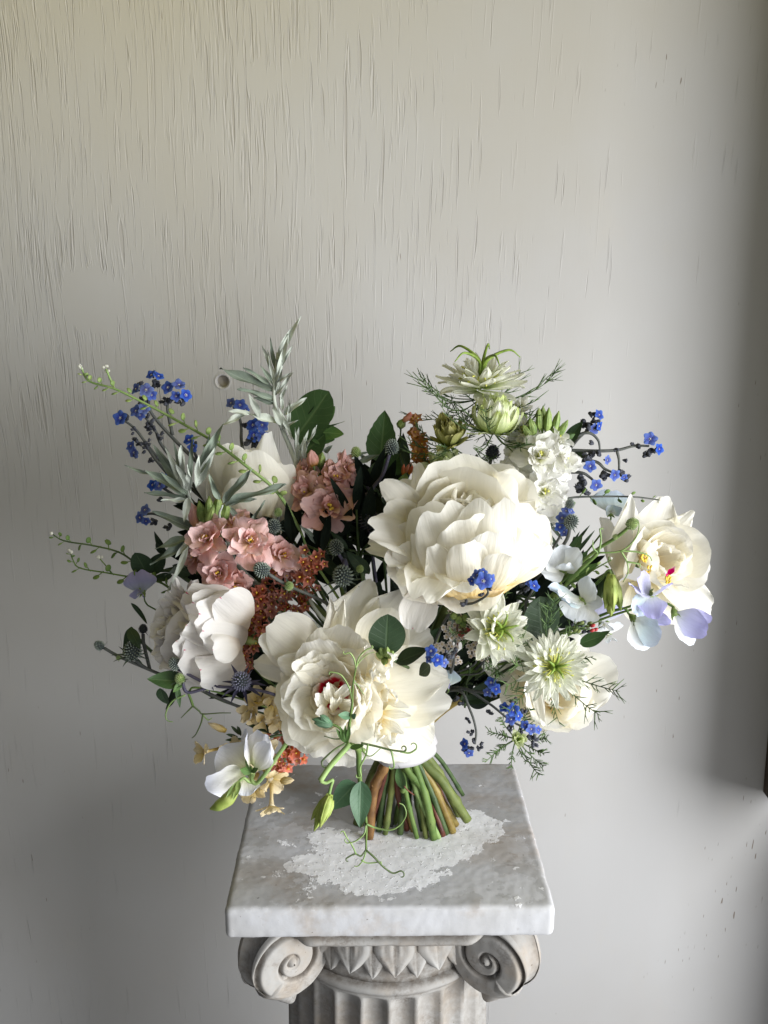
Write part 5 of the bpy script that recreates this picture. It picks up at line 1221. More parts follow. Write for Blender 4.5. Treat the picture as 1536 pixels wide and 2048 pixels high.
fmn("long arching forget-me-not sprig reaching farthest right", [[(1298, 892, .875), (1268, 892, .875), (1235, 900, .875), (1190, 902, .875), (1120, 900, .88)], [(1238, 950, .87), (1238, 920, .873), (1234, 902, .875)], [(1200, 900, .875), (1196, 880, .875), (1178, 866, .875), (1150, 875, .878), (1110, 920, .88)]],
    [(1300, 878, 17, .87, (0, .2, .98)), (1318, 898, 14, .87, (.6, -.1, .8))], [(1306, 902, 12, .872), (1296, 906, 10, .872), (1276, 892, 7, .875), (1264, 889, 6, .875), (1234, 899, 7, .875), (1248, 952, 11, .87), (1240, 944, 8, .87), (1184, 886, 8, .875), (1252, 922, 6, .872)], 0, M_STEMG)
fmn("forget-me-not cluster hanging below the arching right sprig", [[(1228, 946, .865), (1210, 938, .868), (1185, 922, .87), (1110, 925, .88)], [(1190, 910, .87), (1170, 912, .872), (1110, 925, .88)], [(1195, 970, .862), (1180, 955, .868), (1160, 945, .87), (1110, 945, .88)]],
    [(1229, 950, 14, .86, (.3, -.2, .9)), (1180, 932, 15, .862, (0, -.3, .95)), (1214, 920, 12, .865, (.6, -.1, .7)), (1192, 970, 15, .858, (.2, -.3, .9)), (1248, 954, 9, .862, (.2, -.5, .8))],
    [(1205, 950, 12, .865), (1214, 952, 10, .865), (1182, 910, 12, .868), (1198, 908, 10, .868), (1172, 918, 11, .868), (1165, 972, 13, .862), (1162, 955, 11, .865), (1170, 985, 9, .862), (1166, 968, 10, .865), (1125, 962, 8, .87)], 0)
fmn("blue forget-me-not cluster half hidden by the pale studded thistle", [[(1128, 1050, .83), (1116, 1080, .835), (1060, 1160, .85), (960, 1280, .86)]], [(1132, 1022, 12, .825, (-.1, .5, .85)), (1124, 1036, 14, .825, (-.3, .2, .9)), (1120, 1054, 13, .825, (-.4, 0, .9)), (1142, 1022, 10, .825, (.4, .4, .7)), (1128, 1064, 11, .825, (0, -.3, .9))], [(1132, 1068, 8, .83)], 1)
fmn("blue florets resting on the lower rim of the largest peony", [[(972, 1172, .715), (975, 1188, .72), (950, 1205, .74), (900, 1225, .78), (850, 1330, .85)]], [(967, 1162, 22, .708, (.05, .1, .98)), (955, 1150, 14, .712, (-.4, .3, .8)), (944, 1162, 12, .714, (-.6, -.1, .8)), (966, 1144, 12, .715, (.2, .6, .7)), (982, 1158, 13, .712, (.6, .1, .8))], [(962, 1190, 8, .72), (930, 1205, 9, .745)], 1)
fmn("single blue forget-me-not beside the grey-blue pea blossoms", [[(1066, 1180, .775), (1052, 1205, .78), (1040, 1240, .79), (950, 1340, .85)]], [(1068, 1172, 15, .77, (.3, .5, .75)), (1058, 1166, 9, .772, (-.3, .5, .8))], [(1056, 1178, 9, .775), (1046, 1168, 7, .778)], 0)
fmn("blue florets on the lower front peony's right rim", [[(885, 1320, .735), (905, 1300, .745), (900, 1350, .79), (840, 1440, .85)]], [(862, 1302, 15, .73, (-.2, .3, .9)), (875, 1320, 16, .726, (0, -.1, 1)), (888, 1326, 12, .728, (.5, -.2, .8)), (858, 1318, 11, .732, (-.5, -.2, .8))], [(900, 1316, 11, .738), (892, 1306, 9, .74), (910, 1300, 9, .745)], 0)
fmn("blue forget-me-not spray slanting down to the lower right", [[(1062, 1462, .765), (1020, 1440, .77), (975, 1405, .78), (915, 1375, .80), (850, 1400, .85)], [(985, 1385, .77), (965, 1385, .78), (915, 1375, .80)]],
    [(982, 1365, 15, .762, (-.2, .3, .9)), (992, 1378, 14, .762, (.3, .1, .9)), (975, 1384, 12, .764, (-.4, -.2, .9)), (1008, 1415, 13, .76, (-.3, .4, .8)), (1026, 1420, 17, .757, (0, .2, .98)), (1022, 1438, 16, .757, (-.1, -.3, .9)), (1036, 1432, 13, .758, (.5, 0, .8)), (1050, 1450, 12, .757, (0, .4, .9)), (1062, 1458, 14, .755, (.2, 0, .95)), (1076, 1460, 11, .757, (.6, .1, .7))],
    [(1066, 1476, 12, .762), (1070, 1484, 10, .762), (1022, 1454, 9, .765), (978, 1425, 8, .772), (1048, 1424, 9, .765), (1030, 1402, 10, .768)], 1)
fmn("forget-me-not curl hanging over the pedestal's back edge", [[(950, 1488, .775), (952, 1460, .775), (940, 1420, .78), (915, 1380, .795), (850, 1400, .85)]], [(930, 1488, 15, .77, (-.8, .1, .6)), (938, 1506, 13, .77, (-.1, -.5, .85)), (930, 1500, 10, .772, (-.5, -.3, .8))], [(940, 1496, 10, .774), (960, 1492, 9, .775), (944, 1464, 8, .777), (936, 1440, 8, .778), (922, 1408, 9, .785), (914, 1396, 9, .79), (948, 1480, 7, .775)], 0)
# ------------------------------------------------------------------ sweet peas
GSP = "pastel sweet peas"
def pea(label, C, f, up, S, mat, base, mat2=None, roll=0, flare=.2, wing=1.0, seed=0, calyx_r=None, ruf=.05):
    t = thing("sweet_pea", label, "sweet pea", at(*C), GSP)
    Cw = at(*C); b = [at(*q) for q in base]
    sweet_pea(t, Cw, sd(*f), sd(*up), m(S, C[2]), mat, roll, flare, mat2, wing, b, seed, ruf=ruf)
    gather(t, b[-1], M_STEM, .0013)
    return t
def pea2(label, base, petals, stem, seed=0):
    """a pea blossom built petal by petal: (tip px, py, Y, width px, inner face (r,u,t), material, shape)"""
    t = thing("sweet_pea", label, "sweet pea", at(*base), GSP)
    B = at(*base); d = nrm(at(*stem[0]) - B); R = m(9, base[2])
    b = MB(); b.tube([B + d * R * 1.6, B + d * R * .7, B - d * R * .5], [R * .3, R * .8, R * .7], 8)
    for k in range(5):
        o = frame(d, [math.cos(k * 1.256), .3, math.sin(k * 1.256)])[2]; b.tube([B + o * R * .6 + d * R * .4, B + o * R * .9 - d * R * .5, B + o * R * 1.1 - d * R * 1.2], [R * .3, R * .25, R * .05], 5)
    b.part("calyx", M_BUDG, t)
    for (tx, ty, ty_, w, h, mt, nm) in petals:
        petal(t, mt, base, (tx, ty, ty_), w, h, name=nm, wb=.16, pk=.55, wt=.82, a=.26, cup=.4, bend=.5, ruf=.07, rf=.9, jag=.01, frill=.010, nu=14, nv=12)
    MB().tube(path([base] + list(stem), 7), m(2.6, base[2]), 6).part("stem", M_STEM, t)
    gather(t, at(*stem[-1]), M_STEM, .0013)
    return t
SPn, Wn = "standard_petal", "wing_petal"
pea2("lavender sweet pea with swept-back petals in front of the right edge peony", (1302, 1190, .79), [(1282, 1146, .775, 46, (.5, .2, .8), M_SPLAV, SPn), (1258, 1170, .77, 38, (.1, .8, .6), M_SPLAV, SPn), (1342, 1168, .77, 40, (-.1, .8, .6), M_SPLAV, SPn), (1268, 1226, .765, 46, (.4, .3, .9), M_SPTEAL, Wn), (1306, 1238, .762, 62, (-.2, .3, .95), M_SPLAV, Wn)],
     [(1262, 1212, .80), (1200, 1232, .81), (1080, 1290, .84)])
pea2("pale teal sweet pea nodding at the right, left of the lavender outermost one", (1268, 1238, .795), [(1296, 1298, .785, 84, (.2, .7, .7), M_SPPALE, Wn), (1318, 1282, .77, 78, (.1, .5, -.8), M_SPTEAL, SPn), (1342, 1246, .78, 40, (-.1, .7, .7), M_SPLAV, SPn)], [(1258, 1228, .80), (1230, 1220, .805), (1080, 1280, .84)])
pea2("outermost lavender sweet pea at the far right", (1350, 1228, .80), [(1388, 1288, .795, 70, (.2, .7, .7), M_SPPALE, Wn), (1414, 1268, .78, 72, (.1, .5, -.8), M_SPLAV, SPn), (1424, 1238, .79, 46, (.1, .6, -.7), M_SPLAV, SPn)], [(1344, 1212, .805), (1310, 1208, .81), (1200, 1240, .83), (1080, 1300, .845)])
pea2("grey white sweet pea between the largest peony and the lower right blooms", (1166, 1202, .80), [(1150, 1244, .785, 88, (0, .5, .9), M_SPPALE, Wn), (1100, 1180, .775, 66, (.1, .7, .7), M_SPTEAL, SPn), (1118, 1192, .765, 50, (.1, .8, .6), M_SPPALE, SPn), (1182, 1158, .785, 52, (-.5, .2, .8), M_SPPALE, SPn), (1206, 1206, .79, 34, (-.2, .3, 1), M_SPPALE, Wn)], [(1160, 1215, .815), (1110, 1230, .83), (980, 1300, .85)])
pea2("small ice blue sweet pea just right of the largest peony", (1128, 1142, .815), [(1082, 1146, .80, 52, (.1, .6, .8), M_SPPALE, Wn), (1112, 1096, .805, 72, (.1, .2, 1), M_SPPALE, SPn), (1160, 1102, .80, 56, (-.4, .2, .9), M_SPPALE, SPn), (1132, 1128, .79, 40, (0, .8, .6), M_SPPALE, Wn)], [(1128, 1160, .825), (1080, 1200, .84), (980, 1290, .855)])
pea("shaded lilac sweet pea tucked below the drooping green buds", (1205, 1245, .84), (0, -.6, .8), (0, .8, .5), 56, M_SPLAV, [(1190, 1230, .85), (1100, 1280, .86)], mat2=M_SPPALE, seed=750)
pea("white wisp of sweet pea below the shaded lilac one", (1215, 1270, .85), (.3, -.8, .5), (.3, .5, .8), 40, M_SPPALE, [(1200, 1255, .86), (1100, 1290, .865)], seed=755)
pea("pale blue sweet pea behind the right edge peony's top", (1222, 1025, .90), (0, .1, 1), (.1, 1, 0), 52, M_SPTEAL, [(1215, 1050, .905), (1130, 1150, .89), (980, 1270, .87)], seed=760)
pea("dusky lilac sweet pea in shade at the far left", (283, 1185, .845), (-.2, -.35, .9), (-.2, .95, .2), 48, M_SPDUSK, [(292, 1206, .86), (330, 1230, .86), (520, 1340, .86)], seed=770)
pea("blue grey sweet pea peeping out right of the lower front peony", (892, 1372, .78), (-.2, .2, .95), (0, .9, .2), 38, M_SPTEAL, [(895, 1385, .79), (860, 1420, .84)], seed=780, mat2=M_SPLAV)

# the drooping green buds on the right
def bud_cluster(label, top, tips, base, mat=M_LIME):
    t = thing("sweet_pea_bud", label, "sweet pea bud", at(*top), "drooping sweet pea buds")
    for (a_, b_, w) in tips:
        B, T_ = at(*a_), at(*b_); bud_shape(t, B, T_ - B, np.linalg.norm(T_ - B), m(w, a_[2]), mat)
    MB().tube(path([top] + base, 6), m(3.2, top[2]), 6).part("stem", M_STEM, t)
    gather(t, at(*base[-1]), M_STEMD, .0013)
    return t
bud_cluster("drooping yellow green bud cluster between the right sweet peas", (1222, 1148, .79), [((1222, 1148, .79), (1210, 1218, .78), 10), ((1224, 1150, .785), (1226, 1222, .775), 11), ((1228, 1158, .79), (1242, 1222, .78), 10), ((1220, 1200, .785), (1222, 1232, .78), 9)],
            [(1216, 1142, .792), (1190, 1170, .80), (1110, 1230, .83)])
t = bud_cluster("dark tightly closed bud leaf behind the yellow green buds", (1210, 1150, .80), [((1212, 1152, .80), (1194, 1208, .80), 9)], [(1200, 1160, .805), (1110, 1240, .84)], M_STEMD)

# white sweet pea at the lower left with buff phlox behind it
C = (498, 1545, .725)
t = thing("sweet_pea", "large white sweet pea with lime bud at the lower left, beside the pedestal", "sweet pea", at(*C), GSP)
cal = MB(); cal.tube(crom([at(504, 1556, .722), at(502, 1548, .722), at(498, 1536, .722)], 4), [m(5, .72), m(9, .72), m(8, .72)], 8)
cal.part("calyx", M_BUDG, t)
petal(t, M_SPWHITE, (492, 1546, .725), (411, 1562, .712), 118, (-.1, -.6, .8), name="standard_petal", bend=.35, cup=.5, wb=.12, wt=.8, a=.3, jag=.01, nu=14, nv=11)
petal(t, M_SPWHITE, (494, 1538, .725), (436, 1500, .726), 112, (-.5, .2, .9), name="standard_petal", bend=.4, cup=.5, wb=.12, wt=.75, a=.3, jag=.01, nu=14, nv=11)
petal(t, M_SPWHITE, (500, 1532, .720), (494, 1460, .718), 74, (-.9, .1, .3), name="wing_petal", bend=.5, cup=.9, wt=.7)
petal(t, M_SPWHITE, (506, 1532, .716), (522, 1463, .706), 80, (.5, .1, -.9), name="wing_petal", bend=.4, cup=.8, wt=.7)
petal(t, M_SPWHITE, (510, 1536, .712), (536, 1486, .700), 64, (.6, .2, -.8), name="wing_petal", bend=.4, cup=.8, wt=.7)
petal(t, M_SPWHITE, (492, 1556, .722), (492, 1592, .712), 64, (0, .2, 1), name="wing_petal", bend=.3, cup=.5, wt=.7)
for (tx, ty, w) in [(480, 1538, 18), (490, 1520, 9), (522, 1524, 9), (516, 1536, 10)]: leaf(t, M_LEAFB, (503, 1545, .716), (tx, ty, .708), w, (0, .2, 1), name="sepal")
MB().tube(path([(504, 1550, .716), (504, 1562, .712), (514, 1566, .711), (530, 1548, .711), (560, 1505, .715), (600, 1455, .73), (650, 1445, .77), (760, 1480, .85)], 7), m(4.6, .72), 8).part("stem", M_STEML, t)
MB().tube(path([(478, 1562, .708), (488, 1556, .709), (498, 1564, .711), (512, 1566, .711)], 6), m(3, .71), 6).part("stem", M_STEML, t)
b = MB(); b.tube(crom([at(420, 1618, .70), at(436, 1612, .70), at(456, 1598, .702), at(470, 1578, .705), at(478, 1562, .708)], 6), [m(2, .7), m(12, .7), m(15.5, .7), m(11, .7), m(3, .7)], 12); b.part("bud", M_LIME, t)
for (tx, ty) in [(452, 1596), (466, 1600), (474, 1590)]: leaf(t, M_BUDG, (478, 1562, .706), (tx, ty, .696), 12, (0, .3, 1), name="sepal", fold=.3)

# ------------------------------------------------------------------ buff phlox
def phlox(par, C, A, R, seed, tube=1.1):
    b = MB(); a = nrm(A); b.tube([C - a * R * tube, C - a * R * .5, C - a * R * .1, C + a * R * .02], [R * .13, R * .12, R * .17, R * .26], 9)
    f = b.part("floret", M_BUFF, par); g = random.Random(seed)
    for k in range(5):
        ring_petal(f, STK["b"][(k + seed) % 7], C, a, 1.2566 * k + g.uniform(-.1, .1), math.radians(g.uniform(15, 40)), R * g.uniform(.9, 1.1), R * .16, 0, g.uniform(-.25, .25))
    return f
t = thing("phlox", "buff yellow phlox with trumpet blooms round the white sweet pea at the lower left", "phlox", at(560, 1480, .80), "buff phlox heads")
for i, (px, py, Y, ax, r, tb) in enumerate([(408, 1504, .765, (-.85, -.1, .45), 27, 1.9), (543, 1612, .74, (.05, -.9, .45), 33, 1.5), (505, 1572, .752, (-.2, -.5, .8), 36, 1.0), (520, 1500, .765, (.5, .1, .8), 40, 1.0), (540, 1560, .755, (.5, -.6, .6), 36, 1.0), (470, 1505, .765, (-.4, .3, .8), 34, 1.0)]):
    phlox(t, at(px, py, Y), sd(*ax), m(r, Y), i * 3 + 1, tb)
for (a_, b_, w) in [((452, 1462, .775), (416, 1446, .772), 7), ((508, 1594, .745), (502, 1608, .742), 7), ((562, 1562, .75), (588, 1560, .745), 8)]:
    B, T_ = at(*a_), at(*b_); bud_shape(t, B, T_ - B, np.linalg.norm(T_ - B), m(w, a_[2]), M_BUFF)
for k, (bx, by, tx, ty) in enumerate([(476, 1474, 452, 1468), (478, 1478, 450, 1480), (480, 1470, 462, 1452), (478, 1484, 462, 1490), (486, 1482, 474, 1498), (482, 1472, 474, 1452), (488, 1486, 490, 1500)]):
    leaf(t, M_LEAFD, (bx, by, .775), (tx, ty, .765), 7, (0, .3, 1), name="sepal", bend=.8)
MB().tube(path([(470, 1478, .778), (520, 1480, .79), (560, 1470, .80), (640, 1470, .84)], 6), .0014, 6).part("stem", M_STEMD, t)
gather(t, at(640, 1470, .84), M_STEMD, .0014)
t = thing("phlox", "buff yellow phlox head tucked under the violet thistle", "phlox", at(540, 1430, .80), "buff phlox heads")
for i, (px, py, ax, r) in enumerate([(502, 1418, (-.4, -.2, .9), 32), (530, 1440, (0, -.5, .85), 36), (548, 1405, (.2, .2, .95), 34), (518, 1400, (-.3, .5, .8), 28), (555, 1440, (.5, -.4, .8), 28)]):
    phlox(t, at(px, py, .785), sd(*ax), m(r, .785), i * 2 + 2, .9)
MB().tube(path([(530, 1420, .80), (600, 1430, .82), (700, 1460, .85)], 6), .0014, 6).part("stem", M_STEMD, t)
for (b_, t_) in [((560, 1465, .79), (490, 1448, .782)), ((560, 1462, .79), (585, 1440, .78))]: leaf(t, M_LEAFD, b_, t_, 18, (0, .5, 1), bend=-.4)
gather(t, at(700, 1460, .85), M_STEMD, .0014)

# ------------------------------------------------------------------ the front pea vine with its tendrils
t = thing("pea_vine", "green pea vine with curling tendrils hanging down the bouquet's front", "pea vine", at(690, 1480, .69), "pea tendrils")
Y = .688
MB().tube(path([(693, 1488, .695), (698, 1455, Y), (704, 1410, Y), (706, 1370, Y), (712, 1335, Y)], 7), np.array([4.5, 3.6, 2.6, 2.0, 1.6]) * m(1, Y), 7).part("stem", M_STEM, t)
MB().tube(path([(640, 1562, .675), (662, 1530, .682), (700, 1488, .692)], 6), m(6.2, .68), 9).part("stem", M_STEML, t)
MB().tube(path([(640, 1562, .675), (652, 1566, .676), (665, 1560, .678), (662, 1572, .678), (658, 1588, .679)], 6), m(3.6, .68), 7).part("stem", M_STEML, t)
MB().tube(path([(700, 1490, .692), (716, 1500, .70), (718, 1540, .705), (722, 1580, .705), (732, 1640, .705), (732, 1700, .703)], 7), np.array([6, 6.4, 6, 4.5, 3.2, 2]) * m(1, .7), 8).part("stem", M_STEM, t)
MB().tube(path([(695, 1490, .694), (730, 1500, .73), (770, 1480, .82), (795, 1490, .86)], 6), m(4, .75), 7).part("stem", M_STEM, t)
for (a_, b_, w) in [((662, 1446, .688), (624, 1438, .685), 8), ((664, 1450, .688), (628, 1446, .683), 8), ((658, 1444, .687), (640, 1430, .684), 7)]:
    B, T_ = at(*a_), at(*b_); bud_shape(t, B, T_ - B, np.linalg.norm(T_ - B), m(w, a_[2]), M_LEAFBL)
MB().tube(path([(656, 1446, .689), (676, 1454, .69), (692, 1470, .692)], 5), m(3, .69), 6).part("stem", M_STEM, t)
for (b_, t_, w, mt) in [((702, 1432, Y), (676, 1430, .68), 18, M_LEAFBL), ((704, 1436, Y), (712, 1428, .682), 12, M_LEAFBL), ((690, 1486, .69), (680, 1452, .683), 9, M_LEAFB), ((692, 1484, .688), (690, 1450, .682), 9, M_LEAFB), ((694, 1484, .688), (700, 1452, .68), 9, M_LEAFB), ((688, 1484, .69), (672, 1456, .684), 9, M_LEAFB), ((700, 1496, .69), (728, 1490, .685), 12, M_LEAFB)]:
    leaf(t, mt, b_, t_, w, (0, .3, 1), fold=.3)
leaf(t, M_LEAFBL, (712, 1566, .70), (660, 1620, .70), 52, (-.2, .1, 1), fold=.15, bend=.3, pk=.6)
leaf(t, M_LEAFBL, (722, 1562, .70), (720, 1656, .685), 48, (.1, .1, 1), fold=.35, bend=.35, pk=.7)
for (a_, b_, w) in [((660, 1588, .679), (628, 1662, .668), 12), ((660, 1592, .675), (640, 1655, .663), 12), ((656, 1592, .68), (622, 1640, .672), 9), ((664, 1600, .677), (652, 1640, .668), 8)]:
    B, T_ = at(*a_), at(*b_); bud_shape(t, B, T_ - B, np.linalg.norm(T_ - B), m(w, a_[2]), M_LIME)
tendril(t, [(712, 1335, Y), (708, 1318, Y), (700, 1306, Y), (690, 1308, Y)], curl=(4, .5, -1))
tendril(t, [(712, 1335, Y), (718, 1315, Y), (732, 1300, Y), (744, 1296, Y)], curl=(3, .6, 1))
tendril(t, [(712, 1335, Y), (720, 1322, Y), (736, 1308, Y), (750, 1304, Y)], r=1.6)
tendril(t, [(704, 1400, Y), (698, 1375, Y), (682, 1350, Y), (662, 1344, Y)], curl=(4, .5, 1))
tendril(t, [(706, 1362, Y), (716, 1372, Y), (728, 1390, Y)], r=1.6)
tendril(t, [(692, 1486, .69), (668, 1500, .685), (646, 1520, .682)], M_TENDD, 2.4, (11, .7, 1))
tendril(t, [(690, 1476, .69), (670, 1478, .69), (648, 1472, .692)], M_TENDD, 2.0)
tendril(t, [(722, 1486, .69), (750, 1492, .69), (782, 1500, .688), (806, 1503, .688)], M_TENDD, 2.6, (7, .9, 1))
tendril(t, [(800, 1503, .688), (818, 1506, .688), (830, 1500, .688)], M_TEND, 2.2, (10, .6, 1))
tendril(t, [(782, 1500, .688), (786, 1518, .686), (788, 1532, .686)], M_TEND, 2.2, (7, .6, -1))
tendril(t, [(724, 1490, .69), (728, 1505, .685), (742, 1512, .683), (762, 1496, .683)], M_TEND, 2)
tendril(t, [(736, 1488, .69), (732, 1510, .685), (720, 1535, .683), (722, 1550, .683)], M_TEND, 2.2, (7, .6, -1))
Y = .703
tendril(t, [(732, 1650, Y), (728, 1668, .70), (712, 1682, .698), (696, 1686, .698)], M_TEND, 2, (8, .4, -1))
tendril(t, [(732, 1648, Y), (752, 1656, Y), (780, 1660, .70), (800, 1650, .70), (812, 1630, .70), (808, 1612, .70), (798, 1606, .70)], M_TEND, 2.4)
tendril(t, [(732, 1700, Y), (722, 1712, .70), (710, 1708, .70), (694, 1716, .698)], M_TENDD, 2.2, (5, .5, 1))
tendril(t, [(732, 1700, Y), (750, 1716, .70), (765, 1732, .698), (785, 1746, .697), (800, 1742, .697)], M_TENDD, 2.4, (9, .6, -1))
tendril(t, [(712, 1708, .70), (704, 1690, .70), (694, 1676, .70), (688, 1664, .70)], M_TEND, 2, (5, .5, 1))
tendril(t, [(732, 1702, Y), (726, 1720, .70), (716, 1732, .70), (708, 1732, .70)], M_TEND, 2)
tendril(t, [(722, 1720, .70), (735, 1726, .70), (760, 1724, .70)], M_TEND, 1.8, (4, .4, -1))
t = thing("pea_vine", "thin forked pea tendril hanging below the leaves at the lower left", "pea vine", at(380, 1380, .755), "pea tendrils")
MB().tube(path([(376, 1385, .757), (382, 1400, .757), (386, 1412, .757)], 5), m(2.8, .757), 6).part("stem", M_STEM, t)
tendril(t, [(386, 1412, .757), (398, 1422, .757), (406, 1428, .757), (440, 1426, .755), (462, 1426, .755)], M_TENDD, 2.2)
tendril(t, [(406, 1428, .757), (402, 1446, .757), (392, 1468, .757), (384, 1476, .757)], M_TENDD, 2.2)
tendril(t, [(386, 1412, .757), (374, 1424, .757), (362, 1436, .757)], M_TENDD, 2.0)
tendril(t, [(370, 1390, .757), (345, 1402, .757), (332, 1425, .757), (334, 1440, .757), (346, 1444, .757)], M_TEND, 2.2)
tendril(t, [(406, 1430, .757), (416, 1440, .757), (424, 1436, .757)], M_TEND, 1.8)
leaf(t, M_LEAF, (372, 1362, .76), (294, 1358, .755), 40, (0, .5, 1), fold=.3)
leaf(t, M_LEAFD, (350, 1372, .76), (330, 1420, .765), 20, (-.6, 0, .8), bend=.9)
leaf(t, M_LEAFD, (320, 1376, .76), (336, 1408, .765), 26, (-.3, .2, .9), bend=-.6)
leaf(t, M_LEAF, (354, 1370, .758), (360, 1416, .755), 12, (.3, 0, 1))
leaf(t, M_LEAFB, (366, 1362, .758), (346, 1385, .75), 14, (.3, 0, 1))
MB().tube(path([(376, 1385, .757), (400, 1376, .77), (520, 1410, .82), (700, 1470, .85)], 6), .001, 6).part("stem", M_STEM, t)
gather(t, at(700, 1470, .85), M_STEMD, .0013)
t = thing("pea_vine", "forked light tendril spreading across the right edge peony", "pea vine", at(1195, 1108, .79), "pea tendrils")
for p_, c_ in [([(1196, 1106, .785), (1242, 1102, .78), (1270, 1078, .778), (1278, 1055, .778), (1276, 1040, .78)], None), ([(1242, 1102, .78), (1275, 1104, .778), (1298, 1112, .778), (1304, 1122, .778)], None), ([(1242, 1102, .78), (1254, 1124, .778), (1256, 1145, .778), (1246, 1164, .78)], None), ([(1254, 1124, .778), (1268, 1126, .777), (1278, 1128, .777)], (5, .4, -1)), ([(1198, 1104, .785), (1202, 1080, .783), (1200, 1060, .783)], (4, .5, -1)), ([(1196, 1106, .785), (1186, 1095, .785), (1186, 1080, .785)], None)]:
    tendril(t, p_, M_TEND, 2.2, c_)
MB().tube(path([(1196, 1106, .786), (1160, 1140, .795), (1100, 1200, .82), (980, 1300, .855)], 6), m(4, .79), 7).part("stem", M_STEM, t)
leaf(t, M_LEAFB, (1130, 1165, .81), (1200, 1125, .80), 24, (0, .5, 1), fold=.2)
leaf(t, M_LEAF, (1140, 1110, .82), (1165, 1068, .815), 20, (-.3, .3, 1), fold=.3)
leaf(t, M_LEAF, (1148, 1140, .815), (1176, 1100, .81), 18, (-.3, .3, 1), fold=.3)
gather(t, at(980, 1300, .855), M_STEMD, .0013)

# ------------------------------------------------------------------ silver foliage
def silver(label, spine, leaves, r=4.5):
    t = thing("silver_wormwood", label, "silver foliage", at(*spine[-1]), "silver wormwood sprays")
    c = path(spine, 7); MB().tube(c, np.linspace(m(r * .5, spine[0][2]), m(r, spine[0][2]), len(c)), 7).part("stem", M_SILST, t)
    for (b_, t_, w, mt, h) in leaves:
        leaf(t, mt, b_, t_, w * .78, h, fold=.8, bend=rnd(-.5, .6), wave=.05, pk=.72, sharp=.85)
    gather(t, at(*spine[-1]), M_SILST, .0018)
    return t
S, D = M_SILV, M_SILVD
U = (.2, .2, 1)
silver("tall silver wormwood plume, highest point of the left half",
       [(556, 705, .885), (548, 790, .885), (562, 850, .885), (590, 920, .885), (620, 1020, .885)],
       [((552, 720, .885), (602, 632, .885), 17, S, U), ((550, 740, .885), (540, 674, .885), 10, D, U), ((552, 745, .883), (586, 690, .88), 12, S, U), ((552, 760, .883), (578, 668, .88), 14, S, U), ((548, 780, .885), (440, 736, .88), 28, D, (0, .5, 1)), ((540, 770, .885), (486, 735, .885), 12, D, U), ((546, 770, .885), (520, 730, .885), 12, D, U),
        ((550, 760, .885), (524, 690, .885), 12, S, U), ((553, 765, .883), (586, 744, .88), 9, S, U), ((549, 775, .885), (535, 700, .883), 10, S, U), ((552, 790, .88), (588, 742, .875), 10, S, U), ((550, 800, .885), (474, 778, .88), 14, D, (0, .4, 1)), ((548, 808, .885), (508, 795, .885), 16, D, U), ((550, 805, .885), (480, 775, .89), 12, D, U),
        ((562, 850, .88), (490, 826, .872), 22, S, (0, .7, 1)), ((520, 835, .875), (496, 786, .87), 18, S, U), ((495, 828, .872), (440, 855, .868), 16, S, (0, .4, 1)), ((500, 828, .872), (456, 822, .868), 14, S, (0, .4, 1)), ((562, 850, .88), (545, 815, .88), 20, S, U), ((568, 830, .885), (614, 795, .88), 18, S, (.2, .4, 1)), ((565, 820, .885), (562, 780, .883), 10, S, U),
        ((575, 860, .885), (580, 800, .88), 11, S, U), ((585, 880, .88), (555, 810, .88), 11, S, U), ((590, 900, .88), (598, 852, .876), 10, S, U), ((596, 915, .88), (618, 858, .876), 11, S, U), ((600, 925, .88), (616, 880, .872), 13, S, U), ((600, 935, .88), (590, 855, .875), 13, S, U), ((605, 940, .88), (608, 872, .872), 14, S, U), ((606, 905, .88), (634, 850, .872), 9, S, (0, .6, 1)), ((560, 800, .885), (575, 770, .88), 9, S, U), ((560, 860, .885), (596, 840, .88), 10, S, U), ((552, 790, .884), (566, 720, .88), 10, S, U), ((550, 780, .884), (560, 700, .882), 9, S, U)], 6)
silver("fan of silver leaves spreading left of the half open peony cup",
       [(370, 970, .84), (385, 1010, .845), (420, 1070, .85), (520, 1180, .86)],
       [((372, 985, .84), (305, 888, .835), 26, D, (0, .2, 1)), ((372, 985, .835), (328, 890, .83), 18, S, U), ((375, 980, .83), (362, 890, .82), 22, S, (-.3, 0, 1)), ((378, 975, .83), (385, 872, .825), 14, D, U), ((376, 980, .825), (350, 928, .81), 18, S, (.4, .2, 1)), ((392, 975, .83), (432, 890, .82), 22, S, (.4, .2, 1)), ((395, 950, .83), (448, 845, .825), 26, D, (.2, .2, 1)),
        ((372, 990, .838), (288, 940, .83), 26, D, (0, .5, 1)), ((375, 990, .83), (318, 942, .82), 16, D, U), ((375, 998, .835), (288, 985, .84), 16, D, (0, .6, 1)), ((300, 950, .835), (248, 930, .84), 8, D, U), ((376, 995, .825), (368, 1045, .815), 20, S, (.3, 0, 1)), ((374, 1000, .83), (322, 1000, .82), 12, S, (0, .5, 1)), ((390, 1060, .84), (305, 1022, .83), 26, D, (0, .4, 1)), ((392, 975, .82), (398, 905, .812), 14, S, (.4, .1, 1)), ((382, 985, .82), (374, 930, .805), 14, S, (-.4, .1, 1)), ((375, 990, .835), (346, 880, .838), 16, D, U), ((398, 960, .835), (418, 870, .835), 16, D, U)], 5)
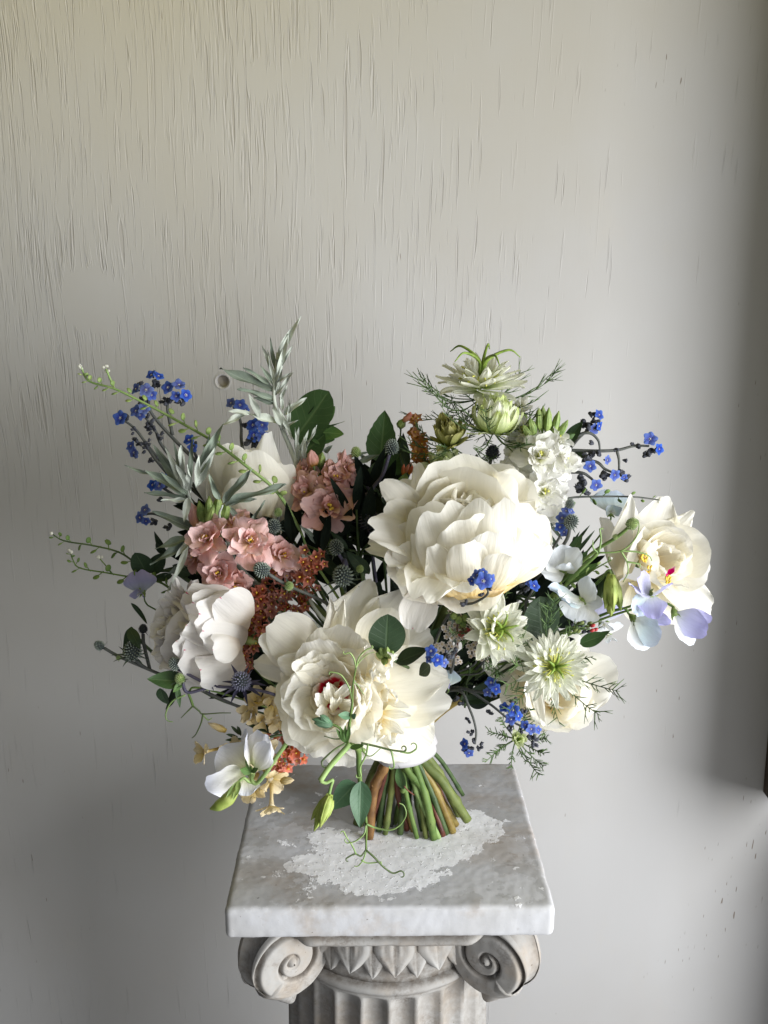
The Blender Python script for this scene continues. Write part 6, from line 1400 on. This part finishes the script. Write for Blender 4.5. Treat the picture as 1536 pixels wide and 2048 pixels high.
silver("blue grey wormwood leaves laid across the half open peony",
       [(445, 1010, .80), (440, 1040, .81), (470, 1120, .84)],
       [((448, 1006, .80), (505, 938, .795), 26, D, (0, .5, 1)), ((450, 1008, .80), (572, 968, .80), 26, D, (0, .7, 1)), ((440, 1000, .80), (418, 948, .80), 16, D, (-.2, .2, 1)), ((450, 1010, .80), (514, 998, .79), 13, D, (0, .5, 1)), ((500, 1050, .82), (530, 1000, .815), 10, D, (0, .3, 1)), ((478, 1040, .83), (455, 1010, .82), 16, D, U), ((490, 1080, .82), (535, 1035, .815), 18, D, U)], 4)
silver("drooping silver leaves above the lower left peony",
       [(365, 1085, .82), (400, 1110, .83), (500, 1200, .85)],
       [((378, 1085, .82), (334, 1185, .80), 15, S, (.5, .1, 1)), ((385, 1075, .82), (310, 1098, .815), 24, D, (0, .6, 1)), ((380, 1080, .82), (300, 1130, .81), 22, D, (0, .6, 1)), ((385, 1078, .815), (350, 1115, .80), 16, S, (.3, .5, 1)), ((390, 1120, .83), (330, 1150, .82), 18, D, (0, .6, 1))], 4)
silver("slim grey leaves poking up in the dark centre gap", [(600, 1120, .83), (610, 1180, .85)], [((610, 1125, .82), (605, 1085, .815), 14, S, U), ((735, 925, .875), (715, 905, .87), 12, D, U), ((700, 930, .87), (770, 905, .865), 14, D, (0, .6, 1)), ((640, 1090, .84), (600, 1050, .83), 18, D, U), ((690, 920, .88), (735, 905, .87), 10, D, (0, .6, 1)), ((560, 1110, .84), (530, 1060, .83), 14, D, U), ((650, 905, .885), (665, 890, .88), 14, D, U)], 3)

# ------------------------------------------------------------------ peppercress
POD = None
def pod_mesh():
    b = MB(); b.ball((0, .6, 0), (.62, .20, .62), 10, 6, (0, 1, 0)); b.tube([(0, -1.2, 0), (0, .1, 0)], .09, 4); me = b.mesh("seed_pod"); return me
POD = pod_mesh()
def pepper(label, spine, n, mat, podm, r=2.4, pods=(4, 8), tip=6, sides=()):
    t = thing("peppercress", label, "peppercress", at(*spine[-1]), "peppercress stems with seed pods")
    Y = spine[0][2]; c = path(spine, 12); MB().tube(c, np.linspace(m(r * .6, Y), m(r * 1.2, Y), len(c)), 6).part("stem", mat, t)
    me = with_mat(POD, podm)
    L = len(c)
    for k in range(n):
        i = int(L * (.08 + .84 * k / n)); p = c[i]; tg = nrm(c[max(0, i - 1)] - c[min(L - 1, i + 1)])
        o = nrm(np.cross(tg, sd(0, 0, 1)) * (1 if k % 2 else -1) + tg * .7 + sd(0, 0, rnd(-.2, .7))); R = 1.35 * m(pods[0] + (pods[1] - pods[0]) * min(1, k / n * 2), Y)
        x, y, z = frame(o, sd(rnd(-.4, .4), rnd(-.2, .4), 1)); put("seed_pod", me, t, mat4(x, y, z, p + o * R * .9, R))
    b = MB()
    for k in range(tip):
        b.ball(c[0] + sd(rnd(-1, 1), rnd(-1, 1), rnd(-1, 1)) * m(rnd(1, 6), Y), m(rnd(2, 3.6), Y), 6, 4)
    b.part("floret", M_STOCKW, t)
    for s in sides:
        c2 = path(s, 5); MB().tube(c2, m(r * .7, Y), 5).part("stem", mat, t)
        b = MB()
        for k in range(5): b.ball(c2[0] + sd(rnd(-1, 1), rnd(-1, 1), rnd(-1, 1)) * m(6, Y), m(3, Y), 6, 4)
        b.part("floret", M_STOCKW, t)
    gather(t, at(*spine[-1]), mat, .0013)
    return t
pepper("peppercress stem crossing the upper left from the wall to the white cup", [(162, 734, .87), (178, 762, .87), (230, 778, .865), (300, 812, .86), (370, 850, .85), (430, 885, .835), (490, 930, .82), (555, 985, .82), (600, 1060, .84)], 34, M_STEML, M_BUDG, 2.9, (5, 9), 5, [[(212, 738, .868), (222, 762, .868), (230, 780, .867)]])
pepper("peppercress stem pointing far left below the lower blue florets", [(104, 1068, .86), (130, 1082, .86), (190, 1092, .86), (245, 1108, .86), (300, 1150, .86), (420, 1230, .86)], 14, M_STEMD, M_STEM, 2.2, (5, 9), 3)
pepper("peppercress sprig with pale tip above the dusky lilac pea", [(140, 1102, .855), (146, 1120, .855), (160, 1136, .855), (215, 1146, .855), (280, 1158, .855), (330, 1170, .855), (430, 1240, .86)], 13, M_STEM, M_STEM, 1.8, (4, 9), 7, [[(200, 1118, .855), (212, 1132, .855), (222, 1146, .855)]])
pepper("peppercress stem reaching over the right edge peony's top", [(1318, 1000, .86), (1270, 994, .86), (1200, 993, .86), (1140, 996, .86), (1100, 1012, .86), (1050, 1080, .87)], 11, M_STEMG, M_STEM, 2.4, (4, 9), 2)
pepper("peppercress with round green seeds beside the pale green leaf on the right", [(1222, 1120, .80), (1195, 1135, .80), (1160, 1155, .805), (1120, 1175, .81), (1060, 1230, .83)], 10, M_STEM, M_BUDG, 2.0, (5, 8), 1)

# ------------------------------------------------------------------ green leafy sprigs
def sprig(label, spine, leaves, r=3.5, mat=None, group="green leafy sprigs", name="leafy_sprig", cat="leafy sprig"):
    t = thing(name, label, cat, at(*spine[-1]), group)
    MB().tube(path(spine, 6), m(r, spine[0][2]), 7).part("stem", mat or M_STEMD, t)
    for (b_, t_, w, mt, h, k) in leaves:
        q = dict(fold=.12, bend=.25, pk=.8, sharp=.8); q.update(k); leaf(t, mt, b_, t_, w, h, **q)
    gather(t, at(*spine[-1]), M_STEMD, .0018)
    return t
sprig("green sprig with one big blunt leaf behind the silver plume", [(605, 850, .92), (610, 900, .92), (650, 1000, .90)],
      [((588, 880, .915), (658, 782, .915), 82, M_LEAF, (-.1, .2, 1), dict(pk=1.0, sharp=.55)), ((600, 910, .912), (650, 868, .908), 60, M_LEAF, (0, .4, 1), dict(sharp=.6)), ((630, 860, .918), (690, 842, .915), 8, M_LEAF, (0, .8, .6), {}), ((628, 862, .916), (688, 868, .912), 36, M_LEAFB, (0, .5, 1), {}), ((640, 850, .92), (670, 812, .918), 24, M_LEAFB, (.3, .2, 1), {}), ((620, 870, .914), (670, 880, .91), 34, M_LEAF, (0, .5, 1), {}), ((600, 830, .922), (632, 790, .92), 30, M_LEAFD, (-.4, .2, 1), {})])
sprig("pointed green leaf standing up behind the slate thistle", [(765, 920, .91), (770, 960, .905), (785, 1050, .89)], [((760, 925, .905), (770, 820, .905), 62, M_LEAF, (-.2, .1, 1), dict(fold=.25, pk=.65, saw=.05)), ((778, 950, .90), (800, 905, .895), 44, M_LEAF, (.1, .3, 1), {}), ((800, 950, .905), (802, 870, .905), 36, M_LEAFD, (.5, 0, 1), {}), ((740, 990, .90), (705, 1005, .89), 40, M_LEAFD, (0, .3, 1), {}), ((690, 1000, .90), (715, 975, .89), 40, M_LEAFD, (0, .3, 1), {})])
sprig("eucalyptus sprig with broad dark leaf and green seed buds on the lower front peony", [(772, 1308, .735), (790, 1322, .745), (850, 1360, .80), (850, 1430, .85)],
      [((772, 1312, .725), (776, 1228, .722), 78, M_LEAFD, (.1, .2, 1), dict(pk=.95, sharp=.6)), ((792, 1325, .74), (855, 1298, .735), 40, M_LEAFD, (-.1, .7, .8), dict(fold=.3)), ((860, 1330, .75), (838, 1350, .76), 30, M_LEAFD, (0, .5, 1), {})])
tt = bpy.data.objects["leafy_sprig.002"]
for (a_, b_) in [((768, 1312, .725), (760, 1296, .715)), ((772, 1312, .722), (775, 1294, .712)), ((776, 1314, .724), (786, 1302, .715)), ((770, 1316, .725), (768, 1330, .715)), ((766, 1314, .724), (752, 1306, .718))]:
    B, T_ = at(*a_), at(*b_); bud_shape(tt, B, T_ - B, np.linalg.norm(T_ - B), m(7.5, .72), M_BUDG)
sprig("round glossy dark leaf between the two open shaggy white blooms", [(1095, 1270, .80), (1080, 1300, .81), (960, 1370, .85)], [((1086, 1276, .775), (1080, 1192, .77), 78, M_LEAFD, (.1, .2, 1), dict(pk=.95, sharp=.5)), ((1120, 1270, .80), (1060, 1230, .80), 34, M_LEAFD, (0, .5, 1), {}), ((1160, 1288, .795), (1212, 1268, .79), 30, M_LEAF, (0, .5, 1), dict(sharp=.6)), ((1180, 1280, .80), (1220, 1262, .795), 18, M_LEAF, (0, .8, .8), {})])
sprig("dark rounded leaves at the left edge above the dusky pea", [(310, 1140, .86), (360, 1150, .86), (460, 1220, .865)], [((296, 1150, .855), (270, 1105, .85), 46, M_LEAFD, (-.2, .3, 1), dict(sharp=.55)), ((300, 1145, .855), (330, 1108, .85), 34, M_LEAFD, (.2, .3, 1), dict(sharp=.6)), ((330, 1115, .86), (308, 1062, .855), 18, M_LEAFD, (-.5, .2, 1), {}), ((330, 1110, .86), (312, 1085, .855), 22, M_LEAFD, (-.5, .2, 1), {}), ((345, 1150, .86), (300, 1160, .85), 20, M_LEAFD, (0, .6, 1), {}), ((380, 1150, .86), (345, 1130, .855), 30, M_LEAFD, (0, .5, 1), {})])
sprig("drooping dark olive leaves by the far left thistles", [(262, 1256, .80), (300, 1300, .82), (420, 1390, .84), (600, 1450, .855)], [((256, 1258, .80), (246, 1310, .795), 16, M_LEAFD, (-.5, .2, 1), dict(bend=.4)), ((258, 1256, .80), (280, 1298, .79), 24, M_LEAFD, (.3, .3, 1), dict(bend=-.5)), ((262, 1206, .85), (294, 1248, .845), 10, M_LEAFD, (-.3, .3, 1), dict(bend=1.2))])
sprig("slender green bract leaves between the white stock and the right peony", [(1150, 1075, .84), (1130, 1110, .845), (1000, 1260, .86)], [((1130, 1110, .835), (1180, 1050, .83), 8, M_LEAFD, (0, .4, 1), {}), ((1125, 1080, .84), (1085, 1025, .84), 8, M_LEAFD, (0, .4, 1), {}), ((1122, 1060, .84), (1096, 1010, .845), 10, M_LEAF, (0, .4, 1), {}), ((1140, 1120, .83), (1190, 1060, .83), 8, M_LEAFD, (0, .4, 1), {}), ((1120, 1100, .84), (1075, 1040, .845), 12, M_LEAFD, (0, .4, 1), {}), ((1120, 1130, .84), (1160, 1062, .835), 9, M_LEAFD, (0, .4, 1), {})])

# ------------------------------------------------------------------ yarrow, berries
t = thing("yarrow", "pinkish white yarrow cluster in the gap right of the lower front peony", "yarrow", at(900, 1330, .80))
b = MB()
for k in range(6):
    a = 1.047 * k; P = pgrid(W=.95, wb=.4, pk=.6, wt=.7, a=.3, cup=.3, bend=.1, seed=k, nu=3, nv=3); c_, s_ = math.cos(a), math.sin(a)
    b.grid(np.stack([P[..., 1] * c_ - P[..., 0] * s_, P[..., 2] + .15 * P[..., 1], P[..., 1] * s_ + P[..., 0] * c_], -1))
nf = len(b.f); b.ball((0, .12, 0), .30, 6, 4); me = b.mesh("floret"); me.materials.append(M_YAR); me.materials.append(M_BUFF)
me.polygons.foreach_set("material_index", [0 if i < nf else 1 for i in range(len(me.polygons))])
for (cx, cy, n, s_) in [(918, 1262, 26, 30), (892, 1298, 14, 20), (955, 1300, 16, 22), (905, 1320, 10, 16), (915, 1225, 8, 18), (968, 1316, 6, 12)]:
    for k in range(n):
        a = 2.4 * k; q = s_ * math.sqrt((k + .5) / n); x, y, z = frame(sd(rnd(-.5, .5), rnd(-.1, .8), .8), [1, 0, .2])
        put("floret", me, t, mat4(x, y, z, at(cx + q * math.cos(a) * 1.1, cy + q * math.sin(a) * .75, .775 + rnd(-.004, .006)), m(rnd(5, 7), .775)))
    MB().tube(path([(cx, cy + 6, .782), (cx - 8, cy + 30, .795), (900, 1350, .81)], 5), .0008, 5).part("stem", M_STEMG, t)
gather(t, at(900, 1340, .81), M_STEMG, .0014)
t = thing("berry_sprig", "sprig with two red berries beside the pinkish white yarrow", "berries", at(925, 1290, .79))
for (px, py) in [(922, 1268), (935, 1262)]: MB().ball(at(px, py, .762), m(7, .76), 10, 8).part("berry", M_CRIM, t)
for (px, py, r) in [(908, 1232, 8), (918, 1240, 9), (930, 1236, 8), (925, 1250, 8)]: MB().ball(at(px, py, .768), m(r, .76), 8, 6).part("bud", M_BUDG, t)
MB().tube(path([(928, 1262, .765), (915, 1248, .77), (915, 1290, .79), (900, 1350, .82)], 6), .0009, 5).part("stem", M_STEMR, t)
gather(t, at(900, 1350, .82), M_STEMD, .0013)
t = thing("berry_sprig", "small dark red bud spike on the right beside the round green leaf", "berries", at(1120, 1280, .79))
for k in range(18):
    px, py = 1142 + 46 * (k / 18) + rnd(-6, 6), 1256 + rnd(-11, 12) - 4 * math.sin(k / 18 * 3)
    MB().ball(at(px, py, .775 + rnd(-.003, .005)), (m(4.4, .77), m(4.4, .77), m(6, .77)), 6, 5, sd(.8, .4, .3)).part("bud", M_CRIM if k > 14 else M_BUDD if k % 2 else M_STEMO, t)
MB().tube(path([(1180, 1258, .778), (1130, 1262, .782), (1060, 1290, .81), (960, 1370, .85)], 6), .0009, 5).part("stem", M_STEMD, t)
gather(t, at(960, 1370, .85), M_STEMD, .0013)

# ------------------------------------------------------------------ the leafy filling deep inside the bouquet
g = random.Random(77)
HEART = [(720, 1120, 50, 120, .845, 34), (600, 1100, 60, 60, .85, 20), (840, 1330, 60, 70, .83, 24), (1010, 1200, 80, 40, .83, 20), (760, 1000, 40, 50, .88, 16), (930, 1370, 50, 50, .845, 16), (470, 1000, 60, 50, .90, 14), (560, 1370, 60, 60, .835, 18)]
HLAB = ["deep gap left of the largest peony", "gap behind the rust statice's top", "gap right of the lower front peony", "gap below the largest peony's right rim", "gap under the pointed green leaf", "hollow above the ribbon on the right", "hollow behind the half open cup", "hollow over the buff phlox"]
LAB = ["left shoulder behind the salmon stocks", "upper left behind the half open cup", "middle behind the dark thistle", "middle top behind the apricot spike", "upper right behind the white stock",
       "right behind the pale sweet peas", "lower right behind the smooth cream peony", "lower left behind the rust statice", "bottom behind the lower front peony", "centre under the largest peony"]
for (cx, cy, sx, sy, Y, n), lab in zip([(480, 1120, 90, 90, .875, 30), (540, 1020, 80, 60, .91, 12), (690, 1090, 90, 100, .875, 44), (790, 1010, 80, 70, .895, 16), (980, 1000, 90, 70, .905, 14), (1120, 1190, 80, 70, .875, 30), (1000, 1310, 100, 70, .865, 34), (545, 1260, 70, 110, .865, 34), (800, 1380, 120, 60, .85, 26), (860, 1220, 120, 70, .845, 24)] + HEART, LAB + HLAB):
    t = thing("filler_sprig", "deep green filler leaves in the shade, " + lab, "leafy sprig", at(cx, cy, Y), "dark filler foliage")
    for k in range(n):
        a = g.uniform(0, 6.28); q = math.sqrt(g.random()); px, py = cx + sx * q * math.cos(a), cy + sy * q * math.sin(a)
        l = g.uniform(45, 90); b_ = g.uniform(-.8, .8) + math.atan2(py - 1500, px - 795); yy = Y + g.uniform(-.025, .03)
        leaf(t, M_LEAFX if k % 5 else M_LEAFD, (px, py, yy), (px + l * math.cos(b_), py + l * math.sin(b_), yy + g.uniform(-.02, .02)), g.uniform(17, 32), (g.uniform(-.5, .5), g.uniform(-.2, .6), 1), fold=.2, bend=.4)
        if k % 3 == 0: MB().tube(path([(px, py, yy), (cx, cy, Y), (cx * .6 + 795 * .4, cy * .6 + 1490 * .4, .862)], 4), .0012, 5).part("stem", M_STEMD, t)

# ------------------------------------------------------------------ cut stems and the ribbon
for i, (lab, tp, ft, r, mt, cat) in enumerate([
    ("slim dark green cut stem, farthest right of the bundle", (800, 1440), (926, 1590, .006), .0017, M_STEMD, 0),
    ("red brown woody cut stem with a side twig", (780, 1440), (887, 1672), .0021, M_STEMR, 1),
    ("pale grey green cut stem at the middle of the bundle's back", (770, 1440), (782, 1652), .0020, M_STEMG, 0),
    ("grass green cut stem left of the bundle's middle", (775, 1440), (790, 1648), .0019, M_STEM, 0),
    ("long mid green cut stem with a leaf joint, slanting to the front right", (745, 1440), (868, 1676), .0026, M_STEM, 2),
    ("short green stub among the front stems", (785, 1440), (834, 1676), .0019, M_STEM, 0),
    ("dark brown cut stem behind the orange brown one", (770, 1440), (742, 1655), .0026, M_STEMR, 0),
    ("dark olive cut stem at the left back of the bundle", (755, 1440), (712, 1648), .0027, M_STEMO, 0),
    ("brown green cut stem between the thick right stems", (820, 1440), (912, 1650), .0030, M_STEMC, 0),
    ("shaded green cut stem in the bundle's middle", (800, 1440), (845, 1660), .0024, M_STEMD, 0),
    ("deep shaded cut stem right of the middle", (810, 1440), (880, 1640), .0028, M_STEMD, 0),
    ("shaded brown cut stem at the back right", (815, 1440), (900, 1632), .0024, M_STEMR, 0),
    ("bright green slender cut stem bowed to the front", (790, 1440), (878, 1676), .0021, M_STEML, 0),
    ("near black cut stem right behind the orange brown one", (760, 1440), (758, 1662), .0026, M_STEMD, 0),
    ("dull olive cut stem in the bundle's left middle", (768, 1440), (770, 1668), .0024, M_STEMO, 0),
    ("dark green cut stem in the bundle's left middle", (780, 1440), (800, 1668), .0026, M_STEMD, 0),
    ("brown shaded cut stem in the bundle's middle", (788, 1440), (814, 1660), .0024, M_STEMR, 0),
    ("dark olive cut stem in the bundle's right middle", (812, 1440), (862, 1660), .0026, M_STEMO, 0),
    ("dark green cut stem just inside the ochre one", (825, 1440), (893, 1668), .0024, M_STEMD, 0),
    ("mossy cut stem crossing behind the bright green ones", (830, 1440), (858, 1652), .0026, M_STEMO, 0),
    ("dark green cut stem at the bundle's back middle", (795, 1440), (815, 1640), .0030, M_STEMD, 0),
    ("thick olive cut stem right of the ochre one", (840, 1440), (918, 1630), .0032, M_STEMO, 0),
    ("dim green cut stem just left of the orange brown one", (748, 1440), (728, 1640), .0026, M_STEMD, 0),
    ("dark woody cut stem beside the thick green right one", (835, 1440), (898, 1655), .0026, M_STEMR, 0),
    ("grey brown cut stem at the bundle's centre", (805, 1440), (826, 1662), .0022, M_STEMC, 0),
    ("pale olive cut stem at the centre front", (800, 1440), (852, 1676), .0020, M_STEMO, 0),
    ("deep green cut stem at the right back edge", (850, 1440), (915, 1600, .004), .0024, M_STEMD, 0),
    ("shaded olive cut stem beside the orange brown one", (765, 1440), (757, 1640), .0024, M_STEMO, 0)]):
    t = thing("cut_stem", lab, "flower stem", at(tp[0], tp[1], .86), "cut stems below the ribbon")
    gather(t, at(tp[0], tp[1], .86), mt, r, ft, sd(.1, -1, 0))
    if cat == 1: MB().tube(path([(828, 1590, .835), (815, 1580, .83), (808, 1572, .828)], 4), .0007, 5).part("twig", M_STEMR, t)
    if cat == 2:
        leaf(t, M_LEAF, (806, 1578, .835), (796, 1530, .83), 24, (-.4, .1, 1), fold=.5); MB().ball(at(806, 1580, .842), .0034, 8, 6).part("joint", M_STEM, t)
def ribbon():
    t = thing("ribbon", "smooth white satin ribbon band tied round the stems", "ribbon", BIND)
    ax = nrm(np.array([-.16, .05, 1.0])); x, y, z = frame(ax, [0.2, -1, 0])
    c0 = at(803, 1464, BIND_Y)
    b = MB(); rows = []
    NA = 64
    for h in np.linspace(-.021, .034, 12):
        rad = .0275 + .004 * max(0, (-h) / .021) + .003 * max(0, h / .034)
        row = []
        for j in range(NA):
            a = 2 * math.pi * j / NA
            rr = rad * (1 + .035 * math.sin(3 * a + 1) + .012 * math.sin(7 * a + h * 90)) + .0006 * math.sin(h * 420 + 2 * math.sin(a))
            row.append(c0 + ax * (h - .0016 * math.sin(a + .5) * 2) + x * rr * math.cos(a) + z * rr * math.sin(a))
        rows.append(row)
    lo = [np.array(p) * 1.0 + (c0 - np.array(p)) * .10 for p in rows[0]]
    b.grid(np.array([lo] + rows), closed=True); mt, nt = newmat("satin_ribbon")
    geo = N(nt, "ShaderNodeNewGeometry").outputs['Position']; nn = noise(nt, mapping(nt, geo, (40, 40, 400)), 1, 3)
    finish(nt, (0.56, 0.545, 0.55), 0.45, 0.05, None, nn, .08, .0005, .4)
    b.part("band", mt, t)
    b = MB(); pts = []
    for k, a in enumerate(np.linspace(-.2, 1.5, 12)):      # the wrapped end lying over the band
        col = []
        for h in np.linspace(-.019, .030, 6):
            rad = .0285 + .0012 + .0035 * max(0, -h / .02); hh = h + .012 * (k / 11)
            col.append(c0 + ax * hh + x * rad * math.cos(a) * 1.03 + z * rad * math.sin(a) * 1.03)
        pts.append(col)
    b.grid(np.array(pts)); b.part("ribbon_end", mt, t)
ribbon()
